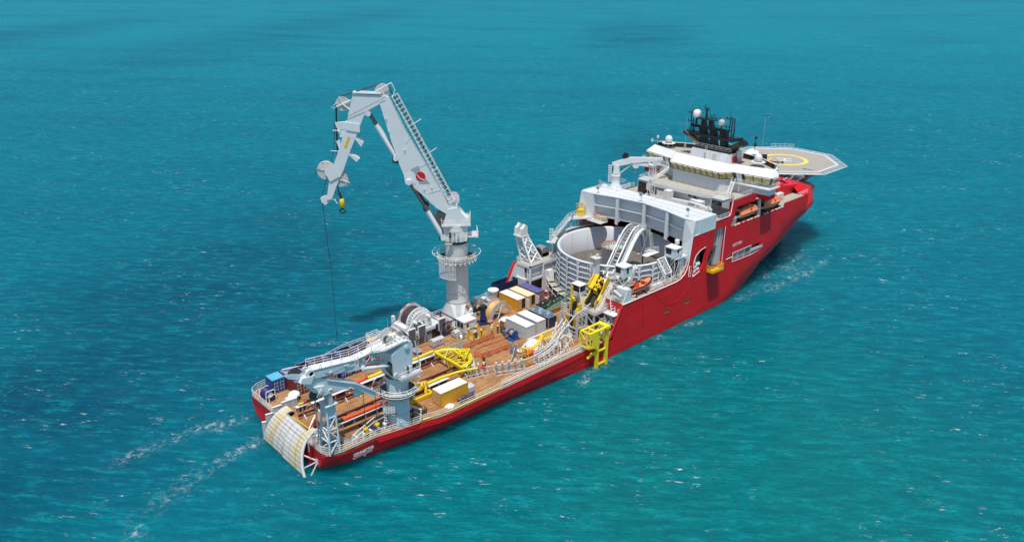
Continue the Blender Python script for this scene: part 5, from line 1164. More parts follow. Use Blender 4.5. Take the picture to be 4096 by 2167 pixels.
q = MB(); q.path([Q(15.4, .3, 20.6), Q(19.2, .3, 21.2), Q(18.9, .3, 20.6), Q(16, .3, 19.0)], .07, 5).path([Q(14.0, -1.0, 16.6), Q(14.9, -1.0, 15.5), Q(14.7, -1.0, 15.2), Q(13.7, -1.0, 16.3), Q(14, -1, 16.6)], .06, 5); q.build('sheave_guard', railw, ac)
for t in (-.5, .5):
    q = MB(); disc(q, Q, 15.5, 19.6, .55, t-.25, t+.25, 18); q.build('boom_tip_pin', cranew, ac)
MB().tube(Q(7.0, .6, 17.6), Q(12.6, .6, 17.9), .25, 12).tube(Q(12.7, .3, 17.7), Q(12.7, .9, 17.7), .4, 12).build('jib_cylinder', lgrey, ac)
for x, y, zz, lab in ((7.62, -12.7, 5.7, 0), (9.79, -12.7, 5.6, 1)):
    q = MB(); q.path([(x, y, 12.2 if not lab else 11.3), (x, y, zz+.9)], .05, 5); q.build('hoist_wire', wire, ac)
    q = MB(); q.tube((x, y, zz), (x, y, zz+.32), .38, 12).tube((x, y, zz+.32), (x, y, zz+.9), .16, 8, .05); q.build('hook_ball', yellow, ac)
q = MB(); q.path([Q(16.6, -.2, 20.2), Q(12, -.9, 18.3), Q(7.4, -.95, 18.9), Q(2, -.95, 20.4)], .04, 4).path([Q(1.0, .4, 20.6), Q(8, .4, 20.4), Q(17.4, .1, 20.9)], .04, 4); q.build('hoist_rope', wire, ac)
# cradle tower
ct = thing('boom_cradle', 'light blue lattice tower on the starboard quarter carrying the folded jib', 'cradle tower', (1.7, -11.9, 4.2))
feet = [(.6, -10.5), (.7, -13.2), (2.5, -13.2), (2.5, -10.5)]; tops = [(1.0, -11.5), (1.0, -13.0), (2.3, -13.0), (2.3, -11.5)]
q = MB()
for a, b in zip(feet, tops): q.tube((*a, 4.25), (*b, 12.6), .17, 8)
def pt(i, z): a, b = feet[i], tops[i]; u = (z-4.25)/8.35; return Vector((a[0]+(b[0]-a[0])*u, a[1]+(b[1]-a[1])*u, z))
for i in range(4):
    j = (i+1) % 4
    for k in range(3):
        z0, z1 = 4.4+k*2.1, 6.5+k*2.1; a, b = (i, j) if k % 2 == 0 else (j, i)
        q.tube(pt(a, z0), pt(b, z1), .13, 8)
        q.tube(pt(i, z1), pt(j, z1), .12, 8)
q.build('lattice', bluew, ct)
q = MB(); q.hexa([(*feet_, 10.9) for feet_ in [(.95, -11.4), (.95, -13.02), (2.35, -13.02), (2.35, -11.4)]], [(*t_, 12.9) for t_ in [(1.0, -11.5), (1.0, -13.0), (2.3, -13.0), (2.3, -11.5)]]); q.prism([(.6, -11.2, 12.9), (.6, -13.5, 12.9), (2.7, -13.5, 12.9), (2.7, -11.2, 12.9)], (0, 0, .12)); q.build('tower_head', bluew, ct)
q = MB()
for y in (-12.0, -13.3): q.box(1.3, y-.1, 13.0, 1.9, y+.1, 15.7).box(1.2, y-.2, 15.6, 2.0, y+.2, 15.75)
q.box(1.5, -13.2, 13.0, 1.7, -12.0, 14.9); q.build('cradle_fork', lgrey, ct)
MB().tube((.3, -10.9, 4.2), (.3, -10.9, 15), .12, 8).build('cable_riser', lgrey, ct)

# ------------------------------------------------------------------ cable carousel
ca = thing('cable_carousel', 'huge open white ribbed steel drum tank holding grey cable amidships', 'carousel', (82.5, 0, 4.2))
CC = (82.5, 0, 0)
MB().lathe([(12.6, 5.0), (12.6, 14.9), (12.5, 14.95), (12.35, 14.9), (12.35, 9.0), (12.3, 5.0)], CC, 96).build('drum_wall', mat('carousel_grey', (.52, .54, .57), .5, dirt=.3, dirtcol=(.2, .19, .18)), ca)
q = MB(); pr = [(12.75+.26*math.cos(2*PI*i/8), 14.92+.2*math.sin(2*PI*i/8)) for i in range(9)]; q.lathe(pr, CC, 96); q.build('drum_rim', white, ca)
q = MB()
for k in range(8): z = 5.4+k*1.17; q.lathe([(12.6, z), (13.05, z), (13.05, z+.1), (12.6, z+.1)], CC, 96, smooth=False)
q.build('hoop_rib', hwhite, ca)
nb = 24
fl = MB(); vr = MB()
for i in range(nb):
    a = 2*PI*i/nb+.06
    def at(r, th, z): return Vector((82.5+r*math.cos(th), r*math.sin(th), z))
    for k in range(8):
        z = 5.4+k*1.17; h = 1.17
        for sg in (-1, 1):
            w0_, w1_ = .018, .05
            pts = [at(13.07, a, z), at(13.07, a+sg*w1_, z), at(13.07, a+sg*w0_, z+h*.32), at(13.07, a+sg*w0_, z+h*.68), at(13.07, a+sg*w1_, z+h), at(13.07, a, z+h)]
            if sg < 0: pts = pts[::-1]
            fl.add(pts, [(0, 1, 2, 3, 4, 5)]); fl.add([p-(p-Vector((82.5, 0, p.z))).normalized()*.04 for p in pts], [(5, 4, 3, 2, 1, 0)])
    for j in range(1, 6):
        b_ = a+j*2*PI/nb/6; vr.beam(at(12.72, b_, 5.2), at(12.72, b_, 14.7), .05, .22, at(1, b_, 0)-Vector((82.5, 0, 0)))
fl.build('drum_gusset', hwhite, ca); vr.build('vertical_rib', hwhite, ca)
MB().lathe([(0.01, 9.6), (12.3, 9.6), (12.36, 9.3)], CC, 64).build('cable_layers', mat('coiled_cable', (.17, .155, .14), .7, dirt=.6, dirtcol=(.07, .065, .06), streak=False), ca)
q = MB()
for i in range(26):
    r = 3.6+i*.33; q.ring((82.5, 0, 9.62), r, .08, 'z', 64, 4)
q.build('cable_turn', mat('coiled_cable_top', (.21, .19, .17), .7, dirt=.6, dirtcol=(.08, .07, .06), streak=False), ca)
MB().lathe([(3.1, 9.5), (3.1, 14.8), (3.2, 14.85), (2.75, 14.85), (2.7, 14.8), (2.7, 8.0), (.01, 8.0)], CC, 48).build('hub', mat('hub_white', (.58, .60, .61), .5, dirt=.4, dirtcol=(.12, .12, .12), streak=False), ca)
MB().lathe([(2.7, 14.86), (3.25, 14.86), (3.25, 14.98), (2.7, 14.98), (2.7, 14.86)], CC, 48).build('hub_rim', mat('hub_rust', (.5, .45, .38), .6, dirt=.5, rust=.9), ca)
hd = MB()
for i in range(30): a = 2*PI*i/30; hd.tube((82.5+2.62*math.cos(a), 2.62*math.sin(a), 14.6), (82.5+2.72*math.cos(a), 2.72*math.sin(a), 14.6), .17, 8)
for i in range(10): a = 2*PI*i/10; hd.beam((82.5+2.62*math.cos(a), 2.62*math.sin(a), 8), (82.5+2.62*math.cos(a), 2.62*math.sin(a), 14.2), .1, .14)
hd.build('hub_hole', grey, ca)
hd = MB()
for k in range(7):
    for o in (0, .035): a = math.radians(18)+o+(.017 if k % 2 else 0); hd.tube(at(12.3, a, 10+k*.68), at(12.38, a, 10+k*.68), .12, 10)
hd.build('wall_hole', black, ca)
wj = MB()
for d in range(0, 360, 22): a = math.radians(d+6); wj.beam(at(12.34, a, 9.6), at(12.34, a, 14.8), .05, .03)
wj.build('wall_joint', grey, ca)
q = MB(); q.box(88.3, -7.3, 9.7, 89.6, -6.6, 9.95).box(89.4, -9.0, 9.7, 90.1, -8.3, 9.95); q.build('pad_sheet', hwhite, ca)
# walkway with perforated steps round the port side of the drum
wk = thing('carousel_walkway', 'curved white walkway and stairs round the port rim of the cable drum', 'walkway', (80, 13.5, 10.6))
pa = [at(14.2, math.radians(d), 14.6 if d > 95 else 15.2) for d in range(128, 58, -6)]
q = MB()
for a, b in zip(pa, pa[1:]): q.beam(a, b, 1.3, .12)
for p in pa: q.tube(p, (p.x, p.y, 10.6), .1, 6)
q.build('floor', lgrey, wk); q = MB(); q.rail([p+(p-Vector((82.5, 0, p.z))).normalized()*.6 for p in pa], 1.1)
q.rail([Vector((78.0, 14.6, 14.7)), Vector((83.5, 15.6, 17.3)), Vector((88.2, 16.2, 17.3))], 1.15, 3, 1.2).rail([Vector((78.0, 13.6, 14.7)), Vector((83.5, 14.6, 17.3)), Vector((86.5, 13.4, 17.3))], 1.15, 3, 1.2).rail([(86.4, 12.0, 17.1), (88.5, 8.0, 17.1)], 1.1); q.build('railing', railw, wk)
q = MB()
for i in range(15): v = Vector((78, 14.1, 14.7)).lerp(Vector((83.5, 15.1, 17.3)), i/14); q.box(v.x-.18, v.y-.5, v.z, v.x+.18, v.y+.5, v.z+.05)
q.vprism([(83.5, 14.4), (83.5, 16.0), (88.3, 16.4), (88.5, 12.4), (86.5, 12.6)], 17.15, 17.3).vprism([(86.4, 8), (86.4, 12.4), (88.6, 12.4), (89, 8)], 16.95, 17.1)
q.tube((84, 15, 10.6), (84, 15, 17.2), .15, 6).tube((87.5, 15.6, 10.6), (87.5, 15.6, 17.2), .15, 6).tube((84, 15, 12), (87.5, 15.6, 17.1), .1, 6); q.build('stair_flight', lgrey, wk)
q = MB()
for i in range(20):
    d = math.radians(118-i*3.0); p = at(13.3, d, 15.3); q.box(p.x-.35, p.y-.25, p.z, p.x+.35, p.y+.25, p.z+.14)
q.build('cable_guide_chain', dgrey, wk)
t = thing('yellow_bin', 'yellow steel bin on the platform at the port leg of the portal', 'bin', (87.2, 15.0, 17.3)); local(t)
MB().box(-.8, -.8, 0, .8, .8, 1.5).build('bin_body', yellow, t); MB().rail([(-.8, -.8, 1.5), (.8, -.8, 1.5), (.8, .8, 1.5), (-.8, .8, 1.5)], 1.4, 2, 1.6, .05, True).build('frame', yellow, t)
t = thing('timber_crate', 'brown timber crate on the platform behind the drum rim', 'crate', (88.9, 10.2, 17.1)); local(t); MB().box(-.6, -1.8, 0, .6, 1.4, .9).build('crate_body', wood, t); MB().box(-.65, 1.4, 0, .65, 1.6, 1.0).build('end_board', brorange, t)
t = thing('ladder_tower', 'slim white caged ladder tower behind the port rim of the drum', 'ladder tower', (77.5, 15.2, 10.6)); local(t)
q = MB()
for z in (1.2, 1.9, 2.6, 3.3, 4.0, 4.7, 5.4): q.ring((0, 0, z), .45, .05, 'z', 12, 5); q.ring((1.1, 0, z-.9), .45, .05, 'z', 12, 5)
for a in range(4): q.tube((.45*math.cos(a*1.57), .45*math.sin(a*1.57), 0), (.45*math.cos(a*1.57), .45*math.sin(a*1.57), 5.6), .05, 5).tube((1.1+.45*math.cos(a*1.57), .45*math.sin(a*1.57), 0), (1.1+.45*math.cos(a*1.57), .45*math.sin(a*1.57), 4.6), .05, 5)
q.build('cage', railw, t); q = MB(); q.box(-.9, -.9, 2.3, 1.9, .9, 2.4).box(.5, -.6, 3.6, 1.9, .6, 3.7); q.rail([(-.9, -.9, 2.4), (1.9, -.9, 2.4), (1.9, .9, 2.4)], 1.1).build('landing', railw, t)

# loading arm over the drum
la = thing('loading_arm', 'white arched cable loading arm with rollers reaching into the drum', 'loading arm', (71, -7.3, 10.6))
A0 = [(71.2, -7.6, 13.2), (73.4, -6.9, 14.9), (76.2, -6.1, 17.1), (78.6, -5.4, 18.9), (80.6, -4.8, 20.0), (82.4, -4.3, 20.5), (84.2, -3.8, 20.4), (85.7, -3.4, 19.6), (86.8, -3.1, 18.4)]
A0 = [Vector(p) for p in A0]; sv = Vector((.27, -.96, 0))
q = MB()
for o in (-.95, .95): q.path([p+sv*o+Vector((0, 0, 0)) for p in A0], .16, 8)
for o in (-.95, .95): q.path([p+sv*o*.9-Vector((0, 0, 1.1)) for p in A0], .09, 6)
for i in range(31):
    u = i/30*(len(A0)-1); k = min(int(u), len(A0)-2); p = A0[k].lerp(A0[k+1], u-k)
    for o in (-.95, .95): q.tube(p+sv*o, p+sv*o*.9-Vector((0, 0, 1.1)), .06, 5)
    q.tube(p-sv*.9-Vector((0, 0, 1.0)), p+sv*.9-Vector((0, 0, 1.0)), .06, 5)
q.build('arm_frame', railw, la)
q = MB()
for i in range(18):
    u = i/17*(len(A0)-1); k = min(int(u), len(A0)-2); p = A0[k].lerp(A0[k+1], u-k)
    q.tube(p-sv*.6-Vector((0, 0, .55)), p+sv*.6-Vector((0, 0, .55)), .15, 8).tube(p-sv*.3-Vector((.3, 0, .9)), p-sv*.3+Vector((.25, 0, .3)), .12, 6)
q.build('roller', grey, la)
q = MB(); s2 = [p+sv*2.3-Vector((0, 0, .5)) for p in A0]
for a, b in zip(s2, s2[1:]): q.beam(a, b, .8, .08)
q.rail([p+sv*.4 for p in s2], 1.1, 3, 1.2).rail([p-sv*.4 for p in s2], 1.1, 3, 1.2)
e = A0[-1]+sv*2.0
for i in range(14): q.tube(e+Vector((.4+.09*i, 0, -.4-i*.38)), e+Vector((.4+.09*i, 0, -.4-i*.38))+sv*.9, .06, 5)
q.rail([e+Vector((.4, 0, -.4)), e+Vector((1.7, 0, -5.2)), e+Vector((3.0, 0, -5.2))+sv*1.0], 1.1, 3, 1.).rail([e+Vector((-.8, 0, -5.2)), e+Vector((1.7, 0, -5.2))], 1.1, 3, 1.).box(*(e+Vector((-1.6, -1.4, -5.3))), *(e+Vector((3.0, 1.2, -5.2))))
q.tube(e+Vector((0, 0, -.5)), e+Vector((-1.4, .4, -5.2)), .12, 6).tube(e+Vector((-.2, 1, -.5)), e+Vector((1.2, 1.2, -5.2)), .09, 6)
q.build('arm_walkway', railw, la)
MB().tube((87.0, -4.4, 13.6), (87.0, -4.4, 9.6), .16, 8).tube((87.0, -4.4, 13.6), (86.9, -3.4, 18.0), .1, 6).build('cable_drop', cablem, la)
q = MB(); q.cyl((71.3, -8.6, 0), 1.0, 9.0, 13.3, 20).cyl((71.3, -8.6, 0), 1.25, 12.9, 13.2, 20).cyl((71.3, -8.6, 0), .7, 13.3, 14.1, 16); q.build('slewing_base', lgrey, la)
q = MB(); ringrail(q, (71.3, -8.6), 1.5, 9.4, 1.1, 3, 12); ringrail(q, (71.3, -8.6), 1.5, 11.2, 1.1, 3, 12); q.build('base_railing', railw, la)
MB().tube((70.6, -7.9, 12.8), (71.6, -7.5, 13.6), .45, 12).tube((69.6, -8.2, 12.0), (70.6, -7.9, 12.8), .3, 10).build('cable_inlet', steel, la)
t = thing('white_column', 'square white column with a ladder standing before the ribbed drum wall', 'column', (69.6, -5.7, 4.2))
MB().box(69.2, -6.3, 4.2, 70.2, -5.2, 17.0).build('shaft', hwhite, t); q = MB(); q.box(68.7, -6.6, 17.0, 70.4, -4.8, 17.1).box(69.6, -6.0, 17.1, 70.2, -5.5, 17.7).tube((69.0, -5.0, 5), (69.0, -5.0, 17.9), .05, 5).tube((68.9, -4.7, 5), (68.9, -4.7, 17.9), .05, 5).tube((68.5, -4.5, 5), (68.5, -4.5, 17.9), .04, 5)
for i in range(28): q.tube((69.0, -5.0, 5+i*.45), (68.9, -4.7, 5+i*.45), .04, 4)
q.build('ladder', rustyw, t)

# ------------------------------------------------------------------ stern chute
sc = thing('stern_chute', 'curved white cable chute with rust and yellow streaks rolling over the stern', 'cable chute', (0, -2, 4.2))
def chutemat():
    m = bpy.data.materials.new('chute_plate'); m.use_nodes = True; t = m.node_tree; b = t.nodes['Principled BSDF']
    g = t.nodes.new('ShaderNodeNewGeometry'); g.name = 'GEO'; pos = g.outputs['Position']
    sx = t.nodes.new('ShaderNodeSeparateXYZ'); t.links.new(pos, sx.inputs[0])
    c = mixc(t, ramp(t, noise(t, .7, 6, pos), ((.4, 0.), (.7, .6))), (.56, .56, .54), (.42, .42, .41))
    for y0, w_ in ((1.9, 1.5), (-6.2, 1.9)):
        d = nd(t, 'ShaderNodeMath', operation='SUBTRACT'); t.links.new(sx.outputs[1], d.inputs[0]); d.inputs[1].default_value = y0
        a = nd(t, 'ShaderNodeMath', operation='ABSOLUTE'); t.links.new(d.outputs[0], a.inputs[0])
        q = nd(t, 'ShaderNodeMapRange'); q.inputs[1].default_value = w_; q.inputs[2].default_value = w_*.2; t.links.new(a.outputs[0], q.inputs[0])
        f = nd(t, 'ShaderNodeMath', operation='MULTIPLY'); t.links.new(q.outputs[0], f.inputs[0]); t.links.new(ramp(t, noise(t, .9, 8, pos, .7, (1, 2.2, .7)), ((.38, 0.), (.55, .95))), f.inputs[1])
        c = mixc(t, f.outputs[0], c, (.58, .48, .17))
        f = nd(t, 'ShaderNodeMath', operation='MULTIPLY'); t.links.new(q.outputs[0], f.inputs[0]); t.links.new(ramp(t, noise(t, 1.3, 7, pos, .7, (.6, 3, .6)), ((.56, 0.), (.62, .95))), f.inputs[1])
        c = mixc(t, f.outputs[0], c, (.48, .19, .03))
    c = mixc(t, ramp(t, noise(t, 1.1, 6, pos, .7, (.5, 4, .5)), ((.62, 0.), (.68, .7))), c, (.33, .20, .10))
    t.links.new(c, b.inputs['Base Color']); b.inputs['Roughness'].default_value = .45; return m
chm = chutemat()
def chp(u, v):     # u 0..1 along the fall from deck to water, v 0..1 from port to starboard
    a = u*math.radians(100); rx = 5.3; x = 2.3-.83*rx*math.sin(a); z = 4.95-5.9*(1-math.cos(a))
    y0 = 3.4+1.5*u**2; y1 = -6.7-(4.3*u**2.2)
    vv = v; lip = .5*max(0, abs(v-.5)*2-.75)**2*10
    x += .9*max(0., (v-.8)/.2)**2*(1-u)*0; z += lip*(1-.5*u)*.55
    return Vector((x-(.0 if v < .5 else .25*u), y0+(y1-y0)*vv, z))
nu, nv = 20, 28; top = MB(); vs = [chp(i/nu, j/nv) for i in range(nu+1) for j in range(nv+1)]
def ok(i, j): return not (i < 3 and 5 <= j < 24)      # the well the deck runs into
fs = [(i*(nv+1)+j, (i+1)*(nv+1)+j, (i+1)*(nv+1)+j+1, i*(nv+1)+j+1) for i in range(nu) for j in range(nv) if ok(i, j)]
top.add(vs, fs, True); lo = [p+Vector((.2, 0, -.2)) for p in vs]; top.add(lo, [f[::-1] for f in fs], True)
top.build('chute_plate', chm, sc)
sm = MB()
for k in range(3, 14):
    u = k/14+.02
    sm.path([chp(u, v)+Vector((-.035, 0, .035)) for v in [j/14 for j in range(0, 15)]], .022, 4)
for v in (.22, .36, .52, .68, .84):
    sm.path([chp(u, v)+Vector((-.035, 0, .035)) for u in [i/16 for i in range(3, 17)]], .016, 4)
sm.build('plate_seam', mat('seam_rust', (.14, .10, .07), .8, dirt=.4), sc)
ed = MB(); ed.path([chp(u, 1)+Vector((.05, -.12, .12)) for u in [i/18 for i in range(19)]], .26, 8); ed.build('side_lip', lgrey, sc)
ed = MB(); ed.path([chp(1, v)+Vector((0, 0, -.1)) for v in [i/10 for i in range(11)]], .2, 6).path([chp(3/nu, v)+Vector((.1, 0, .0)) for v in [.18+.68*i/8 for i in range(9)]], .14, 6); ed.build('bottom_edge', mat('edge_dirty', (.36, .35, .30), .6, dirt=.7, rust=.3), sc)
gp = MB()
steps = [((-1.9, 4.6), (-1.2, 4.35), 3.0, .2), ((-1.2, 4.35), (0, 4.1), 4.3, 1.4), ((0, 4.1), (1.6, 3.9), 5.3, 2.6), ((1.6, 3.9), (2.9, 3.75), 5.7, 3.8), ((2.9, 3.75), (4.4, 3.6), 5.7, 4.2)]
for (a, b, zt, zb) in steps: gp.beam((a[0], a[1], (zt+zb)/2), (b[0], b[1], (zt+zb)/2), .16, zt-zb)
gp.build('guard_wall', lgrey, sc)
gp = MB()
for (a, b, zt, zb) in steps:
    gp.beam((a[0], a[1], zt), (b[0], b[1], zt), .3, .12); gp.beam(((a[0]+b[0])/2, (a[1]+b[1])/2-.1, zb), ((a[0]+b[0])/2, (a[1]+b[1])/2-.1, zt), .05, .05)
gp.build('guard_capping', railw, sc)
gp = MB()
for i, (x, y, z0, z1) in enumerate(((2.6, -7.1, 4.2, 5.3), (1.8, -7.3, 4.0, 5.2), (1.0, -7.5, 3.6, 5.0), (.3, -7.8, 2.6, 4.4))): gp.box(x-.4, y-.08, z0, x+.4, y+.08, z1)
gp.build('guard_wall', lgrey, sc)
st_ = MB()
for u in (.55, .75, .95):
    p = chp(u, .97); st_.tube(p+Vector((.2, 0, 0)), (.1, -10.2, 2.0), .14, 6)
st_.box(-.1, -10.5, 1.5, .3, -9.9, 2.4); st_.build('strut', lgrey, sc)
t = thing('yellow_bar', 'long yellow bar lying across the deck at the head of the stern chute', 'bar', (1.3, -2.7, 4.6)); MB().tube((1.5, .1, 4.75), (1.8, -5.6, 4.75), .11, 6).build('bar', yellow, t)
t['category'] = 'bar'

# ------------------------------------------------------------------ containers
def corr(mb, x0, x1, y, z0, z1, out, n, axis='x', d=.045):
    vs = []; k = n*4
    for i in range(k+1):
        u = x0+(x1-x0)*i/k; o = out*(d if (i % 4) in (1, 2) else 0)
        for z in (z0, z1): vs.append((u, y+o, z) if axis == 'x' else (y+o, u, z))
    fs = [(2*i, 2*i+2, 2*i+3, 2*i+1) for i in range(k)]
    mb.add(vs, fs)
def container(lab, loc, rz, body, roofm, L=6.06, W=2.44, H=2.59, open_top=False, door='shut', framem=None, cat='container', group='shipping containers', tarpm=None, name='shipping_container', load=None):
    t = thing(name, lab, cat, loc, rz, group); local(t); framem = framem or body
    x, y = L/2, W/2; q = MB()
    n = max(3, int(L/.3))
    corr(q, -x+.1, x-.1, -y+.02, .12, H-.1, 1, n); corr(q, -x+.1, x-.1, y-.02, .12, H-.1, -1, n); corr(q, -y+.1, y-.1, x-.02, .12, H-.1, -1, 8, 'y')
    if door != 'shut' and door != 'open': corr(q, -y+.1, y-.1, -x+.02, .12, H-.1, 1, 8, 'y')
    q.box(-x+.05, -y+.08, .05, x-.05, y-.08, .16); q.build('side_wall', body, t)
    q = MB()
    for sx in (-1, 1):
        for sy in (-1, 1): q.box(sx*x, sy*y, 0, sx*(x-.12), sy*(y-.12), H)
    for z in (0, H-.12):
        for sy in (-1, 1): q.box(-x+.12, sy*y, z, x-.12, sy*(y-.08), z+.12)
        for sx in (-1, 1): q.box(sx*x, -y+.12, z, sx*(x-.08), y-.12, z+.12)
    q.build('frame', framem, t)
    if not open_top:
        q = MB(); q.box(-x+.1, -y+.08, H-.05, x-.1, y-.08, H+.012)
        for i in range(int(L/.5)): q.box(-x+.3+i*.5, -y+.12, H+.012, -x+.42+i*.5, y-.12, H+.022)
        q.build('roof', roofm, t)
    else:
        MB().box(-x+.1, -y+.1, .16, x-.1, y-.1, .2).build('floor_lining', load or dgrey, t)
        if tarpm:
            q = MB()
            for i in range(14):
                a = -x+i*L/14; q.hexa([(a, -y-.03, H-.5+.1*math.sin(i*2.1)), (a+L/14, -y-.03, H-.5+.1*math.sin(i*2.1+2)), (a+L/14, -y+.03, H-.4), (a, -y+.03, H-.4)], [(a, -y-.06, H+.04), (a+L/14, -y-.06, H+.04), (a+L/14, -y+.12, H+.06), (a, -y+.12, H+.06)])
                q.hexa([(a, y-.12, H-.6), (a+L/14, y-.12, H-.6), (a+L/14, y+.03, H-.6), (a, y+.03, H-.6)], [(a, y-.12, H+.05), (a+L/14, y-.12, H+.05), (a+L/14, y+.06, H+.05), (a, y+.06, H+.05)])
            q.box(-x-.05, -y, H, -x+.2, y, H+.06).box(x-.2, -y, H, x+.05, y, H+.06); q.build('tarpaulin', tarpm, t)
    def bars(mb, y0, y1):
        for yy in (y0+.28, y1-.28): mb.tube((-x-.05, yy, .15), (-x-.05, yy, H-.15), .035, 5)
        for z in (.7, 1.3, 1.9): mb.beam((-x-.03, y0+.1, z), (-x-.03, y1-.1, z), .04, .06)
    if door == 'shut':
        for a, b in ((-y+.12, -.01), (.01, y-.12)):
            d = MB().box(-x-.02, a, .14, -x+.05, b, H-.14).build('door', body, t); q = MB(); bars(q, a, b); q.build('locking_bar', lgrey if body is not white else white, d)
    elif door == 'open':
        MB().box(-x+.1, -y+.12, .14, -x+.14, y-.12, H-.14).build('doorway', black, t)
        d = MB().box(-x-.02, .01, .14, -x+.05, y-.12, H-.14).build('door', body, t); q = MB(); bars(q, .01, y-.12); q.build('locking_bar', lgrey, d)
        d = MB().box(-x-1.1, -y-.02, .14, -x, -y+.05, H-.14).build('door', plasticw, t)
        q = MB()
        for z in (.5, 1.0, 1.5, 2.0): q.box(-x-1.05, -y+.05, z, -x-.05, -y+.1, z+.06)
        q.build('door_rib', lgrey, d)
    return t
D4 = 4.25
roofw = mat('roof_white', (.76, .76, .74), .5, dirt=.12, streak=False); roofc = mat('roof_cream', (.74, .66, .44), .5, dirt=.15, rust=.1, streak=False); contshade = mat('shaded_container_white', (.50, .515, .53), .5, dirt=.15)  # sides of the white containers greyed for shade in the colour itself
container('yellow ochre container with a white roof at the starboard rail beside the aft crane', (22.0+3.03, -13.66+1.22, D4), 0, ochre, roofw)
container('white container nearest the stern of the white pair, next to the blue winch', (51.62, -4.91+3.03, D4), PI/2, contshade, roofw, door='none')
container('white container between its white twin and the blue-topped navy one', (54.95, -4.64+3.03, D4), PI/2, contshade, roofw, door='none')
container('navy container with a crumpled slate blue sheet top beside the white pair', (56.85+1.22, -4.72+3.03, D4), PI/2, navy, tarp2, door='none', framem=mat('frame_yellowish', (.42, .36, .12), .6, dirt=.4))
container('orange-yellow container with white roof and its door open, nearest the grey chute', (58.2+1.22, 5.95+3.03, D4), PI/2, ochre, roofw, door='open')
container('orange-yellow container with cream roof between the white-roofed one and the maroon one', (61.05+1.22, 5.8+3.03+.1, D4), PI/2, ochre, roofc, door='open')
container('maroon container with a patchy violet-blue top beside the ribbed drum walkway', (63.9+1.22, 5.95+3.03, D4), PI/2, maroon, tarpv)
container('open-topped navy container with a dark liner at the port rail', (62.5, 14.85, 4.75), 0, navy, None, open_top=True, door='none', W=2.25, H=2.7, load=dgrey)
container('short bright blue container with pale blue roof at the port quarter', (3.0+1.25, 9.6+1.33, D4), PI/2, blue, lblue, L=2.66, W=2.5, H=2.6)
container('maroon container under a blue sheet next to the short blue container', (5.7+1.22, 6.3+3.03, D4), PI/2, maroon, tarp)
rs = random.Random(3)
labs = ['open maroon container holding orange and yellow floats, aft-most of the open-topped row', 'open maroon container with a bare floor, second of the open row behind the crane boom', 'open navy container with blue wrapping, third of the row along the port rail', 'open maroon container with a rolled blue tarpaulin, middle of the row along the port rail', 'open maroon container near the reel winch with dark contents, forward-most of the row']
for i, (x, m_) in enumerate(((8.8, maroon), (11.6, maroon), (14.6, dblue), (17.5, maroon), (20.6, maroon))):
    container(labs[i], (x+1.22, 6.2+3.03, D4), PI/2, m_, None, open_top=True, tarpm=[tarp, tarp, tarp, blue, tarp][i], load=[maroon, tan, dgrey, beam_m, cardboard][i])
for i in range(6):
    t = thing('marker_float', ['orange float lying aft-most in the open maroon container', 'orange float beside the yellow ones in the open container', 'orange float at the fore end of the open maroon container', 'yellow float lowest in the open maroon container', 'yellow float between two orange ones in the open container', 'yellow float at the rim of the open maroon container'][i], 'float', (10.0+(i % 3)*.55-.5, 8.2+.7*(i//3)+.4*(i % 3), 6.3), .9, 'floats in the open container'); local(t)
    m_ = orange if i < 3 else mat('float_yellow', (.8, .55, .05), .4, dirt=.1)
    MB().lathe([(.001, -.9), (.25, -.8), (.3, -.5), (.3, .5), (.25, .8), (.001, .9)], (0, 0, 0), 12, axis='y').build('float_body', m_, t)
def pallet(name, lab, cat, x, y, z, a, b, m_, m2=None, h=.35):
    t = thing(name, lab, cat, (x, y, z)); local(t)
    MB().box(-a/2, -b/2, 0, a/2, b/2, h).build('base_frame', m2 or dblue, t); MB().box(-a/2+.1, -b/2+.1, h, a/2-.1, b/2-.1, h+.05).build('deck_sheet', m_, t); return t
yelsheet = mat('peach_sheet', (.72, .44, .16), .6, dirt=.2, streak=False)
pallet('flat_rack', 'flat rack with a peach-coloured top at the port rail beside the reel winch', 'flat rack', 28.4, 13.9, D4, 6.0, 2.0, yelsheet, h=1.0)
pallet('flat_rack', 'low flat rack with a peach-coloured top aft of the one beside the reel winch', 'flat rack', 22.4, 13.9, D4, 5.0, 1.8, yelsheet, h=.8)
# ------------------------------------------------------------------ reel winch on its platform
rw = thing('reel_winch', 'big white reel winch with a red and white rim on a railed platform', 'reel winch', (35, 10, 4.2))
MB().box(30.6, 7.6, 6.9, 39.0, 13.4, 7.1).box(30.6, 7.5, 6.6, 39.0, 7.65, 7.2).build('platform', bluew, rw)
q = MB()
for x, y in ((30.8, 7.8), (34.8, 7.8), (38.8, 7.8), (30.8, 13.2), (38.8, 13.2)): q.box(x-.15, y-.15, 4.2, x+.15, y+.15, 6.9)
for k in range(5): q.box(30.8, 7.7, 4.5+k*.45, 36.5, 7.78, 4.56+k*.45)
q.build('platform_leg', cranew, rw)
RX, RZ = 34.6, 8.2
def rwheel(mb, y0, y1, r0, r1, n=48): mb.lathe([(r0, y0), (r1, y0), (r1, y1), (r0, y1), (r0, y0)], (RX, 0, RZ), n, axis='y', smooth=False)
q = MB(); rwheel(q, 9.3, 9.55, 1.9, 3.0); rwheel(q, 12.0, 12.2, 1.3, 3.05)
for i in range(28):
    a = 2*PI*i/28; q.beam((RX+2.2*math.cos(a), 9.2, RZ+2.2*math.sin(a)), (RX+2.95*math.cos(a), 9.2, RZ+2.95*math.sin(a)), .22, .07, (-math.sin(a), 0, math.cos(a)))
rwheel(q, 9.0, 9.3, 1.8, 2.2); q.build('flange', white, rw)
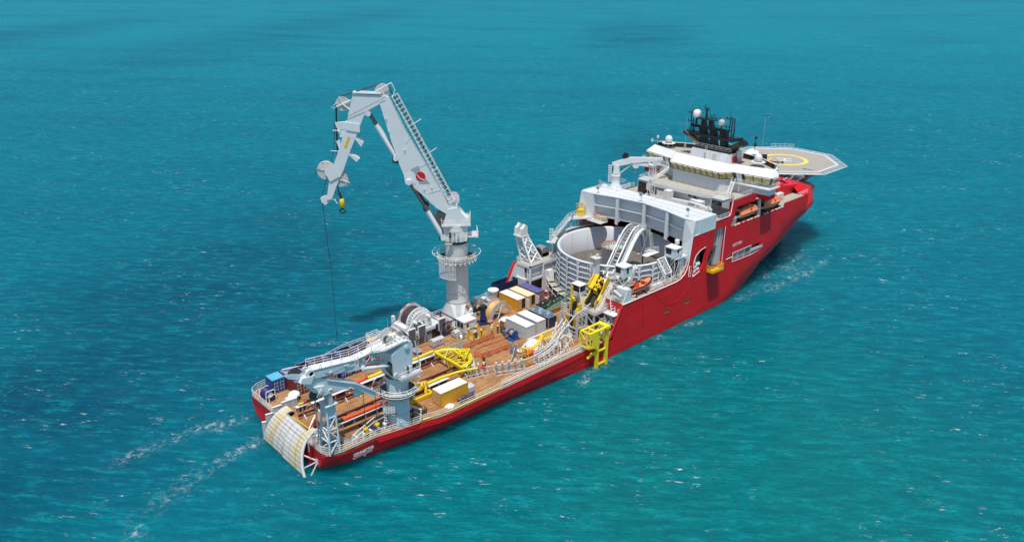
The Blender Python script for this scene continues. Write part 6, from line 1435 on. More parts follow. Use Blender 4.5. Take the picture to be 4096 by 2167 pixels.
q = MB(); q.lathe([(2.55, 9.55), (2.55, 12.0)], (RX, 0, RZ), 40, axis='y'); q.build('wound_wire', mat('wound_wire', (.05, .035, .04), .7, dirt=.4), rw)
q = MB()
for i in range(0, 20, 2): q.lathe([(3.05, 12.0), (3.12, 12.0), (3.12, 12.25), (3.05, 12.25)], (RX, 0, RZ), 3, 2*PI*i/20, 2*PI*(i+1)/20, 'y', False)
q.build('rim_mark', redtrim, rw)
q = MB()
q.prism([(RX-3.0, 8.75, 7.1), (RX+2.6, 8.75, 7.1), (RX+2.6, 8.75, 9.6), (RX+1.9, 8.75, 10.0), (RX-.4, 8.75, 9.9), (RX-2.4, 8.75, 8.4)], (0, .2, 0)); q.box(RX-3.8, 9.0, 6.6, RX-2.5, 13.0, 8.0).box(RX-3.9, 12.5, 7, RX-3.4, 13.2, 9.4)
q.build('side_frame', white, rw)
q = MB()
for x, z in ((RX-1.6, 8.9), (RX+1.7, 9.3), (RX-.2, 8.4)): q.tube((x, 8.8, z), (x, 8.0, z), .36, 14).tube((x, 8.0, z), (x, 7.7, z), .22, 10)
q.build('drive_motor', cranew, rw)
q = MB()
for i in range(22): x = RX-1.6+random.uniform(-.3, 2.0); q.path([(x, 8.2, 8.8), (x+random.uniform(-.5, .5), 7.9, 8.0), (x+random.uniform(-.6, .6), 8.1, 7.2)], .06, 5)
for i in range(5): q.path([(31.0+.1*i, 7.5, 7.2), (30.6+.1*i, 7.3, 6.2), (31.5, 7.3, 5.4-.1*i)], .06, 5).path([(37.4+.1*i, 7.5, 7.4), (37.3+.1*i, 7.3, 6), (37.4, 7.4, 5.0)], .06, 5)
q.build('hydraulic_hoses', black, rw)
for x0, x1 in ((30.6, 32.2), (33.0, 34.6), (38.0, 39.6)):
    MB().box(x0, 7.25, 5.9, x1, 7.45, 8.2).build('cooler_grille', grille, rw); q = MB(); q.box(x0-.08, 7.2, 8.2, x1+.08, 7.6, 8.35).box(x0-.1, 7.2, 5.8, x0, 7.5, 8.2).box(x1, 7.2, 5.8, x1+.1, 7.5, 8.2); q.build('cooler_frame', cranew, rw)
q = MB(); q.rail([(34.8, 7.6, 7.1), (38.0, 7.6, 7.1)], 1.1).rail([(39, 7.6, 7.1), (39, 13.2, 7.1)], 1.1).rail([(35.0, 8.3, 7.1), (36.2, 8.3, 7.1), (36.2, 8.3, 7.1)], 1.8, 5, .6); q.build('platform_railing', railw, rw)
MB().path([(RX-2.0, 11.0, RZ+1.6), (24, 12.6, 6.8), (20, 13.0, 5.6)], .05, 5).build('pay_out_wire', wire, rw)
t = thing('blue_cage', 'dark blue open steel cage holding a brown wooden drum beside the reel winch', 'cage', (40.6, 9.6, D4)); local(t)
q = MB()
for sx in (-1, 1):
    for sy in (-1, 1): q.box(sx*1.6, sy*2.5, 0, sx*1.42, sy*2.32, 2.9)
for z in (.1, 2.8):
    for sy in (-1, 1): q.beam((-1.6, sy*2.4, z), (1.6, sy*2.4, z), .18, .2)
    for sx in (-1, 1): q.beam((sx*1.5, -2.5, z), (sx*1.5, 2.5, z), .18, .2)
q.box(-.1, .5, 1.4, .1, .8, 3.0); q.build('frame', dblue, t)
MB().cyl((0, 0, 1.4), 1.3, -1.5, 1.5, 28, axis='y').build('drum', cardboard, t)
q = MB()
for y in (-1.9, 1.9): q.cyl((0, y, 1.4), .5, -.1, .1, 14, axis='y')
q.build('drum_boss', dgrey, t)
# deck boxes
def ebox(lab, x, y, a, b, h, m_=lgrey, rz=0, strap=False):
    t = thing('equipment_box', lab, 'equipment box', (x, y, D4), rz, 'grey deck boxes'); local(t)
    q = MB(); q.hexa([(-a/2, -b/2, .15), (a/2, -b/2, .15), (a/2, b/2, .15), (-a/2, b/2, .15)], [(-a/2, -b/2, h), (a/2, -b/2, h), (a/2, b/2, h), (-a/2, b/2, h)]); q.prism([(-a/2, -b/2, h), (-a/2, b/2, h), (-a/2, b/2*.4, h+.25), (-a/2, -b/2*.4, h+.25)], (a, 0, 0)); q.build('cover', m_, t)
    MB().box(-a/2-.05, -b/2-.05, 0, a/2+.05, b/2+.05, .15).build('skid', dgrey, t)
    if strap: MB().beam((-.2, -b/2-.03, .2), (-.2, -b/2-.03, h), .06, .1).beam((.5, -b/2-.03, h*.5), (.5, -b/2-.03, h), .05, .12).build('strap', redtrim, t)
    return t
ebox('long grey deck box with orange straps in front of the reel winch platform', 35.8, 5.3, 2.8, 1.3, 1.3, strap=True)
ebox('small grey deck box with a coil of cable, aft of the white cabin', 40.9, 5.7, 1.3, 1.3, 1.1)
ebox('grey covered box behind the yellow ochre container', 29.0, -12.6, 1.5, 1.6, 1.1)
ebox('pale box standing inboard of the port quarter railing by the chute', 3.6, 4.6, 2.0, 1.2, 1.3, hwhite, .2)
t = thing('cable_coil', 'small pile of cable on a pallet beside the small grey box', 'cable coil', (41.4, 4.6, D4)); local(t)
q = MB()
for i in range(12): q.ring((random.uniform(-.2, .2), random.uniform(-.2, .2), .2+.04*i), random.uniform(.35, .75), .07, 'z', 14, 5)
q.build('coil', steel, t); MB().box(-1, -.9, 0, 1, .9, .1).build('pallet_board', wood, t)
t = thing('cable_coil', 'loose bundle of white and violet hoses on the deck inboard of the platform stair', 'hose pile', (30.9, 5.0, D4)); local(t)
q = MB()
for i in range(10): q.ring((random.uniform(-.3, .3), random.uniform(-.3, .3), .15+.06*i), random.uniform(.3, .7), .09, 'z', 12, 5)
q.build('coil', mat('hose_violet', (.40, .38, .48), .6, dirt=.4), t)
# white control cabin
t = thing('control_cabin', 'white cabin with dark windows at the foot of the main crane pedestal', 'cabin', (44.3, 6.5, D4)); local(t)
q = MB(); corr(q, -1.4, 1.4, -1.3, .2, 2.4, 1, 9); corr(q, -1.4, 1.4, 1.3, .2, 2.4, -1, 9); corr(q, -1.2, 1.2, 1.5, .2, 2.4, -1, 8, 'y'); q.box(-1.5, -1.3, .1, -1.4, 1.3, 2.5).box(-1.5, -1.3, .05, 1.5, 1.3, .2); q.build('wall', white, t)
MB().box(-1.6, -1.4, 2.45, 1.6, 1.4, 2.62).build('roof', roofw, t)
MB().box(-1.55, -1.0, 1.1, -1.5, 1.0, 2.1).box(-.9, -1.33, 1.2, -.4, -1.3, 2.0).build('window', fendm, t)
MB().box(-1.58, -.04, 1.0, -1.54, .04, 2.2).box(-1.58, -1.1, 1.0, -1.54, -1.0, 2.2).box(-1.58, 1.0, 1.0, -1.54, 1.1, 2.2).build('window_frame', white, t)
t = thing('deck_locker', 'white stepped locker behind the control cabin against the crane pedestal', 'locker', (46.8, 8.2, D4)); local(t)
MB().box(-.9, -1.0, 0, .9, 1.0, 2.6).box(-.5, -.6, 2.6, .5, .6, 3.4).build('locker_body', white, t); MB().cyl((-.5, .2, 3.9), .45, -.3, .3, 14, axis='x').build('drum', copper, t)
for k in range(11):
    x, y = 42.0+k*.28+random.uniform(-.1, .1), 14.2-k*.62
    t = thing('gas_bottle', ['green', 'green', 'blue', 'green', 'green', 'blue', 'green', 'yellow', 'red', 'green', 'green'][k]+' gas bottle '+['nearest the port rail', 'next but one to the port rail', 'port of the middle of its row', 'between the two blue bottles, outer one', 'between the two blue bottles, inner one', 'at the middle of the row', 'beside the yellow bottle', 'near the white cabin', 'next to the yellow bottle', 'beside the red bottle', 'closest to the white cabin'][k]+' aft of the crane pedestal', 'gas bottle', (x, y, D4), 0, 'gas bottles aft of the main crane'); local(t)
    m_ = [green, green, blue, green, green, blue, green, yellow, redtrim, green, green][k]
    MB().lathe([(.24, 0), (.24, 1.25), (.12, 1.5), (.05, 1.55), (.05, 1.7), (.001, 1.7)], (0, 0, 0), 12).build('bottle_body', m_, t); MB().cyl((0, 0, 0), .11, 1.5, 1.75, 8).build('valve_cap', dgrey, t)
q = thing('bottle_rack_frame', 'white tubular frame screening the gas bottles aft of the main crane', 'tube frame', (41.3, 9.5, D4))
MB().rail([(39.8, 13.8, 4.25), (42.0, 6.9, 4.25)], 2.3, 2, 3.2, .07).tube((41.2, 9.5, 4.3), (40.2, 9.2, 4.3), .07).tube((40.4, 12, 6.4), (39.5, 11.6, 4.3), .07).tube((41.5, 8.4, 6.4), (40.6, 8.1, 4.3), .07).build('frame', railw, q)
# dark blue knuckle machine
t = thing('blue_manipulator', 'dark blue hydraulic manipulator on a round base beside the white cabin', 'manipulator', (49.0, 6.6, D4)); local(t)
q = MB(); q.cyl((0, 0, 0), 1.1, 0, .35, 16).cyl((0, 0, 0), .55, .35, 3.3, 14).cyl((0, 0, 0), .75, 1.0, 1.4, 14); q.build('base', navy, t)
q = MB(); q.beam((.1, .2, 3.2), (-1.5, 1.0, 3.4), .6, .7).beam((-1.5, 1.0, 3.5), (-1.6, 1.0, 1.2), .6, .8).box(-.6, -.5, 3.2, .7, .6, 3.9); q.build('arm', black, t)
MB().path([(-.3, .4, 3.7), (-.9, .6, 4.1), (-1.2, .6, 3.5)], .14, 7).build('hose_bend', yellow, t)
q = MB()
for i in range(4): a = i*1.57+.4; q.beam((0, 0, .1), (1.7*math.cos(a), 1.7*math.sin(a), .1), .35, .2)
q.build('foot', navy, t)
t = thing('wooden_crate', 'small brown crate lying beside the blue manipulator', 'crate', (50.0, 5.6, D4)); local(t); MB().box(-.5, -.4, 0, .5, .4, .5).build('crate_body', cardboard, t)
# grey curved quadrant with ochre groove standing on the deck
t = thing('cable_quadrant', 'grey arched cable chute with an ochre-stained groove standing on deck by the orange containers', 'cable chute', (53.6, 6.6, D4))
def aq(a, y, r): return Vector((53.7-3.1*math.cos(a)*1.0*(r/3.1), y, 4.35+3.3*math.sin(a)*(r/3.1)))
AN = [math.radians(-5+i*7.5) for i in range(17)]
for y, yo, nm in ((6.3, 6.22, 'near_flange'), (8.2, 8.28, 'far_flange')):
    q = MB(); v1 = [aq(a, y, 3.3) for a in AN]; v0 = [aq(a, y, 2.35) for a in AN]; o = Vector((0, yo-y, 0)); k = len(AN)
    q.add(v1+v0+[p+o for p in v1]+[p+o for p in v0], [f for i in range(k-1) for f in ((i, i+1, k+i+1, k+i), (2*k+i+1, 2*k+i, 3*k+i, 3*k+i+1), (i+1, i, 2*k+i, 2*k+i+1), (k+i, k+i+1, 3*k+i+1, 3*k+i))]); q.build('side_flange', lgrey, t)
q = MB(); k = len(AN); prof = [(6.3, 2.9), (6.7, 2.6), (7.25, 2.5), (7.8, 2.6), (8.2, 2.9)]
vs = [aq(a, y, r) for a in AN for y, r in prof]; q.add(vs, [(i*5+j, i*5+j+1, (i+1)*5+j+1, (i+1)*5+j) for i in range(k-1) for j in range(4)], True); q.build('groove', mat('ochre_stain', (.62, .36, .10), .5, dirt=.5, dirtcol=(.65, .55, .35), streak=False), t)
q = MB(); c0 = Vector((53.7, 6.25, 6.6)); q.tube((54.0, 6.2, 7.0), (52.3, 5.8, 4.3), .13, 8).tube((54.0, 6.2, 7.0), (56.4, 6.2, 5.2), .11, 8)
for a in (30, 65, 100): p = aq(math.radians(a), 6.2, 2.5); q.tube(p, (54.0, 6.2, 5.2), .08, 6)
for i in range(5): q.tube((54.8+.4*i, 6.0, 6.4-.35*i), (54.6+.4*i, 6.0, 7.2-.3*i), .07, 6)
q.build('strut', lgrey, t)
def sack(name, lab, cat, x, y, r, m_, sz=.7, sx=1., seed=1, z=D4):
    t = thing(name, lab, cat, (x, y, z)); local(t); r_ = random.Random(seed); q = MB(); n, k = 16, 8; vs = []
    for j in range(k+1):
        a = PI/2*j/k
        for i in range(n):
            b = 2*PI*i/n; rr = r*(.8+.3*r_.random())*math.cos(a*.98) if j else r*1.1*(.85+.3*r_.random())
            vs.append((sx*rr*math.cos(b), rr*math.sin(b), r*sz*math.sin(a)*(.85+.3*r_.random())))
    q.add(vs, [(j*n+i, j*n+(i+1) % n, (j+1)*n+(i+1) % n, (j+1)*n+i) for j in range(k) for i in range(n)]+[tuple(k*n+i for i in range(n))]); q.build('sheet', m_, t); return t
sack('wrapped_bundle', 'bundle wrapped in white plastic lying under the grey arched chute', 'bundle', 53.4, 4.9, .7, plasticw, .7, 2.0, 4)
t = sack('wrapped_bundle', 'big heap wrapped in glossy white sheet forward of the orange barriers', 'bundle', 49.3, -8.0, 1.7, plasticw, .75, 1.15, 9)
t = sack('orange_sheeted_heap', 'orange tarpaulin heap behind the yellow curved guide', 'tarpaulin heap', 46.8, -9.9, 1.2, orange, .5, 1.1, 12)
t = sack('wrapped_bundle', 'white plastic bag beside the black and yellow vertical tensioner', 'bundle', 58.4, -9.6, .8, plasticw, .8, 1., 15)
t = sack('wrapped_bundle', 'small white sheeting at the starboard foot of the yellow ochre container', 'bundle', 23.4, -14.3, .65, plasticw, .5, 1.3, 17)
t = sack('bulk_bag', 'open bulk bag with white lining and green base on the deck at the stern', 'bulk bag', 4.9, 5.6, .95, green, 1.0, 1., 21); q = MB(); q.lathe([(.9, .75), (1.05, 1.05), (.8, 1.35), (.55, 1.2), (.001, 1.1)], (0, 0, 0), 12, smooth=False).build('lining', plasticw, t)
t = thing('rigging_heap', 'heap of dark chains with blue strops in front of the yellow ochre container', 'rigging heap', (26.8, -14.6, D4)); local(t)
q = MB(); q2 = MB(); r_ = random.Random(2)
for i in range(60):
    x, y, z = r_.uniform(-1.8, 1.8), r_.uniform(-.45, .45), r_.uniform(.1, .7); (q2 if i % 4 == 0 and y > 0 else q).path([(x, y, z), (x+r_.uniform(-.4, .4), y+r_.uniform(-.3, .3), z+r_.uniform(-.1, .2)), (x+r_.uniform(-.7, .7), y+r_.uniform(-.3, .3), z)], .08, 5)
q.build('chain', mat('chain_dark', (.07, .075, .09), .45, metal=.5, dirt=.5, dirtcol=(.4, .4, .42), streak=False), t); q2.build('strop', mat('strop_blue', (.05, .06, .45), .5, dirt=.2), t)
# vent trunk and tanks by the port rail
t = thing('vent_trunk', 'white round trunk with a flared rusty mouth at the port rail', 'vent trunk', (56.9, 12.4, D4)); local(t)
q = MB(); q.lathe([(.95, 0), (.95, 2.9), (1.25, 3.4), (1.2, 3.45), (.85, 3.0), (.85, 2.2), (.001, 2.2)], (0, 0, 0), 26); q.build('trunk', white, t); MB().cyl((0, 0, 0), .84, 2.5, 2.6, 20).build('rusty_mouth', cardboard, t)
q = MB()
for i in range(7): q.box(-.98, -.3, .4+i*.4, -.92, .3, .46+i*.4)
q.ring((-1.3, .6, 2.7), .5, .05, 'z', 12, 5).ring((-1.3, .6, 2.0), .5, .05, 'z', 12, 5); q.build('rung', lgrey, t)
for i in range(2):
    t = thing('caged_tank', ['white caged tank nearer the port rail beside the vent trunk', 'white caged tank inboard of its twin beside the vent trunk'][i], 'tank', (55.9+.2*i, 14.3-1.5*i, D4), 0, 'white caged tanks'); local(t)
    MB().box(-.6, -.6, .15, .6, .6, 1.2).cyl((0, 0, 0), .15, 1.2, 1.28, 10).build('tank_body', white, t); q = MB()
    for k in range(5): q.box(-.65, -.65, .2+k*.24, .65, -.61, .24+k*.24).box(-.65, -.65, .2+k*.24, -.61, .65, .24+k*.24)
    q.box(-.65, -.65, 0, .65, .65, .12); q.build('cage', lgrey, t)
t = thing('mooring_ring_plate', 'triangular white plate with a red-rimmed eye at the port rail', 'padeye', (54.6, 15.2, D4)); local(t); MB().holed([(-1, 0, 0), (1, 0, 0), (.4, 0, 1.2), (0, 0, 1.4), (-.4, 0, 1.2)], [[(.3*math.cos(a*PI/5), 0, .75+.3*math.sin(a*PI/5)) for a in range(10)]], (0, .12, 0)).build('plate', hwhite, t); MB().ring((0, 0, .75), .33, .05, 'y', 16).build('eye_rim', redtrim, t)
t = thing('pump_manifold', 'green-piped manifold inside a white tube frame forward of the crane pedestal', 'manifold', (51.5, 12.6, D4)); local(t)
q = MB(); r_ = random.Random(5)
for i in range(18): x, y = r_.uniform(-1.4, 1.4), r_.uniform(-2, 2); q.tube((x, y, .2), (x+r_.uniform(-.6, .6), y+r_.uniform(-.8, .8), r_.uniform(.4, 1.3)), .15, 7)
q.build('pipe', green, t); MB().rail([(-2, -2.4, 0), (2.2, -2.4, 0), (2.2, 2.4, 0), (-2, 2.4, 0)], 1.4, 2, 2, .07, True).tube((-1, 0, 1), (1.5, -1.5, 1.2), .2, 7).tube((-1, 1, 1), (1.5, -.5, 1.2), .2, 7).build('frame', railw, t)

# ------------------------------------------------------------------ work-deck tracks, pipes, cable supports
for i, (y, x0) in enumerate(((-.7, 2.2), (-5.3, 2.4))):
    t = thing('skid_rail', ['long maroon beam on white props down the middle of the work deck', 'long maroon beam on grey props nearer the starboard side of the work deck'][i], 'deck beam', (17, y, D4), 0, 'maroon deck beams')
    q = MB(); q.box(x0, y-.16, 5.1, 33, y+.16, 5.16).box(x0, y-.04, 4.75, 33, y+.04, 5.1).box(x0, y-.14, 4.7, 33, y+.14, 4.75); q.build('beam', beam_m, t)
    for k in range(12):
        x = 3.2+k*2.65; s_ = -1 if i == 0 else 1
        MB().tube((x, y, 4.95), (x+.1, y-.75*(1 if i == 0 else -.7), 4.25), .09, 6).box(x-.1, y-.1, 4.2, x+.1, y+.1, 4.7).build('prop', railw if i == 0 else grey, t)
    q = MB()
    for k in range(0, 11, 2): x = 3.2+k*2.65; q.tube((x, y-.1, 4.9), (x+2.65, y-.1, 4.6), .05, 5)
    q.build('brace', grey, t)
def trough(lab, x0, x1, y, zt, yend=None):
    t = thing('cable_trough', lab, 'cable trough', ((x0+x1)/2, y, D4), 0, 'white cable troughs'); y1 = y if yend is None else yend
    MB().beam((x0, y, zt), (x1, y1, zt), .75, .06).build('trough_plate', white, t)
    n = max(2, int((x1-x0)/2))
    for k in range(n+1):
        x = x0+.3+(x1-x0-.6)*k/n; MB().box(x-.12, y-.3, 4.2, x+.12, y-.1, zt).box(x-.12, y+.15, 4.2, x+.12, y+.35, zt).build('support_leg', grey, t)
    MB().box(x0+.2, y-.05, 4.3, x1-.2, y+.12, 4.6).box(x0+.2, y+.3, 4.5, x1-.2, y+.34, 4.9).build('side_channel', dgrey, t)
trough('white cable trough closest to the stern chute, under the dark pipe', 3.0, 5.1, 1.5, 5.25)
trough('white cable trough beneath the dark end of the inboard pipe', 5.6, 12.6, 1.05, 5.25)
trough('white cable trough beneath the inboard orange and yellow pipe', 13.3, 20.4, 1.0, 5.25)
trough('white cable trough under the long yellow pipe aft of the yellow quadrant', 21.0, 32.0, .95, 5.25)
trough('white cable trough beneath the starboard orange pipe by the aft crane', 6.0, 17.6, -7.6, 5.2)
trough('white cable trough behind the yellow ochre container roof', 23.6, 28.2, -7.8, 5.25)
def pipe(name, lab, cat, segs, lo=(0, 0, 4.2)):
    t = thing(name, lab, cat, lo)
    for nm, pts, r, m_ in segs:
        MB().path(pts, r, 10).build(nm, m_, t)
        if nm == 'pipe_shell':
            q = MB(); P_ = [Vector(p) for p in pts]
            for a, b in zip(P_, P_[1:]):
                n = int((b-a).length/.55)
                for k in range(n): c_ = a.lerp(b, (k+.5)/n); d_ = (b-a).normalized(); q.tube(c_-d_*.06, c_+d_*.06, r*1.1, 8)
            q.build('joint_ring', m_, t)
    return t
pipe('cable_pipe', 'inboard jointed pipe changing from black through orange to yellow along the deck', 'pipe', [
    ('pipe_end', [(3.5, 1.5, 5.6), (4.4, 1.5, 5.6)], .2, yellow), ('flange', [(4.4, 1.5, 5.6), (5.0, 1.5, 5.6)], .24, redtrim), ('dark_section', [(5.0, 1.5, 5.6), (9.6, 1.45, 5.6)], .26, black),
    ('pipe_shell', [(9.6, 1.45, 5.6), (16.6, 1.4, 5.6)], .27, orange), ('flange', [(16.6, 1.4, 5.6), (17.2, 1.4, 5.6)], .24, redtrim), ('pipe_shell', [(17.2, 1.4, 5.6), (27, 1.4, 5.6), (30, 1.2, 5.8), (31.5, .8, 6.1)], .22, yelbr)], (17, 1.4, 4.2))
pipe('cable_pipe', 'starboard jointed pipe, black at its aft end and orange behind the aft crane pedestal', 'pipe', [
    ('dark_section', [(4.9, -7.4, 5.6), (6.6, -7.5, 5.6)], .3, black), ('pipe_shell', [(6.6, -7.5, 5.6), (17.2, -7.6, 5.6)], .3, orange)], (11, -7.5, 4.2))
pipe('cable_pipe', 'yellow jointed pipe from the yellow machine curving toward the roller frames', 'pipe', [
    ('pipe_shell', [(23.4, -7.4, 5.6), (27, -7.4, 5.6), (30, -7.8, 5.6), (32, -8.4, 5.6), (34.0, -9.2, 5.6)], .22, yelbr), ('flange', [(34.0, -9.2, 5.6), (35.2, -9.8, 5.6)], .2, redtrim)], (29, -7.6, 4.2))
t = thing('power_cable', 'dark power cable sagging from the roller frames up to the tensioner platform', 'cable', (45, -12.6, 5.2))
pc = [(35.2, -9.8, 5.6), (36.5, -10.4, 5.55), (38.5, -11.4, 5.6), (40.5, -12.5, 5.75), (42.5, -13.3, 6.0), (45, -13.7, 6.3), (48, -13.7, 6.9), (51, -13.2, 7.6), (54, -12.3, 8.5), (57.5, -11.3, 9.4), (61, -10.6, 9.7), (63.5, -10.0, 9.8)]
MB().path(pc, .13, 7).build('cable', lgrey, t)
# yellow quadrant (D-shaped) on legs
yq = thing('yellow_quadrant', 'bright yellow D-shaped steel quadrant frame on the deck forward of the aft crane', 'quadrant', (33, -4, D4))
qc = Vector((31.4, -4.0, 6.2)); q = MB()
AR = [math.radians(90-i*9) for i in range(21)]
for r, z in ((4.45, 6.25), (4.0, 6.25), (4.45, 5.6)): q.path([(31.4+r*math.cos(a), -4+r*math.sin(a)*.93, z) for a in AR], .15, 7)
for i, a in enumerate(AR): 
    q.tube((31.4+4.0*math.cos(a), -4+4.0*math.sin(a)*.93, 6.25), (31.4+4.45*math.cos(a), -4+4.45*math.sin(a)*.93, 6.3), .1, 5)
    if i % 2 == 0: q.tube((31.4+4.45*math.cos(a), -4+4.45*math.sin(a)*.93, 5.5), (31.4+4.45*math.cos(a), -4+4.45*math.sin(a)*.93, 6.6), .09, 5)
q.beam((31.3, .2, 6.25), (31.3, -8.1, 6.25), .3, .3).beam((31.6, .2, 5.6), (31.6, -8.1, 5.6), .25, .25)
q.build('quadrant_frame', yelbr, yq)
q = MB()
for a, b in (((33.4, -2.9, 7.0), (36.1, -4.5, 7.0)), ((36.1, -4.5, 7.0), (33.1, -6.6, 7.0)), ((33.1, -6.6, 7.0), (33.4, -2.9, 7.0)), ((34.6, -3.6, 7), (33.2, -5.2, 7))): q.beam(a, b, .22, .22)
for p in ((33.4, -2.9), (36.0, -4.5), (33.1, -6.6)): q.tube((*p, 7.0), (*p, 5.5), .13, 6)
for a in (20, -5, -30, -60, 55): q.beam((31.4, -4.0+math.sin(math.radians(a))*1.4, 6.1), (31.4+4.1*math.cos(math.radians(a)), -4+3.9*math.sin(math.radians(a)), 6.15), .16, .2)
for y in (-1.3, -5.6, -7.2): q.beam((31.4, y, 5.9), (35.0, y*.8-.6, 5.9), .14, .14)
q.build('inner_truss', yelbr, yq)
q = MB()
for a in (70, 35, 0, -35, -75): q.box(31.4+4.2*math.cos(math.radians(a))-.1, -4+4.0*math.sin(math.radians(a))-.1, 4.2, 31.4+4.2*math.cos(math.radians(a))+.1, -4+4.0*math.sin(math.radians(a))+.1, 5.6)
for y in (-.3, -4, -7.7): q.box(31.3, y-.1, 4.2, 31.5, y+.1, 6.1)
q.build('leg', yellow, yq)
MB().prism([(34.9, -6.9, 5.9), (35.9, -5.6, 6.0), (34.3, -8.3, 5.6), (33.0, -9.1, 5.5)], (0, 0, .08)).build('guide_plate', lgrey, yq)
# roller frames
def rframe(lab, p0, p1, n, first=True, short=False):
    a, b = Vector((*p0, 4.2)), Vector((*p1, 4.2)); d = (b-a); L = d.length; t = thing('roller_frame', lab, 'roller frame', a.lerp(b, .5), math.atan2(d.y, d.x), 'grey roller frames'); local(t)
    h = .75; q = MB()
    for y in (-.75, .75):
        for z in (.08, h): q.beam((-L/2, y, z), (L/2, y, z), .12, .14)
        for x in (-L/2, 0, L/2): q.beam((x, y, 0), (x, y, h), .14, .14)
    for x in (-L/2, 0, L/2):
        for z in (.08, h): q.beam((x, -.75, z), (x, .75, z), .12, .12)
    q.build('frame', lgrey, t)
    for k in range(n):
        x = -L/2+.4+(L-.8)*k/max(1, n-1)
        r = MB(); r.box(x-.12, -.45, h, x+.12, -.3, h+1.0).box(x-.12, .3, h, x+.12, .45, h+1.1).tube((x, -.35, h+.55), (x, .35, h+.55), .12, 8); r.build('roller_post', grey, t)
        MB().cyl((x, .38, 0), .2, h+1.05, h+1.5, 12).build('roller_cap', white, t)
rframe('grey roller frame with white-capped posts just inboard of the yellow ochre container', (31.6, -8.6), (35.6, -9.9), 4)
rframe('grey roller frame with white-capped posts beside the starboard railing amidships', (36.4, -11.2), (41.6, -13.6), 5)
# barriers
def barrier():
    t = thing('safety_barrier', 'x', 'barrier', (0, 0, 0), 0, 'orange barriers round the winch rope'); local(t)
    q = MB()
    for z in (.15, .98): q.beam((-.98, 0, z), (.98, 0, z), .05, .07)
    for x in (-.98, .98): q.beam((x, 0, .1), (x, 0, 1.0), .07, .05)
    for i in range(13): x = -.84+i*.14; q.beam((x, 0, .15), (x, 0, .98), .035, .03, (0, 1, 0))
    q.box(-.98, -.015, .62, .98, .015, .7); q.build('panel', brorange, t)
    for x in (-.7, .7): MB().beam((x, -.35, .05), (x, .35, .05), .08, .06, (0, 0, 1)).build('foot', dgrey, t)
    return t
bproto = barrier(); first = True
BL = [((39.3+i*2.03, .15-i*.0), 0) for i in range(4)]+[((39.45+i*2.05, -5.15-i*.05), 0) for i in range(4)]+[((38.6, -4.2), math.radians(-62))]
bn = ['orange barrier at the aft end of the inboard line, by the yellow quadrant', 'second orange barrier from the aft end of the inboard line', 'orange barrier in front of the yellow-posted machine, third in the inboard line', 'orange barrier nearest the two workers, fore end of the inboard line', 'orange barrier at the aft end of the starboard line', 'second orange barrier from aft in the starboard line', 'third orange barrier from aft in the starboard line', 'orange barrier next to the blue winch skid, fore end of the starboard line', 'orange barrier set crosswise closing the aft end of the roped area']
for i, ((x, y), r) in enumerate(BL):
    if i == 0: bproto.location = (x, y, D4); bproto['label'] = bn[0]
    else: dup(bproto, (x, y, D4), r, bn[i])
t = thing('winch_rope', 'taut orange rope running aft from the blue winch between the barriers', 'rope', (44, -1.8, 4.4)); MB().path([(40.4, -1.3, 4.3), (44, -1.7, 4.6), (48.0, -2.3, 5.0)], .07, 6).build('rope', orange, t)
t = thing('blue_winch', 'blue winch on a skid at the fore end of the orange barriers', 'winch', (48.6, -2.6, D4), -.05); local(t)
q = MB(); q.box(-1.0, -1.2, 0, 1.1, 1.2, .25); q.hexa([(-.3, -1.15, .25), (1.0, -1.15, .25), (1.0, -1.0, .25), (-.3, -1.0, .25)], [(.2, -1.15, 1.3), (.5, -1.15, 1.3), (.5, -1.0, 1.3), (.2, -1.0, 1.3)]); q.build('skid', blue, t)
q = MB(); q.cyl((.2, 0, 1.05), .85, -.8, -.7, 20, axis='y').cyl((.2, 0, 1.05), .85, .4, .5, 20, axis='y').cyl((.2, 0, 1.05), .7, .5, .9, 16, axis='y'); q.build('drum_flange', blue, t); MB().cyl((.2, 0, 1.05), .6, -.7, .4, 18, axis='y').build('wound_rope', wood, t)
MB().cyl((-.4, 1.0, .9), .3, 0, .9, 12, axis='y').cyl((-.4, 1.9, .9), .34, 0, .3, 12, axis='y').build('motor', mat('motor_blue', (.03, .14, .28), .4, dirt=.2), t)
t = thing('yellow_post_machine', 'low machine with yellow corner posts behind the orange barriers', 'machine', (43.0, 2.2, D4), -.1); local(t)
q = MB()
for x, y in ((-.9, -.9), (.9, -.9), (-.9, .9), (.9, .9)): q.box(x-.12, y-.12, 0, x+.12, y+.12, 2.0).sphere((x, y, 2.05), .3, 10); q.hexa([(x-.3, y-.12, .8), (x+.3, y-.12, .8), (x+.3, y+.12, .8), (x-.3, y+.12, .8)], [(x-.12, y-.12, 1.9), (x+.12, y-.12, 1.9), (x+.12, y+.12, 1.9), (x-.12, y+.12, 1.9)])
q.build('corner_post', yellow, t); MB().box(-1.1, -1.1, 0, 1.1, 1.1, .18).build('base', wood, t); MB().cyl((.2, 0, 0), .35, .2, 1.4, 12).beam((-.9, .9, 1.9), (.9, .9, 1.9), .2, .2).build('core', dgrey, t); MB().sphere((.2, 0, 1.6), .33, 10).build('cap', lgrey, t)
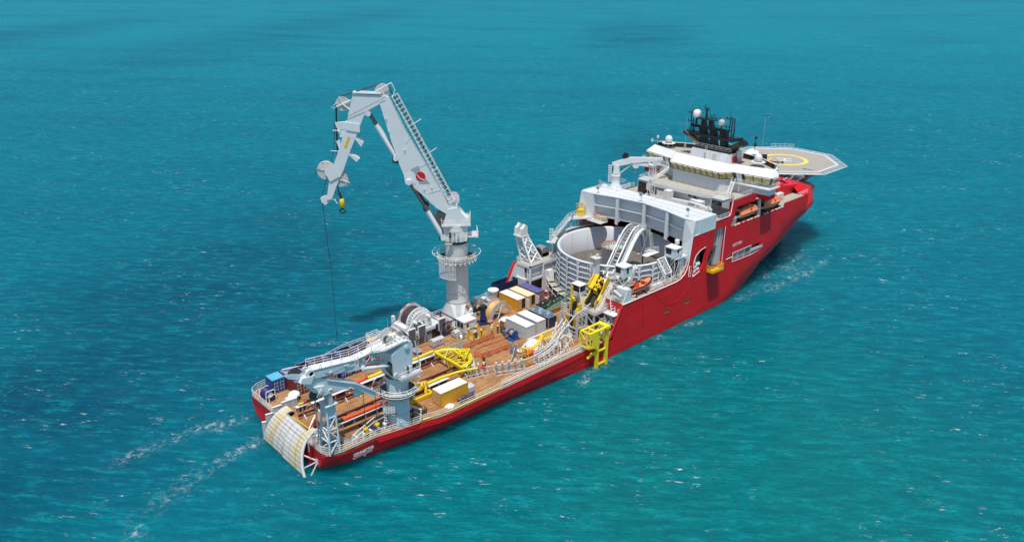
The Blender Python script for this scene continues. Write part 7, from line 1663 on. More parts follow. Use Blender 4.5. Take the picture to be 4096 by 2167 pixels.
# brown gate rack, orange mast
t = thing('brown_rack', 'tall brown steel rack aft of the white containers', 'rack', (48.7, .4, D4)); local(t)
q = MB()
for y in (-.5, -.15, .2, .55): q.box(-.06, y-.06, 0, .06, y+.06, 2.7)
for z in (.3, 1.3, 2.6): q.box(-.07, -.55, z, .07, .6, z+.1)
for i in range(8): q.beam((random.uniform(-.2, .8), random.uniform(-.6, .4), .1), (random.uniform(-.2, .9), random.uniform(-.5, .5), 1.1), .08, .1)
q.build('frame', mat('rust_brown', (.14, .045, .02), .7, dirt=.4, rust=.2), t)
t = thing('brown_post', 'single brown post standing on the deck aft of the orange barriers', 'post', (36.9, -7.7, D4)); local(t); MB().box(-.14, -.14, 0, .14, .14, 1.9).hexa([(-.45, -.2, 0), (.3, -.2, 0), (.3, .2, 0), (-.45, .2, 0)], [(-.14, -.14, .9), (.14, -.14, .9), (.14, .14, .9), (-.14, .14, .9)]).build('post_body', beam_m, t); MB().box(-.3, -.05, .9, -.14, .1, 1.8).build('clamp', dgrey, t)
# grey H stand
t = thing('grey_stand', 'grey welded stand with two uprights and a diagonal prop forward of the barriers', 'stand', (44.0, -8.0, D4), -.1); local(t)
q = MB(); q.box(-.2, .5, 0, .2, .9, 2.4).box(-.2, -.9, 0, .2, -.5, 2.6).box(-.1, -.5, .9, .1, .5, 2.0).beam((-.1, -.7, 2.0), (-1.9, -1.9, .1), .18, .2).beam((0, -1.2, .1), (2.6, -1.2, .1), .25, .25).beam((0, 1.2, .1), (2.6, 1.2, .1), .25, .25).beam((.3, -1.2, .1), (.3, 1.2, .1), .2, .2).beam((2.0, -1.2, .1), (2.0, 1.0, .1), .25, .2).box(2.2, -.9, 0, 2.5, -.7, 1.6).box(2.2, .9, 0, 2.5, 1.1, 1.5); q.build('frame', grey, t)
MB().box(1.2, -.5, .25, 2.4, .8, .32).build('board', roofc, t)
for i, (x, y) in enumerate(((47.6, -8.0), (51.6, -8.4), (54.6, -8.2))):
    t = thing('deck_bracket', ['short grey L-shaped bracket on the deck by the white sheeted heap', 'grey L-shaped bracket on the deck in front of the white containers', 'grey L-shaped bracket on the deck near the navy container'][i], 'bracket', (x+.9, y, D4), -.5, 'grey deck brackets'); local(t); MB().box(-.14, -.14, 0, .14, .14, 1.0).beam((0, 0, .12), (1.9, 0, .12), .25, .2).build('bracket', grey, t)
t = thing('dunnage_beam', 'white dunnage beam along the starboard ends of the white containers', 'beam', (55, -5.3, D4)); MB().beam((50.2, -5.4, 4.35), (60.0, -5.2, 4.35), .25, .25).build('beam', railw, t); MB().beam((50.2, -5.65, 4.28), (57, -5.5, 4.28), .3, .12).build('timber_board', wood, t)  # low timber board along the starboard foot of the beam
# yellow curved guide and white lattice cable ramps
t = thing('yellow_guide', 'yellow curved cable guide on legs over an orange tarpaulin', 'cable guide', (46.5, -10.6, D4))
gp_ = [Vector(p) for p in ((43.9, -10.3, 6.7), (45.0, -10.9, 6.4), (46.2, -11.2, 6.35), (47.3, -11.2, 6.6), (48.3, -11.0, 7.2), (49.0, -10.8, 8.0))]
q = MB()
for a, b in zip(gp_, gp_[1:]): q.beam(a, b, .7, .14)
for p in (gp_[0], gp_[1], gp_[2], gp_[4]):
    for o in (-.3, .3): q.tube((p.x, p.y+o, p.z), (p.x, p.y+o, 4.25), .1, 6)
q.tube(gp_[0], (gp_[1].x, gp_[1].y, 4.4), .06, 5); q.build('guide', yellow, t)
q = MB(); q.box(49.6, -11.2, 6.6, 52.3, -10.4, 6.8)
for i in range(6): q.beam((49.5+.55*i, -11.9, 6.9), (49.2+.6*i, -10.2, 7.9), .14, .12)
for x in (49.7, 52.2): q.tube((x, -10.8, 4.2), (x, -10.8, 6.6), .12, 6)
q.build('tail_frame', yellow, t)
def ramp_(lab, pts, wv, z0, name='lattice_ramp'):
    t = thing(name, lab, 'cable ramp', (pts[0][0], pts[0][1], z0), 0, 'white lattice cable ramps'); P_ = [Vector(p) for p in pts]; w_ = Vector(wv); q = MB()
    for s_ in (-1, 1):
        q.path([p+w_*s_ for p in P_], .09, 6).path([(p.x+w_.x*s_, p.y+w_.y*s_, z0+.1) for p in P_], .09, 6).path([p+w_*s_+Vector((0, 0, .45)) for p in P_], .07, 6)
        for i, p in enumerate(P_):
            q.tube(p+w_*s_+Vector((0, 0, .45)), (p.x+w_.x*s_, p.y+w_.y*s_, z0), .09, 6)
            if i: o = P_[i-1]; q.tube(o+w_*s_, (p.x+w_.x*s_, p.y+w_.y*s_, z0+.1), .06, 5)
    for p in P_: q.tube(p-w_, p+w_, .08, 6).tube((p.x-w_.x, p.y-w_.y, z0+.1), (p.x+w_.x, p.y+w_.y, z0+.1), .08, 6)
    q.build('lattice', railw, t); r = MB()
    for p, p2 in zip(P_, P_[1:]):
        for u in (.25, .75): c_ = p.lerp(p2, u); r.tube(c_-w_*.7+Vector((0, 0, .15)), c_+w_*.7+Vector((0, 0, .15)), .13, 8)
    r.build('roller', lgrey, t)
    return t
ramp_('white lattice cable ramp by the starboard railing, rising forward', [(44.9, -13.5, 5.8), (46.2, -13.6, 5.9), (47.6, -13.6, 6.2), (48.9, -13.5, 6.6), (50.2, -13.3, 7.2)], (0, .65, 0), 4.2)
q_ = thing('raised_guide_arms', 'set of upright slanted white arms along the lattice cable ramp', 'guide arms', (48.5, -12.8, 4.2)); q = MB()
for i in range(5): q.tube((46.6+i*1.0, -12.9, 6.2+.2*i), (46.0+i*1.0, -12.4, 7.6+.2*i), .08, 6)
q.build('arm', railw, q_)
for k, (x0, y0, lab) in enumerate(((51.9, -12.9, 'white tubular trestle tower under the rising cable near the railing'), (54.2, -11.6, 'white tubular trestle with a slanted top near the tensioner frame'))):
    t = thing('cable_trestle', lab, 'trestle', (x0, y0, D4), 0, 'white cable trestles'); q = MB(); zt = 7.4+k*.9
    for dx, dy in ((-.8, -.9), (.8, -.9), (-.8, .9), (.8, .9)): q.tube((x0+dx*1.3, y0+dy*1.2, 4.2), (x0+dx*.5, y0+dy*.5, zt), .09, 6).tube((x0+dx*1.3, y0+dy*1.2, 4.4), (x0-dx*1.3, y0+dy*1.2, 5.6), .07, 5).tube((x0+dx*1.1, y0-dy*1.1, 5.6), (x0+dx*.5, y0+dy*.5, zt), .07, 5)
    q.beam((x0-.8, y0-.7, zt), (x0+.8, y0-.7, zt+.3), .15, .2).beam((x0-.8, y0+.7, zt), (x0+.8, y0+.7, zt+.3), .15, .2).beam((x0-1.2, y0-.5, zt+.1), (x0+.3, y0-.3, zt+1.5), .14, .16).beam((x0-1.2, y0+.5, zt+.1), (x0+.3, y0+.6, zt+1.4), .14, .16)
    q.tube((x0-1.5, y0+1.2, 5.2), (x0-.6, y0+1.5, zt+.6), .18, 8).tube((x0+1.5, y0-1.3, 4.2), (x0+.6, y0-.5, zt), .12, 6)
    q.build('trestle', railw, t)
# yellow machine by the ochre container
t = thing('yellow_tensioner', 'yellow cable machine with black hoses between the aft crane and the ochre container', 'cable machine', (21.0, -8.0, D4))
q = MB(); q.box(18.4, -9.6, 4.3, 23.8, -9.2, 4.9).box(18.4, -6.9, 4.3, 23.8, -6.5, 4.9).box(18.4, -9.4, 4.25, 18.8, -6.6, 4.7).box(23.4, -9.4, 4.25, 23.8, -6.6, 4.7); q.build('skid', yellow, t)
q = MB(); q.box(18.6, -7.9, 5.0, 22.4, -6.9, 5.3).box(19.0, -7.8, 5.9, 22.0, -7.0, 6.6).box(19.2, -7.6, 5.3, 21.8, -7.2, 5.9)
for x in (22.4, 23.0, 23.5): q.cyl((x, -7.4, 5.6), .75-.12*(x-22.4), -.15, .15, 16, axis='x')
q.beam((22.6, -8.4, 4.6), (23.2, -7.9, 6.4), .2, .3).beam((22.2, -9.2, 4.6), (22.8, -8.6, 6.0), .2, .25).beam((19.4, -9.3, 4.8), (19.8, -8.2, 6.2), .25, .3); q.build('body', yellow, t)
q = MB()
for i in range(14): a = random.uniform(0, 6.28); q.cyl((23.3, -7.4+.55*math.cos(a), 5.6+.55*math.sin(a)), .1, -.3, .35, 6, axis='x')
q.build('bolt', ochre, t)
MB().box(18.9, -9.1, 4.9, 20.0, -8.2, 6.3).build('cabinet', grey, t); MB().box(18.9, -9.12, 5.6, 19.4, -9.1, 6.1).build('notice', signw, t)
# stern fittings
t = thing('hose_reel', 'deep blue hose reel in a white frame beside the short blue container', 'hose reel', (1.6, 8.6, D4), .1); local(t)
q = MB()
for i in range(7): q.ring((0, -.7+.23*i, 1.15), 1.0, .14, 'y', 24, 6)
q.build('hose', mat('hose_blue', (.02, .02, .16), .4, dirt=.2), t); q = MB()
for y in (-.95, .95): q.beam((-1.1, y, 0), (-.9, y, 2.1), .12, .12).beam((.9, y, 0), (.7, y, 2.1), .12, .12).beam((-.9, y, 2.1), (.7, y, 2.1), .12, .12).beam((-1, y, 1.1), (.9, y, 1.1), .1, .1)
q.build('frame', railw, t); MB().cyl((0, 0, 1.15), .5, -.8, .8, 14, axis='y').build('hub', white, t)
def buoy(lab, loc, rz=0, axis='x', m_=orange):
    t = thing('lifebuoy', lab, 'lifebuoy', loc, rz, 'lifebuoys on the railings'); local(t); MB().ring((0, 0, 0), .34, .09, axis, 18, 7).build('ring', m_, t)
    q = MB()
    for k in range(4): a = k*PI/2+.4; q.ring((0, 0, 0), .34, .095, axis, 2, 7, a, a+.3)
    q.build('band', signw, t)
buoy('lifebuoy on the stern railing nearest the port quarter', (.25, 10.6, 4.9)); buoy('lifebuoy on the stern railing next to the hose reel', (.3, 9.3, 4.9))
buoy('orange lifebuoy on the starboard railing beside the aft crane pedestal', (12.0, -14.0, 4.95), 0, 'y'); buoy('orange lifebuoy on the starboard railing aft of the ochre container', (18.6, -15.1, 4.95), 0, 'y')
buoy('orange lifebuoy on the gallery railing forward of the orange rescue boat', (80.7, -15.6, 11.2), 0, 'y')
t = thing('tyre_fender', 'grey tyre lying on deck inside the port quarter railing', 'tyre', (2.2, 12.0, 4.8)); local(t); MB().ring((0, 0, 0), .42, .2, 'y', 20, 8).build('tyre', mat('dusty_rubber', (.14, .13, .12), .8, dirt=.3), t)
for i in range(9):
    x, y = (.5+.12*i, 10.4-.9*i) if i < 4 else (.9+.35*(i-4), -8.2-.9*(i-4)*.4)
    t = thing('deck_vent', ['white deck vent nearest the port quarter corner', 'white deck vent beside the hose reel frame', 'white deck vent inboard of the hose reel', 'white deck vent close to the chute guard wall', 'white gooseneck vent closest to the chute on the starboard quarter', 'second white gooseneck vent behind the starboard quarter rail', 'third white gooseneck vent beside the cradle tower', 'fourth white gooseneck vent beside the cradle tower', 'fifth white gooseneck vent behind the cradle tower leg'][i], 'vent', (x+.4, y, D4), 0, 'white deck vents'); local(t)
    MB().cyl((0, 0, 0), .14, 0, .8, 10).build('stem', white, t); MB().path([(0, 0, .75), (.05, 0, 1.05), (.3, 0, 1.1), (.4, 0, .85)], .17, 8).build('gooseneck', hwhite, t)
for i, (x, y, lab) in enumerate(((4.9, -11.3, 'white box with rusty orange top beside the cradle tower'), (6.6, -11.0, 'white box with rusty orange top forward of its twin by the cradle tower'))):
    t = thing('rusty_topped_box', lab, 'deck box', (x, y, D4), 0, 'rusty topped boxes'); local(t); MB().box(-.85, -.8, 0, .85, .8, 1.2).build('box_body', rustyw, t); MB().box(-.8, -.75, 1.2, .8, .75, 1.24).build('rusty_top', mat('rusty_top', (.30, .12, .05), .8, dirt=.4, rust=.5), t); MB().path([(-.85, -.8, 1.22), (.85, -.8, 1.22), (.85, .8, 1.22), (-.85, .8, 1.22), (-.85, -.8, 1.22)], .07, 5).build('edge', mat('rust_orange', (.45, .18, .05), .8, dirt=.3), t)
t = sack('covered_drum', 'blue-black rounded cover behind the rusty-topped boxes', 'covered machine', 8.0, -10.2, 1.0, mat('cover_blueblack', (.02, .035, .06), .3, dirt=.5, dirtcol=(.3, .4, .5), streak=False), .9, 1., 33)
for i in range(5):
    t = thing('mooring_roller', ['white roller post aft-most by the starboard quarter rail', 'white roller post second along the starboard quarter rail', 'white roller post midway along the starboard quarter rail', 'white roller post with a green base near the hanging hooks', 'white roller post closest to the aft crane pedestal'][i], 'roller post', (5.8+1.35*i, -12.7, D4), 0, 'white roller posts'); local(t); MB().cyl((0, 0, 0), .2, 0, .8, 10).build('post_body', cranew if i != 3 else green, t); MB().cyl((0, 0, .95), .19, -.35, .35, 10, axis='y').build('roller_head', white, t)
q_ = thing('quarter_guard_rail', 'high white sloped guard rails round the foot of the aft crane', 'guard rail', (13, -13, D4))
MB().rail([(5, -12.9, 4.25), (9.5, -12.2, 5.3), (12.0, -12.0, 5.3)], 1.6, 2, 2.2, .08).rail([(16.4, -11.0, 4.25), (17.2, -14.6, 4.25)], 2.1, 2, 3., .08).beam((15.9, -10.6, 6.3), (17.2, -14.7, 6.3), .15, .1).tube((17.2, -14.6, 6.3), (16.6, -15, 4.3), .08, 6).build('rail', railw, q_)
t = thing('hydraulic_unit', 'white and black hydraulic unit forward of the aft crane foot', 'hydraulic unit', (16.2, -12.6, D4)); local(t); MB().box(-.3, -.3, 0, .3, .4, 2.0).build('tank', lgrey, t); q = MB()
for i in range(16): q.path([(random.uniform(-.6, .6), random.uniform(-.8, .6), 1.6), (random.uniform(-.8, .8), random.uniform(-.8, .8), .8), (random.uniform(-.8, .8), random.uniform(-1, 1), .1)], .08, 5)
q.build('hoses', black, t)
t = thing('tripod_prop', 'rusty prop with a long steel bar lying at the head of the stern chute', 'prop', (3.4, -4.1, D4)); MB().tube((1.6, -4.9, 4.4), (3.6, -3.9, 6.0), .1, 6).build('bar', steel, t); MB().hexa([(3.1, -4.7, 4.2), (4.3, -4.7, 4.2), (4.3, -3.6, 4.2), (3.1, -3.6, 4.2)], [(3.5, -4.2, 5.2), (3.8, -4.2, 5.2), (3.8, -3.9, 5.2), (3.5, -3.9, 5.2)]).build('base', beam_m, t)

# ------------------------------------------------------------------ tensioner platform, yellow machines, cabins, rescue boat
tp = thing('tensioner_platform', 'grey railed platform on braced legs at the starboard side before the drum', 'platform', (65, -8, D4))
MB().vprism([(62.2, -12.4), (69.4, -12.4), (69.4, -6.2), (66.5, -4.2), (62.4, -8.6)], 8.45, 8.62).build('floor', tan, tp)
q = MB()
for x, y in ((62.4, -12.1), (62.5, -8.8), (65.6, -12.2), (69.0, -12.2), (66.5, -4.5)): q.box(x-.18, y-.18, 4.2, x+.18, y+.18, 8.45)
for a, b in (((62.4, -12.1, 8.4), (62.5, -9, 6.2)), ((62.5, -8.9, 8.4), (62.4, -12, 6.2)), ((62.5, -9, 6.2), (62.4, -12.1, 4.3)), ((62.6, -12.2, 8.4), (65.5, -12.2, 6.0)), ((65.5, -12.2, 6.0), (62.6, -12.2, 4.4))): q.beam(a, b, .16, .16)
q.beam((62.2, -12.4, 8.4), (69.4, -12.4, 8.4), .2, .3).beam((62.2, -12.4, 8.4), (62.4, -8.5, 8.4), .2, .3); q.build('leg_bracing', lgrey, tp)
MB().box(65.9, -11.6, 4.2, 69.2, -5.0, 8.4).build('machinery_wall', dgrey, tp)
MB().cyl((69.6, -13.2, 0), .7, 4.2, 9.6, 18).build('round_trunk', lgrey, tp)
q = MB(); q.rail([(62.4, -8.6, 8.62), (62.2, -12.4, 8.62), (69.4, -12.4, 8.62)], 1.1, 3, 1.6).rail([(66.5, -4.2, 8.62), (62.4, -8.6, 8.62)], 1.1, 3, 1.6); q.build('railing', railw, tp)
stp = thing('side_stair', 'zigzag white stairs inside the red hull break at the starboard side', 'stairs', (66, -14, D4)); q = MB()
for (a, b) in (((63.2, -13.6, 4.3), (65.2, -13.6, 6.3)), ((65.4, -14.8, 6.3), (66.4, -13.2, 10.4)), ((66.2, -14.0, 6.4), (64.6, -13.4, 8.5))):
    a, b = Vector(a), Vector(b); d = (b-a); sd3 = Vector((-d.y, d.x, 0)).normalized()*.4
    for o in (-1, 1):
        q.beam(a+sd3*o, b+sd3*o, .06, .2); q.tube(a+sd3*o+Vector((0, 0, 1)), b+sd3*o+Vector((0, 0, 1)), .045, 5).tube(a+sd3*o+Vector((0, 0, .5)), b+sd3*o+Vector((0, 0, .5)), .035, 5)
    for i in range(8): c_ = a.lerp(b, (i+.5)/8); q.tube(c_-sd3, c_+sd3, .07, 4)
q.rail([(63.0, -13.0, 6.3), (65.6, -13.0, 6.3), (65.6, -15.4, 6.3)], 1.1).rail([(63.4, -15.2, 4.3), (66, -15.2, 4.3)], 1.1).box(65.0, -15.4, 6.2, 66.4, -13, 6.3).rail([(65.6, -15.4, 8.4), (67.2, -15.2, 8.4)], 1.1).box(64.6, -15.4, 8.3, 67.2, -12.6, 8.4)
q.build('flight', railw, stp)
# inclined yellow tensioner
ty = thing('inclined_tensioner', 'big yellow cable tensioner tilted up on the starboard platform', 'tensioner', (65.5, -9.2, 8.6))
T0, T1 = Vector((63.6, -9.6, 9.5)), Vector((69.0, -8.4, 13.2)); td = (T1-T0).normalized(); tu = td.cross(Vector((td.y, -td.x, 0)).normalized()); tsd = Vector((td.y, -td.x, 0)).normalized()
if tu.z < 0: tu = -tu
def TT(a, s_, u): return T0+td*a+tsd*s_+tu*u
q = MB()
for s_ in (-1.2, 1.2): q.prism([TT(0, s_, -.9), TT(6.6, s_, -.9), TT(7.0, s_, .9), TT(5.2, s_, 1.1), TT(4.0, s_, .45), TT(1.5, s_, .25), TT(.6, s_, .6), TT(0, s_, .3)], tsd*.16)
q.prism([TT(1.0, 1.36, -.6), TT(2.6, 1.36, -.6), TT(2.6, 1.36, .6), TT(1.0, 1.36, .6)], tsd*.5)
q.prism([TT(3.2, -1.5, .6), TT(6.4, -1.6, .7), TT(6.8, -1.5, 1.1), TT(3.2, -1.4, 1.1)], tsd*.9).prism([TT(3.0, -1.6, .4), TT(3.3, -1.6, 1.9), TT(6.4, -1.6, 1.7), TT(6.5, -1.6, .9)], tsd*.2)
for i in range(20): a_ = random.uniform(2.6, 6.4); s_ = random.uniform(-.7, .9); q.tube(TT(a_, s_, .1), TT(a_+random.uniform(-.4, .4), s_+random.uniform(-.3, .3), random.uniform(.8, 1.3)), random.uniform(.14, .3), 8)
q.build('frame', yellow, ty)
q = MB(); q.prism([TT(-.3, -.6, -.7), TT(6.0, -.6, -.7), TT(6.0, -.6, -.3), TT(-.3, -.6, -.3)], tsd*1.2)
for i in range(16): q.tube(TT(.2+i*.4, -1.0, -.1), TT(.2+i*.4, -.3, .05), .17, 6)
for i in range(7): q.path([TT(5.9+.1*i, -.6+.15*i, .8), TT(6.9, -.6+.15*i, 1.1), TT(7.0, -.5+.1*i, .2)], .07, 5)
q.build('track', black, ty)
q = MB(); 
for s_ in (1.9, 2.5): q.beam(TT(-.6, s_, -.9), TT(6.6, s_, -.9), .08, .3).tube(TT(-.6, s_, .1), TT(6.6, s_, .1), .05, 5).tube(TT(-.6, s_, -.4), TT(6.6, s_, -.4), .04, 5)
for i in range(15): q.tube(TT(-.3+i*.47, 1.9, -.9), TT(-.3+i*.47, 2.5, -.9), .06, 4)
for i in range(5): q.tube(TT(i*1.5, 2.5, -.9), TT(i*1.5, 2.5, .1), .05, 5)
q.build('side_ladder', railw, ty)
MB().beam((64.0, -10.6, 8.7), (66.8, -9.8, 8.7), .5, .3).beam((64.0, -8.6, 8.7), (68.8, -8.2, 8.7), .5, .3).tube((68.6, -8.6, 8.6), TT(5.6, 0, -.9), .3, 8).build('mount', grey, ty)
# vertical yellow machine in its own tower
tv = thing('vertical_tensioner', 'upright yellow and black cable machine in a grey frame tower before the drum', 'tensioner', (59.5, -9.2, D4))
q = MB()
for x, y in ((58.2, -11.4), (60.8, -11.4), (58.2, -7.0), (60.8, -7.0)): q.box(x-.2, y-.2, 4.2, x+.2, y+.2, 8.9)
for z in (6.2, 8.7): q.beam((58.2, -11.4, z), (58.2, -7.0, z), .2, .3).beam((58.2, -11.4, z), (60.8, -11.4, z), .2, .3).beam((60.8, -7, z), (60.8, -11.4, z), .2, .3)
q.beam((58.2, -7.2, 8.5), (58.2, -9.5, 6.3), .15, .25).beam((58.1, -11.2, 4.6), (58.1, -7.2, 4.6), .15, .4).beam((58.1, -11.2, 5.4), (58.1, -7.2, 5.4), .1, .3); q.build('frame_tower', lgrey, tv)
q = MB(); q.rail([(58.1, -7.0, 8.9), (58.1, -8.6, 8.9)], 2.0, 5, .8).rail([(60.8, -7, 8.9), (58.1, -7, 8.9)], 1.3).rail([(58.1, -10.5, 8.9), (58.1, -11.5, 8.9), (60.8, -11.5, 8.9)], 1.2); q.build('railing', railw, tv)
q = MB(); q.box(59.0, -9.9, 8.2, 59.4, -8.4, 11.5).box(59.0, -9.0, 11.5, 59.3, -8.6, 14.6).box(59.2, -10.9, 8.6, 60.0, -10.3, 11.2).beam((59.1, -8.9, 9.2), (58.6, -9.6, 12.4), .35, .35).beam((59.1, -8.6, 12.6), (58.8, -10.2, 11.9), .3, .35).cyl((59.0, -10.4, 0), .45, 9, 10.2, 12).box(58.5, -10.2, 7.6, 59.0, -8.0, 8.3)
q.box(58.6, -10.6, 5.8, 58.9, -7.4, 8.0); q.build('machine', yellow, tv)
q = MB(); q.box(58.7, -10.2, 8.0, 59.2, -9.9, 12.2).box(58.5, -9.9, 4.8, 58.8, -9.0, 9.2)
for i in range(12): q.path([(58.8, -9.2-.12*i, 11.0+.1*i), (58.4, -9.3-.1*i, 9.4), (58.6, -9.4-.06*i, 8.2)], .06, 5)
q.build('hoses', black, tv); MB().tube((59.8, -9.9, 9.4), (59.8, -9.9, 13.2), .25, 10).tube((59.6, -10.4, 9.4), (59.6, -10.4, 12.7), .22, 10).tube((58.4, -9.6, 9.0), (58.4, -9.6, 10.9), .1, 8).build('cylinder', steel, tv)
MB().box(58.4, -11.2, 4.25, 60.4, -7.2, 5.2).build('lower_rack', black, tv)
t = thing('tensioner_cabin', 'small white-roofed control cabin between the yellow machines and the ribbed drum', 'cabin', (67.3, -3.2, 8.6)); local(t)
MB().box(-1.0, -1.3, 2.3, 1.1, 1.3, 2.45).build('roof', roofw, t); MB().box(-.85, -1.1, .1, .9, 1.1, 2.3).build('wall', fendm, t); q = MB(); q.box(-.95, -1.2, 0, 1.0, 1.2, .8)
for x in (-.9, .95):
    for y in (-1.15, 1.15): q.box(x-.07, y-.07, 0, x+.07, y+.07, 2.3)
q.build('wall_frame', hwhite, t)
def cabin(lab, x0, y0, z0, zt, a, b, h, rz=0.):
    t = thing('tower_cabin', lab, 'cabin', (x0, y0, z0), rz, 'control cabins on legs'); local(t); H_ = zt-z0
    q = MB()
    for x in (-a/2, a/2):
        for y in (-b/2, b/2): q.tube((x, y, 0), (x, y, H_), .1, 6)
    for sg in (-1, 1): q.tube((-a/2, sg*b/2, .3), (a/2, sg*b/2, H_), .07, 5).tube((sg*a/2, -b/2, .3), (sg*a/2, b/2, H_), .07, 5).tube((sg*a/2, b/2, .3), (sg*a/2, -b/2, H_), .07, 5)
    q.build('leg_frame', rustyw, t)
    MB().box(-a/2, -b/2, H_, a/2, b/2, H_+h).build('wall', cranew, t); MB().box(-a/2-.15, -b/2-.15, H_+h, a/2+.15, b/2+.15, H_+h+.14).build('roof', roofw, t)
    MB().box(-a/2-.04, -b/2*.2, H_+h*.35, -a/2, b/2*.9, H_+h*.9).box(-a/2*.3, -b/2-.04, H_+h*.35, a/2*.2, -b/2, H_+h*.9).build('window', fendm, t)
    q = MB()
    for x in (-a/2-.08, a/2+.08):
        for y in (-b/2-.08, b/2+.08): q.box(x-.08, y-.08, H_-.1, x+.08, y+.08, H_+h+.2)
    q.build('corner_frame', rustyw, t); return t
cabin('white cabin on rusty legs beside the loading arm foot at the starboard side', 69.8, -13.0, 13.2, 15.2, 2.3, 2.3, 2.1)
MB().box(68.2, -14.6, 13.05, 71.4, -11.6, 13.2).rail([(68.4, -14.4, 13.2), (71.2, -14.4, 13.2)], 1.1).build('cabin_platform', tan, ship)
cabin('white cabin on lattice legs beside the starboard leg of the portal', 84.7, -14.2, 10.8, 15.8, 2.1, 2.6, 2.1)
q = MB(); q.rail([(83.4, -15.6, 15.7), (87.2, -15.6, 15.7)], 1.1, 3, 1.2).vprism([(83.4, -15.7), (87.8, -15.7), (87.8, -12.8), (85.8, -12.8)], 15.6, 15.7).cyl((87, -14.6, 0), .6, 10.8, 15.4, 14).tube((87.4, -15.6, 11), (86, -15.6, 15.6), .1, 6).cyl((86.9, -13.4, 0), .5, 17.9, 18.8, 12); q.build('cabin_walkway', railw, ship)
t = thing('sloped_stair_frame', 'white tube-framed sloping stair tower outside the starboard rim of the drum', 'stair tower', (82.2, -14.3, 10.6)); q = MB()
for x, y in ((80.9, -13.6), (83.1, -13.6), (80.9, -15.3), (83.1, -15.3)): q.tube((x, y, 10.6), (x, y, 13.0), .1, 6)
for y in (-13.6, -15.3): q.tube((80.9, y, 13.0), (83.1, y, 13.0), .1, 6)
for x in (80.9, 83.1): q.beam((x, -15.3, 13.0), (x+.3, -12.9, 15.6), .22, .22).beam((x, -15.3, 12.2), (x+.3, -12.9, 14.8), .15, .15).tube((x, -15.3, 13), (x, -13.6, 10.6), .07, 5)
q.beam((80.9, -12.9, 15.6), (83.5, -12.9, 15.6), .25, .2).tube((80.9, -15.3, 13.0), (83.1, -15.3, 10.6), .08, 5)
for i in range(9): q.tube((80.9, -15.2+i*.26, 12.4+i*.28), (83.1, -15.2+i*.26, 12.4+i*.28), .05, 4)
q.build('frame', railw, t)
for i in range(2): t = thing('deck_drum', ['grey upright cylinder beside the sloping stair tower', 'slim white upright cylinder by the sloping stair tower'][i], 'cylinder', (82.6+.9*i, -13.2, 10.6)); local(t); MB().cyl((0, 0, 0), .5-.25*i, 0, 1.9, 16).build('cylinder_body', [lgrey, white][i], t); MB().cyl((0, 0, 0), .52-.25*i, 1.9, 2.0, 16).build('lid', lgrey, t)
for i in range(4): t = thing('deck_container_box', ['white box with a red label, aft-most of the row by the rescue boat', 'white box with a red label, second of the row by the rescue boat', 'white box third in the row by the gallery railing', 'white box at the fore end of the row by the gallery railing'][i], 'box', (77.6+.75*i, -15.0, 10.6), 0, 'white boxes on the gallery'); local(t); MB().box(-.3, -.3, 0, .3, .3, .8).build('box_body', white, t); MB().box(-.2, -.32, .5, .2, -.3, .75).build('label', redtrim if i < 2 else lgrey, t)
# rescue boat with its davit
rb = thing('rescue_boat', 'open orange rescue boat with a dark fender on its cradle by the starboard edge', 'rescue boat', (74, -14.3, 11.4))
ST_ = [(70.6, 1.0, 0.), (72, 1.15, 0.), (74, 1.2, 0.02), (75.6, 1.05, .15), (76.8, .65, .35), (77.5, .12, .55)]
q = MB(); vs = []
for x, b_, rz_ in ST_:
    for y, z in ((0, -.75+rz_*1.4), (.6*b_, -.6+rz_*1.2), (.95*b_, -.15+rz_), (b_, .45+rz_)): vs.append((x, -14.3-y, 12.0+z))
    for y, z in ((.95*b_, -.15+rz_), (.6*b_, -.6+rz_*1.2))[::1]: pass
n4 = 4; fs = []
for i in range(len(ST_)-1):
    for j in range(n4-1): fs.append((i*n4+j, i*n4+j+1, (i+1)*n4+j+1, (i+1)*n4+j)[::-1])
q.add(vs, fs, True); v2 = [(x, -28.6-y, z) for x, y, z in vs]; q.add(v2, [f[::-1] for f in fs], True)
q.add([(70.6, -14.3-1.0*s_, 12.0+z) for s_, z in ((1, .45), (.95, -.15), (.6, -.6), (0, -.75), (-.6, -.6), (-.95, -.15), (-1, .45))], [(0, 1, 2, 3, 4, 5, 6)])
q.build('hull', boator, rb)
q = MB(); g1 = [(x, -14.3-b_*1.02, 12.45+r_) for x, b_, r_ in ST_]; g2 = [(x, -14.3+b_*1.02, 12.45+r_) for x, b_, r_ in ST_[::-1]]; q.path(g1+g2, .14, 7); q.build('fender', rubber, rb)
MB().vprism([(70.7, -15.1), (74, -15.3), (76, -15.0), (77, -14.5), (77, -14.1), (76, -13.6), (74, -13.3), (70.7, -13.5)], 12.1, 12.2).build('floor', mat('boat_floor', (.72, .30, .17), .5, dirt=.2), rb)
q = MB(); q.prism([(75.0, -15.2, 12.3), (76.6, -14.8, 12.7), (77.2, -14.3, 12.95), (76.6, -13.8, 12.7), (75.0, -13.4, 12.3)], (0, 0, .25)); q.box(74.8, -15.1, 12.2, 75.2, -13.5, 13.0); q.build('fore_deck', boator, rb)
MB().box(74.7, -14.7, 12.3, 74.82, -13.9, 12.9).build('hatch_mouth', mat('boat_dark', (.3, .04, .02), .5, dirt=.2), rb)
q = MB(); q.rail([(71.2, -15.0, 12.2), (73.2, -15.1, 12.2)], .9, 2, .7, .06).rail([(71.2, -13.6, 12.2), (73.2, -13.5, 12.2)], .9, 2, .7, .06).box(72.2, -14.7, 12.2, 73.0, -13.9, 13.1).tube((71.5, -14.9, 13.4), (71.5, -13.7, 13.4), .1, 6); q.build('console_frame', orange, rb)
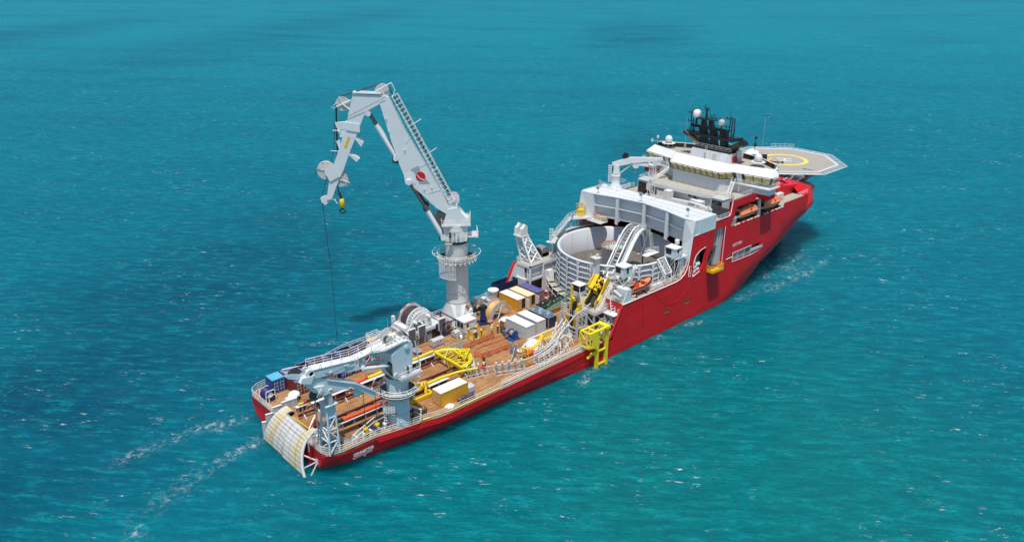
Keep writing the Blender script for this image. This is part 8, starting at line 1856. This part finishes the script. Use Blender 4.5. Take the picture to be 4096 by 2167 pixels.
MB().box(71.0, -14.5, 12.2, 71.7, -14.0, 13.0).sphere((72.4, -14.4, 13.2), .25, 8).build('engine', dgrey, rb)
dv = thing('boat_davit', 'white davit arm with dark struts holding the orange rescue boat', 'davit', (72.5, -12.6, 10.6))
MB().beam((71.5, -12.4, 10.8), (74.2, -12.4, 15.4), .5, .8, (1, 0, 0)).build('arm', hwhite, dv); MB().box(73.9, -12.9, 15.2, 74.7, -12.0, 15.6).cyl((74.4, -12.4, 15.8), .3, -.2, .2, 10, axis='y').build('sheave_head', railw, dv)
MB().beam((71.4, -15.7, 10.7), (70.9, -13.2, 11.5), .16, .2).beam((74.6, -15.7, 10.7), (74.1, -13.2, 11.5), .16, .2).box(70.6, -13.4, 10.6, 75, -12.8, 10.9).tube((71.5, -14.5, 10.9), (73, -14.2, 11.3), .25, 8).build('cradle', black, dv); MB().tube((70.6, -14.9, 10.9), (71.4, -15.2, 11.0), .18, 8).build('buffer', white, dv)
# fender row, gangway, stepped bench
for i in range(2):
    t = thing('yokohama_fender', ['large black tyre-clad fender lying behind the navy container', 'large black tyre-clad fender at the foot of the drum walkway'][i], 'fender', ((61.8, 2.1, 5.3), (66.4, 2.9, 5.3))[i], .12, 'tyre-clad fenders'); t['label'] = t['label']; local(t)
    MB().lathe([(.001, -2.3), (.7, -2.0), (1.0, -1.3), (1.05, 0), (1.0, 1.3), (.7, 2.0), (.001, 2.3)], (0, 0, 0), 20, axis='x').build('fender_body', rubber, t)
    for k in range(9):
        x = -1.5+.38*k; a = (-.3, .5, 1.2)[k % 3]+PI/2*.6; c_ = (x, -1.1*math.cos(a), 1.1*math.sin(a)); q = MB(); q.lathe([(.18+.12*math.cos(b)+.18, .14*math.sin(b)) for b in [i_*PI/4 for i_ in range(9)]], (0, 0, 0), 16)
        M_ = Matrix.Translation(c_) @ Vector((0, -math.cos(a), math.sin(a))).to_track_quat('Z', 'Y').to_matrix().to_4x4(); q.v = [tuple(M_ @ Vector(v)) for v in q.v]; q.build('tyre', mat('tyre_black', (.012, .012, .013), .6, dirt=.2), t)
        if k % 2 == 0: r = MB(); r.add([tuple(M_ @ Vector(p)) for p in ((-.2, -.04, .1), (.2, -.04, .1), (.2, .04, .1), (-.2, .04, .1))], [(0, 1, 2, 3)]).add([tuple(M_ @ Vector(p)) for p in ((-.04, -.2, .11), (.04, -.2, .11), (.04, .2, .11), (-.04, .2, .11))], [(0, 1, 2, 3)]); r.build('chalk_cross', signw, t)
    MB().path([(-2.1, -.3, .5), (0, -.9, .75), (2.1, -.3, .6)], .06, 5).build('lashing', roofc, t)
t = thing('green_gangway', 'gangway with green handrails lying between the fenders and the navy container', 'gangway', (64, -.6, D4)); q = MB()
a, b = Vector((61.2, .6, 5.0)), Vector((68.6, .2, 6.6))
for o in (-.45, .45): v = Vector((0, o, 0)); q.beam(a+v, b+v, .08, .25)
for i in range(20): c_ = a.lerp(b, (i+.5)/20); q.box(c_.x-.12, c_.y-.42, c_.z-.02, c_.x+.1, c_.y+.42, c_.z+.04)
q.build('walkway', mat('galvanised', (.42, .46, .42), .5, dirt=.4), t); q = MB()
for o in (-.45, .45): v = Vector((0, o, 0)); q.rail([a+v, b+v], 1.1, 4, .9, .05)
q.build('handrail', green, t)
t = thing('curved_walkway', 'stepped curved walkway with white rails wrapping the foot of the drum', 'walkway', (68.6, 5, D4)); q = MB(); q2 = MB(); q3 = MB()
for i in range(5):
    a0, a1 = math.radians(140+i*9.5), math.radians(148+i*9.5); z = 7.4-.22*i; R0, R1 = 13.7, 15.3
    q.vprism([(82.5+R0*math.cos(a0), R0*math.sin(a0)), (82.5+R1*math.cos(a0), R1*math.sin(a0)), (82.5+R1*math.cos(a1), R1*math.sin(a1)), (82.5+R0*math.cos(a1), R0*math.sin(a1))], z-.1, z)
    q3.vprism([(82.5+(R0+.2)*math.cos(a0), (R0+.2)*math.sin(a0)), (82.5+(R1-.3)*math.cos(a0), (R1-.3)*math.sin(a0)), (82.5+(R1-.3)*math.cos(a1), (R1-.3)*math.sin(a1)), (82.5+(R0+.2)*math.cos(a1), (R0+.2)*math.sin(a1))], 4.25, z-.15)
    q2.rail([(82.5+R1*math.cos(a0), R1*math.sin(a0), 4.6), (82.5+R1*math.cos(a1+.03), R1*math.sin(a1+.03), 4.6)], z-4.5, 2, 2.6, .08)
q.build('tread', tan, t); q2.build('railing', railw, t); q3.build('under_box', navy, t)
MB().prism([(70.8, 8.8, 4.3), (70.8, 10.6, 4.3), (70.8, 10.6, 8.6), (70.8, 10.2, 9.2), (70.8, 9.2, 9.2), (70.8, 8.8, 7.6)], (1.4, 0, 0)).build('end_housing', white, t)
sp = random.Random(11)
for i in range(6):
    x, y = 66.4+sp.uniform(0, 3.5), 7.4+sp.uniform(-1.2, 1.6)-i*.2
    t = thing('deck_fitting', ['blue and white fitting beside the maroon container doors', 'grey machine casing behind the maroon container', 'red cylinder standing by the curved walkway', 'grey bollard by the foot of the stepped walkway', 'white box beside the curved walkway end housing', 'low grey pump near the black fenders'][i], 'deck fitting', (x, y, D4)); local(t); m_ = [dblue, grey, redtrim, lgrey, white, grey][i]; MB().cyl((0, 0, 0), .3, 0, [.8, 1.1, 1.3, .7, 1.2, .6][i], 12).build('fitting_body', m_, t); MB().cyl((0, 0, 0), .38, [.8, 1.1, 1.3, .7, 1.2, .6][i], [.9, 1.2, 1.4, .8, 1.3, .7][i], 12).build('fitting_cap', lgrey, t)
# outboard yellow frame
yo = thing('overboard_frame', 'bright yellow steel frame hung over the starboard side with two legs in the sea', 'overboard frame', (58, -16.8, D4))
q = MB()
for x in (57.9, 60.6): q.box(x-.30, -17.4, -2.0, x+.30, -16.8, 8.0)
q.build('leg', yelbr, yo); q = MB()
zt = 8.15
q.holed([(55.2, -17.6, 0), (60.98, -17.6, 0), (60.98, -14.9, 0), (55.2, -14.9, 0)], [[(55.6, -17.1, 0), (56.9, -17.1, 0), (56.9, -15.4, 0), (55.6, -15.4, 0)], [(57.4, -17.0, 0), (60.3, -17.0, 0), (60.3, -15.4, 0), (57.4, -15.4, 0)]], (0, 0, .22)); q.v = [(x, y, z+zt) for x, y, z in q.v]
q.box(60.0, -17.75, zt-.3, 61.05, -14.9, zt+.3)
q.holed([(55.2, -17.6, 5.2), (55.2, -17.6, zt), (57.6, -17.6, zt), (57.6, -17.6, 4.0), (57.0, -17.6, 4.8)], [[(55.5, -17.6, 5.5), (56.1, -17.6, 5.5), (56.1, -17.6, 7.7), (55.5, -17.6, 7.7)]], (0, .16, 0))
q.beam((55.2, -15.0, 5.2), (55.2, -15.0, zt), .25, .25).beam((55.2, -15.0, 5.2), (55.2, -17.5, 5.2), .25, .25)
for a, b in (((55.2, -17.5, 5.3), (55.2, -15.1, 8.0)), ((55.2, -15.1, 5.3), (55.2, -17.5, 8.0)), ((57.9, -17.0, 5.0), (60.6, -17, 8.0)), ((60.6, -17.0, 5.0), (57.9, -17, 8.0))): q.beam(a, b, .16, .2)
q.box(57.9, -17.3, .4, 60.6, -17.0, .8).box(57.9, -17.3, 3.4, 60.6, -17.0, 3.7).prism([(57.6, -17.2, 3.6), (56.5, -17.2, 3.7), (55.3, -17.2, 3.1), (55.3, -17.2, 2.8), (56.5, -17.2, 3.3), (57.6, -17.2, 2.8)], (0, .4, 0))
q.build('frame', yelbr, yo)
q = MB()
for i in range(12): x, y, z = random.uniform(57.6, 60.2), random.uniform(-16.8, -15.4), random.uniform(6.6, 8.1); q.beam((x, y, z), (x+random.uniform(-.5, .5), y+random.uniform(-.4, .4), z-.6), .16, .16)
q.build('inner_gear', ochre, yo)
MB().rail([(61.2, -15.8, 4.25), (62.8, -15.8, 4.25)], 1.1).rail([(55, -15.0, 4.25), (56.8, -13.6, 4.25)], 1.1).build('work_deck_railing', railw, ship)
# ------------------------------------------------------------------ horned tower and drum on the port gallery
ht = thing('horned_cradle', 'white tubular tower with two horn-like boom rests on the port gallery', 'cradle tower', (70.2, 14.4, 10.6))
ft_ = [(68.5, 12.6), (71.9, 12.6), (71.9, 15.8), (68.5, 15.8)]; tt_ = [(67.8, 14.9), (69.4, 14.9), (69.4, 16.9), (67.8, 16.9)]
q = MB()
def hp3(i, u): return Vector((ft_[i][0]+(tt_[i][0]-ft_[i][0])*u, ft_[i][1]+(tt_[i][1]-ft_[i][1])*u, 10.6+5.9*u))
for i in range(4):
    q.tube(hp3(i, 0), hp3(i, 1), .24, 8); j = (i+1) % 4
    for k in range(3): a_, b_ = k/3, (k+1)/3; q.tube(hp3(i, a_), hp3(j, b_), .17, 8).tube(hp3(j, a_+.02), hp3(i, b_-.02), .15, 8)
q.build('lattice', railw, ht)
MB().box(67.3, 14.6, 16.5, 69.8, 17.3, 16.65).build('top_plate', rustyw, ht)
for y0 in (14.75, 16.4): MB().prism([(67.5, y0, 16.65), (69.5, y0, 16.65), (69.3, y0, 18.9), (68.7, y0, 19.3), (68.3, y0, 18.7), (67.7, y0, 18.4)], (0, .8, 0)).build('horn', white, ht)
t = thing('covered_reel', 'reel under a grey fabric cover on the port gallery beside the horned tower', 'covered reel', (74.0, 14.6, 10.6)); MB().cyl((74, 14.6, 11.8), 1.25, -1.1, 1.1, 18, axis='y').box(72.9, 13.5, 10.7, 75.1, 15.7, 11.6).build('fabric_cover', mat('cover_grey', (.22, .22, .23), .8, dirt=.4, streak=False), t); MB().cyl((72.7, 14.6, 11.8), 1.1, -.2, .1, 16, axis='x').build('reel_flange', black, t)
t = thing('searchlight_camera', 'white swivelling lamp unit on the walkway platform near the yellow bin', 'lamp', (83.8, 14.8, 17.3)); local(t); MB().tube((0, 0, .4), (-1.4, -.4, -.2), .16, 8).build('arm', railw, t); MB().sphere((.2, 0, .7), .35, 10).build('lamp', dgrey, t)

# ------------------------------------------------------------------ provision cranes on the portal
pcx, pcy = 96.4, 12.4
pc_ = thing('provision_crane', 'white knuckle crane standing on the port end of the grey portal roof', 'crane', (pcx, pcy, 23.05)); PP = frame(pcx, pcy, math.radians(-58))
MB().lathe([(1.5, 23.05), (1.0, 24.2), (1.0, 25.9), (1.12, 26.0), (1.12, 26.15), (.9, 26.2)], (pcx, pcy, 0), 24).build('pedestal', white, pc_)
q = MB(); plate_sz(q, PP, [(-.75, 26.2), (.95, 26.2), (.6, 28.6), (-.4, 28.9)], -.6, .6); q.build('slewing_column', white, pc_)
MB().prism([PP(s_, -.36, z) for s_, z in ((-.9, 28.4), (-1.1, 29.1), (3.2, 30.7), (10.6, 31.1), (10.9, 30.5), (3.6, 29.3), (.3, 28.3))], PP(0, .36, 0)-PP(0, -.36, 0)).build('boom', white, pc_)
q = MB(); q.tube(PP(.9, 0, 26.6), PP(3.9, 0, 29.2), .17, 10); q.build('lift_cylinder', lgrey, pc_)
q = MB(); plate_sz(q, PP, [(10.9, 30.8), (10.2, 29.6), (8.9, 28.6), (5.0, 28.9), (5.0, 29.5), (8.6, 29.5), (9.6, 30.4)], -.25, .25); q.build('jib', cranew, pc_)
q = MB(); sheave(q, PP, 4.6, 28.9, .8, -.15, .2, 18); q.build('tip_sheave', cranew, pc_)
q = MB(); v = PP(4.5, 0, 28); q.path([v, v-Vector((0, 0, .7))], .06, 5).sphere(v-Vector((0, 0, 1.0)), .22, 8); q.build('hook', redtrim, pc_)
q = MB(); sheave(q, PP, 2.0, 30.9, .75, -.5, .1, 18); q.path([PP(2.0, -.5, 30.2), PP(2.6, -.6, 29.3), PP(3.3, -.6, 29.2), PP(3.5, -.5, 30.1)], .05, 5).tube(PP(-1.0, -.7, 29.0), PP(-.6, -.7, 28.2), .45, 10).path([PP(-.6, -.5, 28.8), PP(-1.2, -.6, 28.0), PP(-1.0, -.6, 26.8)], .13, 5); q.build('hose_drum', black, pc_)
q = MB()
for k in range(8): q.ring((pcx-1.1, pcy+1.0, 24.6+k*.55), .42, .045, 'z', 12, 5)
for a in range(4): q.tube((pcx-1.1+.42*math.cos(a*1.57), pcy+1.0+.42*math.sin(a*1.57), 24.6), (pcx-1.1+.42*math.cos(a*1.57), pcy+1.0+.42*math.sin(a*1.57), 28.7), .04, 5)
q.build('ladder_cage', railw, pc_)
SIDEP = Matrix.Rotation(math.radians(-58), 4, 'Z') @ Matrix.Rotation(PI/2, 4, 'X')
text('ODIM', 'maker_name', darktext, pc_, PP(3.9, -.375, 29.75), SIDEP, .72, .005, 1.15, .012); text('ABAS', 'model_name', darktext, pc_, PP(6.4, -.375, 30.05), SIDEP, .36, .005, 1.2)
q = thing('crane_guard_rail', 'white railing round the foot of the port provision crane', 'railing', (pcx, pcy, 23.1)); MB().rail([(94.2, 15.6, 23.1), (94.2, 10.0, 23.1), (98.6, 9.6, 23.1), (100.0, 12.4, 23.1), (99.4, 15.6, 23.1), (101.4, 15.8, 21.0)], 1.15, 3, 1.5).build('railing', railw, q)
p2 = thing('provision_crane', 'starboard folded provision crane, only its long white boom showing behind the portal roof', 'crane', (98.0, -8, 20.2))
MB().prism([(97.4, -2.9, 23.4), (97.4, -3.4, 23.7), (97.4, -9.8, 24.0), (97.4, -13.9, 23.6), (97.4, -14.0, 23.25), (97.4, -9.0, 23.25), (97.4, -4.0, 23.05)], (.6, 0, 0)).build('boom', white, p2)
MB().cyl((98.0, -13.2, 0), .8, 20.2, 23.2, 18).build('pedestal', white, p2); q = MB(); q.tube((97.3, -13.6, 23.6), (97.3, -13.6, 24.4), .15, 8).tube((97.6, -4.5, 23.2), (97.6, -9, 23.1), .08, 5); q.build('valve_block', lgrey, p2)
YZ = Matrix.Rotation(-PI/2, 4, 'Z') @ Matrix.Rotation(PI/2, 4, 'X')
text('ODIM', 'maker_name', darktext, p2, (97.38, -8.0, 23.32), YZ, .6, .005, 1.15, .012); text('ABAS', 'model_name', darktext, p2, (97.38, -10.3, 23.38), YZ, .3, .005, 1.2)

# ------------------------------------------------------------------ lifeboats
def lifeboat(x, lab):
    t = thing('lifeboat', lab, 'lifeboat', (x, -14.6, 19.6), 0, 'enclosed lifeboats'); local(t)
    L = [(-4.0, .95, -.1, 1.2), (-3.6, 1.25, -.3, 1.7), (-2.5, 1.35, -.4, 1.95), (0, 1.4, -.4, 2.0), (2.2, 1.35, -.35, 1.95), (3.4, 1.0, -.1, 1.6), (4.1, .25, .4, 1.15)]
    sec = lambda b, z0, z1: [(0, z0), (b*.55, z0+.08), (b*.95, z0+.6), (b*1.02, .85), (b*.98, .95), (b*.85, 1.25), (b*.7, z1-.15), (b*.35, z1), (0, z1+.05)]
    k = 9; vs = []; rows_ = [sec(b, z0, z1) for _, b, z0, z1 in L]
    for (x_, *_), r in zip(L, rows_): vs += [(x_, -y, z) for y, z in r]
    q = MB(); fs = [(i*k+j, i*k+j+1, (i+1)*k+j+1, (i+1)*k+j) for i in range(len(L)-1) for j in range(k-1)]
    q.add(vs, [f[::-1] for f in fs], False); q.add([(x_, -y, z) for x_, y, z in vs], fs, False)
    q.add([vs[j] for j in range(k)]+[(p[0], -p[1], p[2]) for p in vs[:k]], [tuple(list(range(k))+[k+j for j in range(k-2, 0, -1)])]); q.build('canopy_hull', boator, t)
    MB().box(-3.9, -1.47, .82, 3.4, -1.38, .95).box(-3.9, 1.38, .82, 3.4, 1.47, .95).build('rubbing_strake', mat('strake_orange', (.80, .38, .14), .5, dirt=.2), t)
    MB().box(-4.06, -.7, .3, -4.0, .7, 1.4).box(-3.2, -.3, 1.9, -1.9, .3, 2.15).build('stern_door', black, t)
    q = MB(); q.box(.9, -.62, 1.98, 1.3, -.1, 2.04).box(1.6, -.62, 1.98, 2.1, -.1, 2.04); q.build('stencil_mark', darktext, t)
    q = MB(); q.box(-.06, -1.46, .95, .06, -1.1, 1.6).box(3.2, -1.1, 1.1, 3.6, -.95, 1.15).box(3.2, -1.15, .95, 3.6, -1.0, 1.0); q.build('canopy_mark', redtrim, t)
    q = MB()
    for x_ in (-2.8, 2.6): q.box(x_-.15, -1.0, -1.0, x_+.15, .9, -.3).beam((x_, 1.2, 2.3), (x_, -.3, 2.9), .25, .3).box(x_-.12, 1.1, -1.0, x_+.12, 1.4, 2.5)
    q.path([(2.6, -.9, -.3), (3.1, -1.1, -1.0), (3.4, -1.1, -.6)], .07, 5); q.build('davit_cradle', dgrey, t); return t
lifeboat(111.4, 'orange enclosed lifeboat, the aft one, under the boat deck overhang')
lifeboat(121.7, 'orange enclosed lifeboat, the forward one, partly hidden by the bridge wing')

# ------------------------------------------------------------------ people
def person(lab, x, y, z, rz, suit, vest, helm, lean=0.):
    t = thing('person', lab, 'person', (x, y, z), rz, 'crew on the work deck'); local(t)
    bm = bmesh.new(); me = bpy.data.meshes.new('body')
    J = {'hip': (0, 0, .95, .15), 'waist': (0, 0, 1.12, .14), 'chest': (.02, 0, 1.35, .17), 'neck': (.02, 0, 1.52, .06), 'head': (.03, 0, 1.66, .10), 'crown': (.03, 0, 1.74, .09)}
    for s_, n_ in ((1, 'l'), (-1, 'r')):
        J.update({n_+'sh': (.02, .17*s_, 1.45, .075), n_+'el': (.04, .25*s_, 1.18, .052), n_+'wr': (.2, .2*s_, 1.02, .035), n_+'ha': (.28, .18*s_, 1.0, .038), n_+'th': (0, .1*s_, .88, .11), n_+'kn': (.04+.06*s_, .11*s_, .5, .075), n_+'an': (-.02+.08*s_, .12*s_, .09, .05), n_+'to': (.14+.08*s_, .13*s_, .045, .045)})
    E_ = [('hip', 'waist'), ('waist', 'chest'), ('chest', 'neck'), ('neck', 'head'), ('head', 'crown')]
    for n_ in 'lr': E_ += [('chest', n_+'sh'), (n_+'sh', n_+'el'), (n_+'el', n_+'wr'), (n_+'wr', n_+'ha'), ('hip', n_+'th'), (n_+'th', n_+'kn'), (n_+'kn', n_+'an'), (n_+'an', n_+'to')]
    ks = list(J); me.from_pydata([J[k][:3] for k in ks], [(ks.index(a), ks.index(b)) for a, b in E_], [])
    o = bpy.data.objects.new('body', me); C.objects.link(o); md = o.modifiers.new('s', 'SKIN'); sk = me.skin_vertices[0].data
    for i, k in enumerate(ks): sk[i].radius = (J[k][3], J[k][3])
    sk[0].use_root = True; o.modifiers.new('u', 'SUBSURF').levels = 1
    dg = bpy.context.evaluated_depsgraph_get(); m2 = bpy.data.meshes.new_from_object(o.evaluated_get(dg)); bpy.data.objects.remove(o)
    m2.materials.clear(); m2.materials.append(suit); m2.materials.append(skin)
    for p in m2.polygons:
        c_ = p.center; p.material_index = 1 if (c_.z > 1.55 or (c_.x > .22 and c_.z > .9)) else 0; p.use_smooth = True
    ob = bpy.data.objects.new('body', m2); C.objects.link(ob); ob.parent = t; WM[ob] = WM[t]
    q = MB(); q.lathe([(.175, 1.08), (.19, 1.25), (.21, 1.42), (.15, 1.5), (.08, 1.53)], (.01, 0, 0), 14); q.v = [(x_*.85, y_*1.12, z_) for x_, y_, z_ in q.v]; q.build('vest', vest, t)
    MB().lathe([(.19, 1.70), (.14, 1.72), (.135, 1.78), (.09, 1.85), (.001, 1.87)], (.03, 0, 0), 14).build('helmet', helm, t)
person('person in lime hi-vis vest and white helmet behind the orange barrier', 46.6, 1.3, D4, 2.4, mat('coverall_lime', (.30, .42, .10), .8, dirt=0), hivis, white)
person('person in yellow hi-vis with a white helmet, half hidden behind the lime-vested worker', 47.4, 2.0, D4, 3.6, mat('coverall_pale', (.45, .42, .22), .8, dirt=0), mat('hivis_yellow', (.75, .65, .08), .6, dirt=0), white)
person('person in dark coveralls and a yellow helmet beside the orange barrier', 48.0, 1.0, D4, -1.2, cloth, cloth, yelbr)
person('person in a lime hi-vis jacket beside the yellow overboard frame', 59.9, -13.2, D4, .6, cloth, hivis, yelbr)
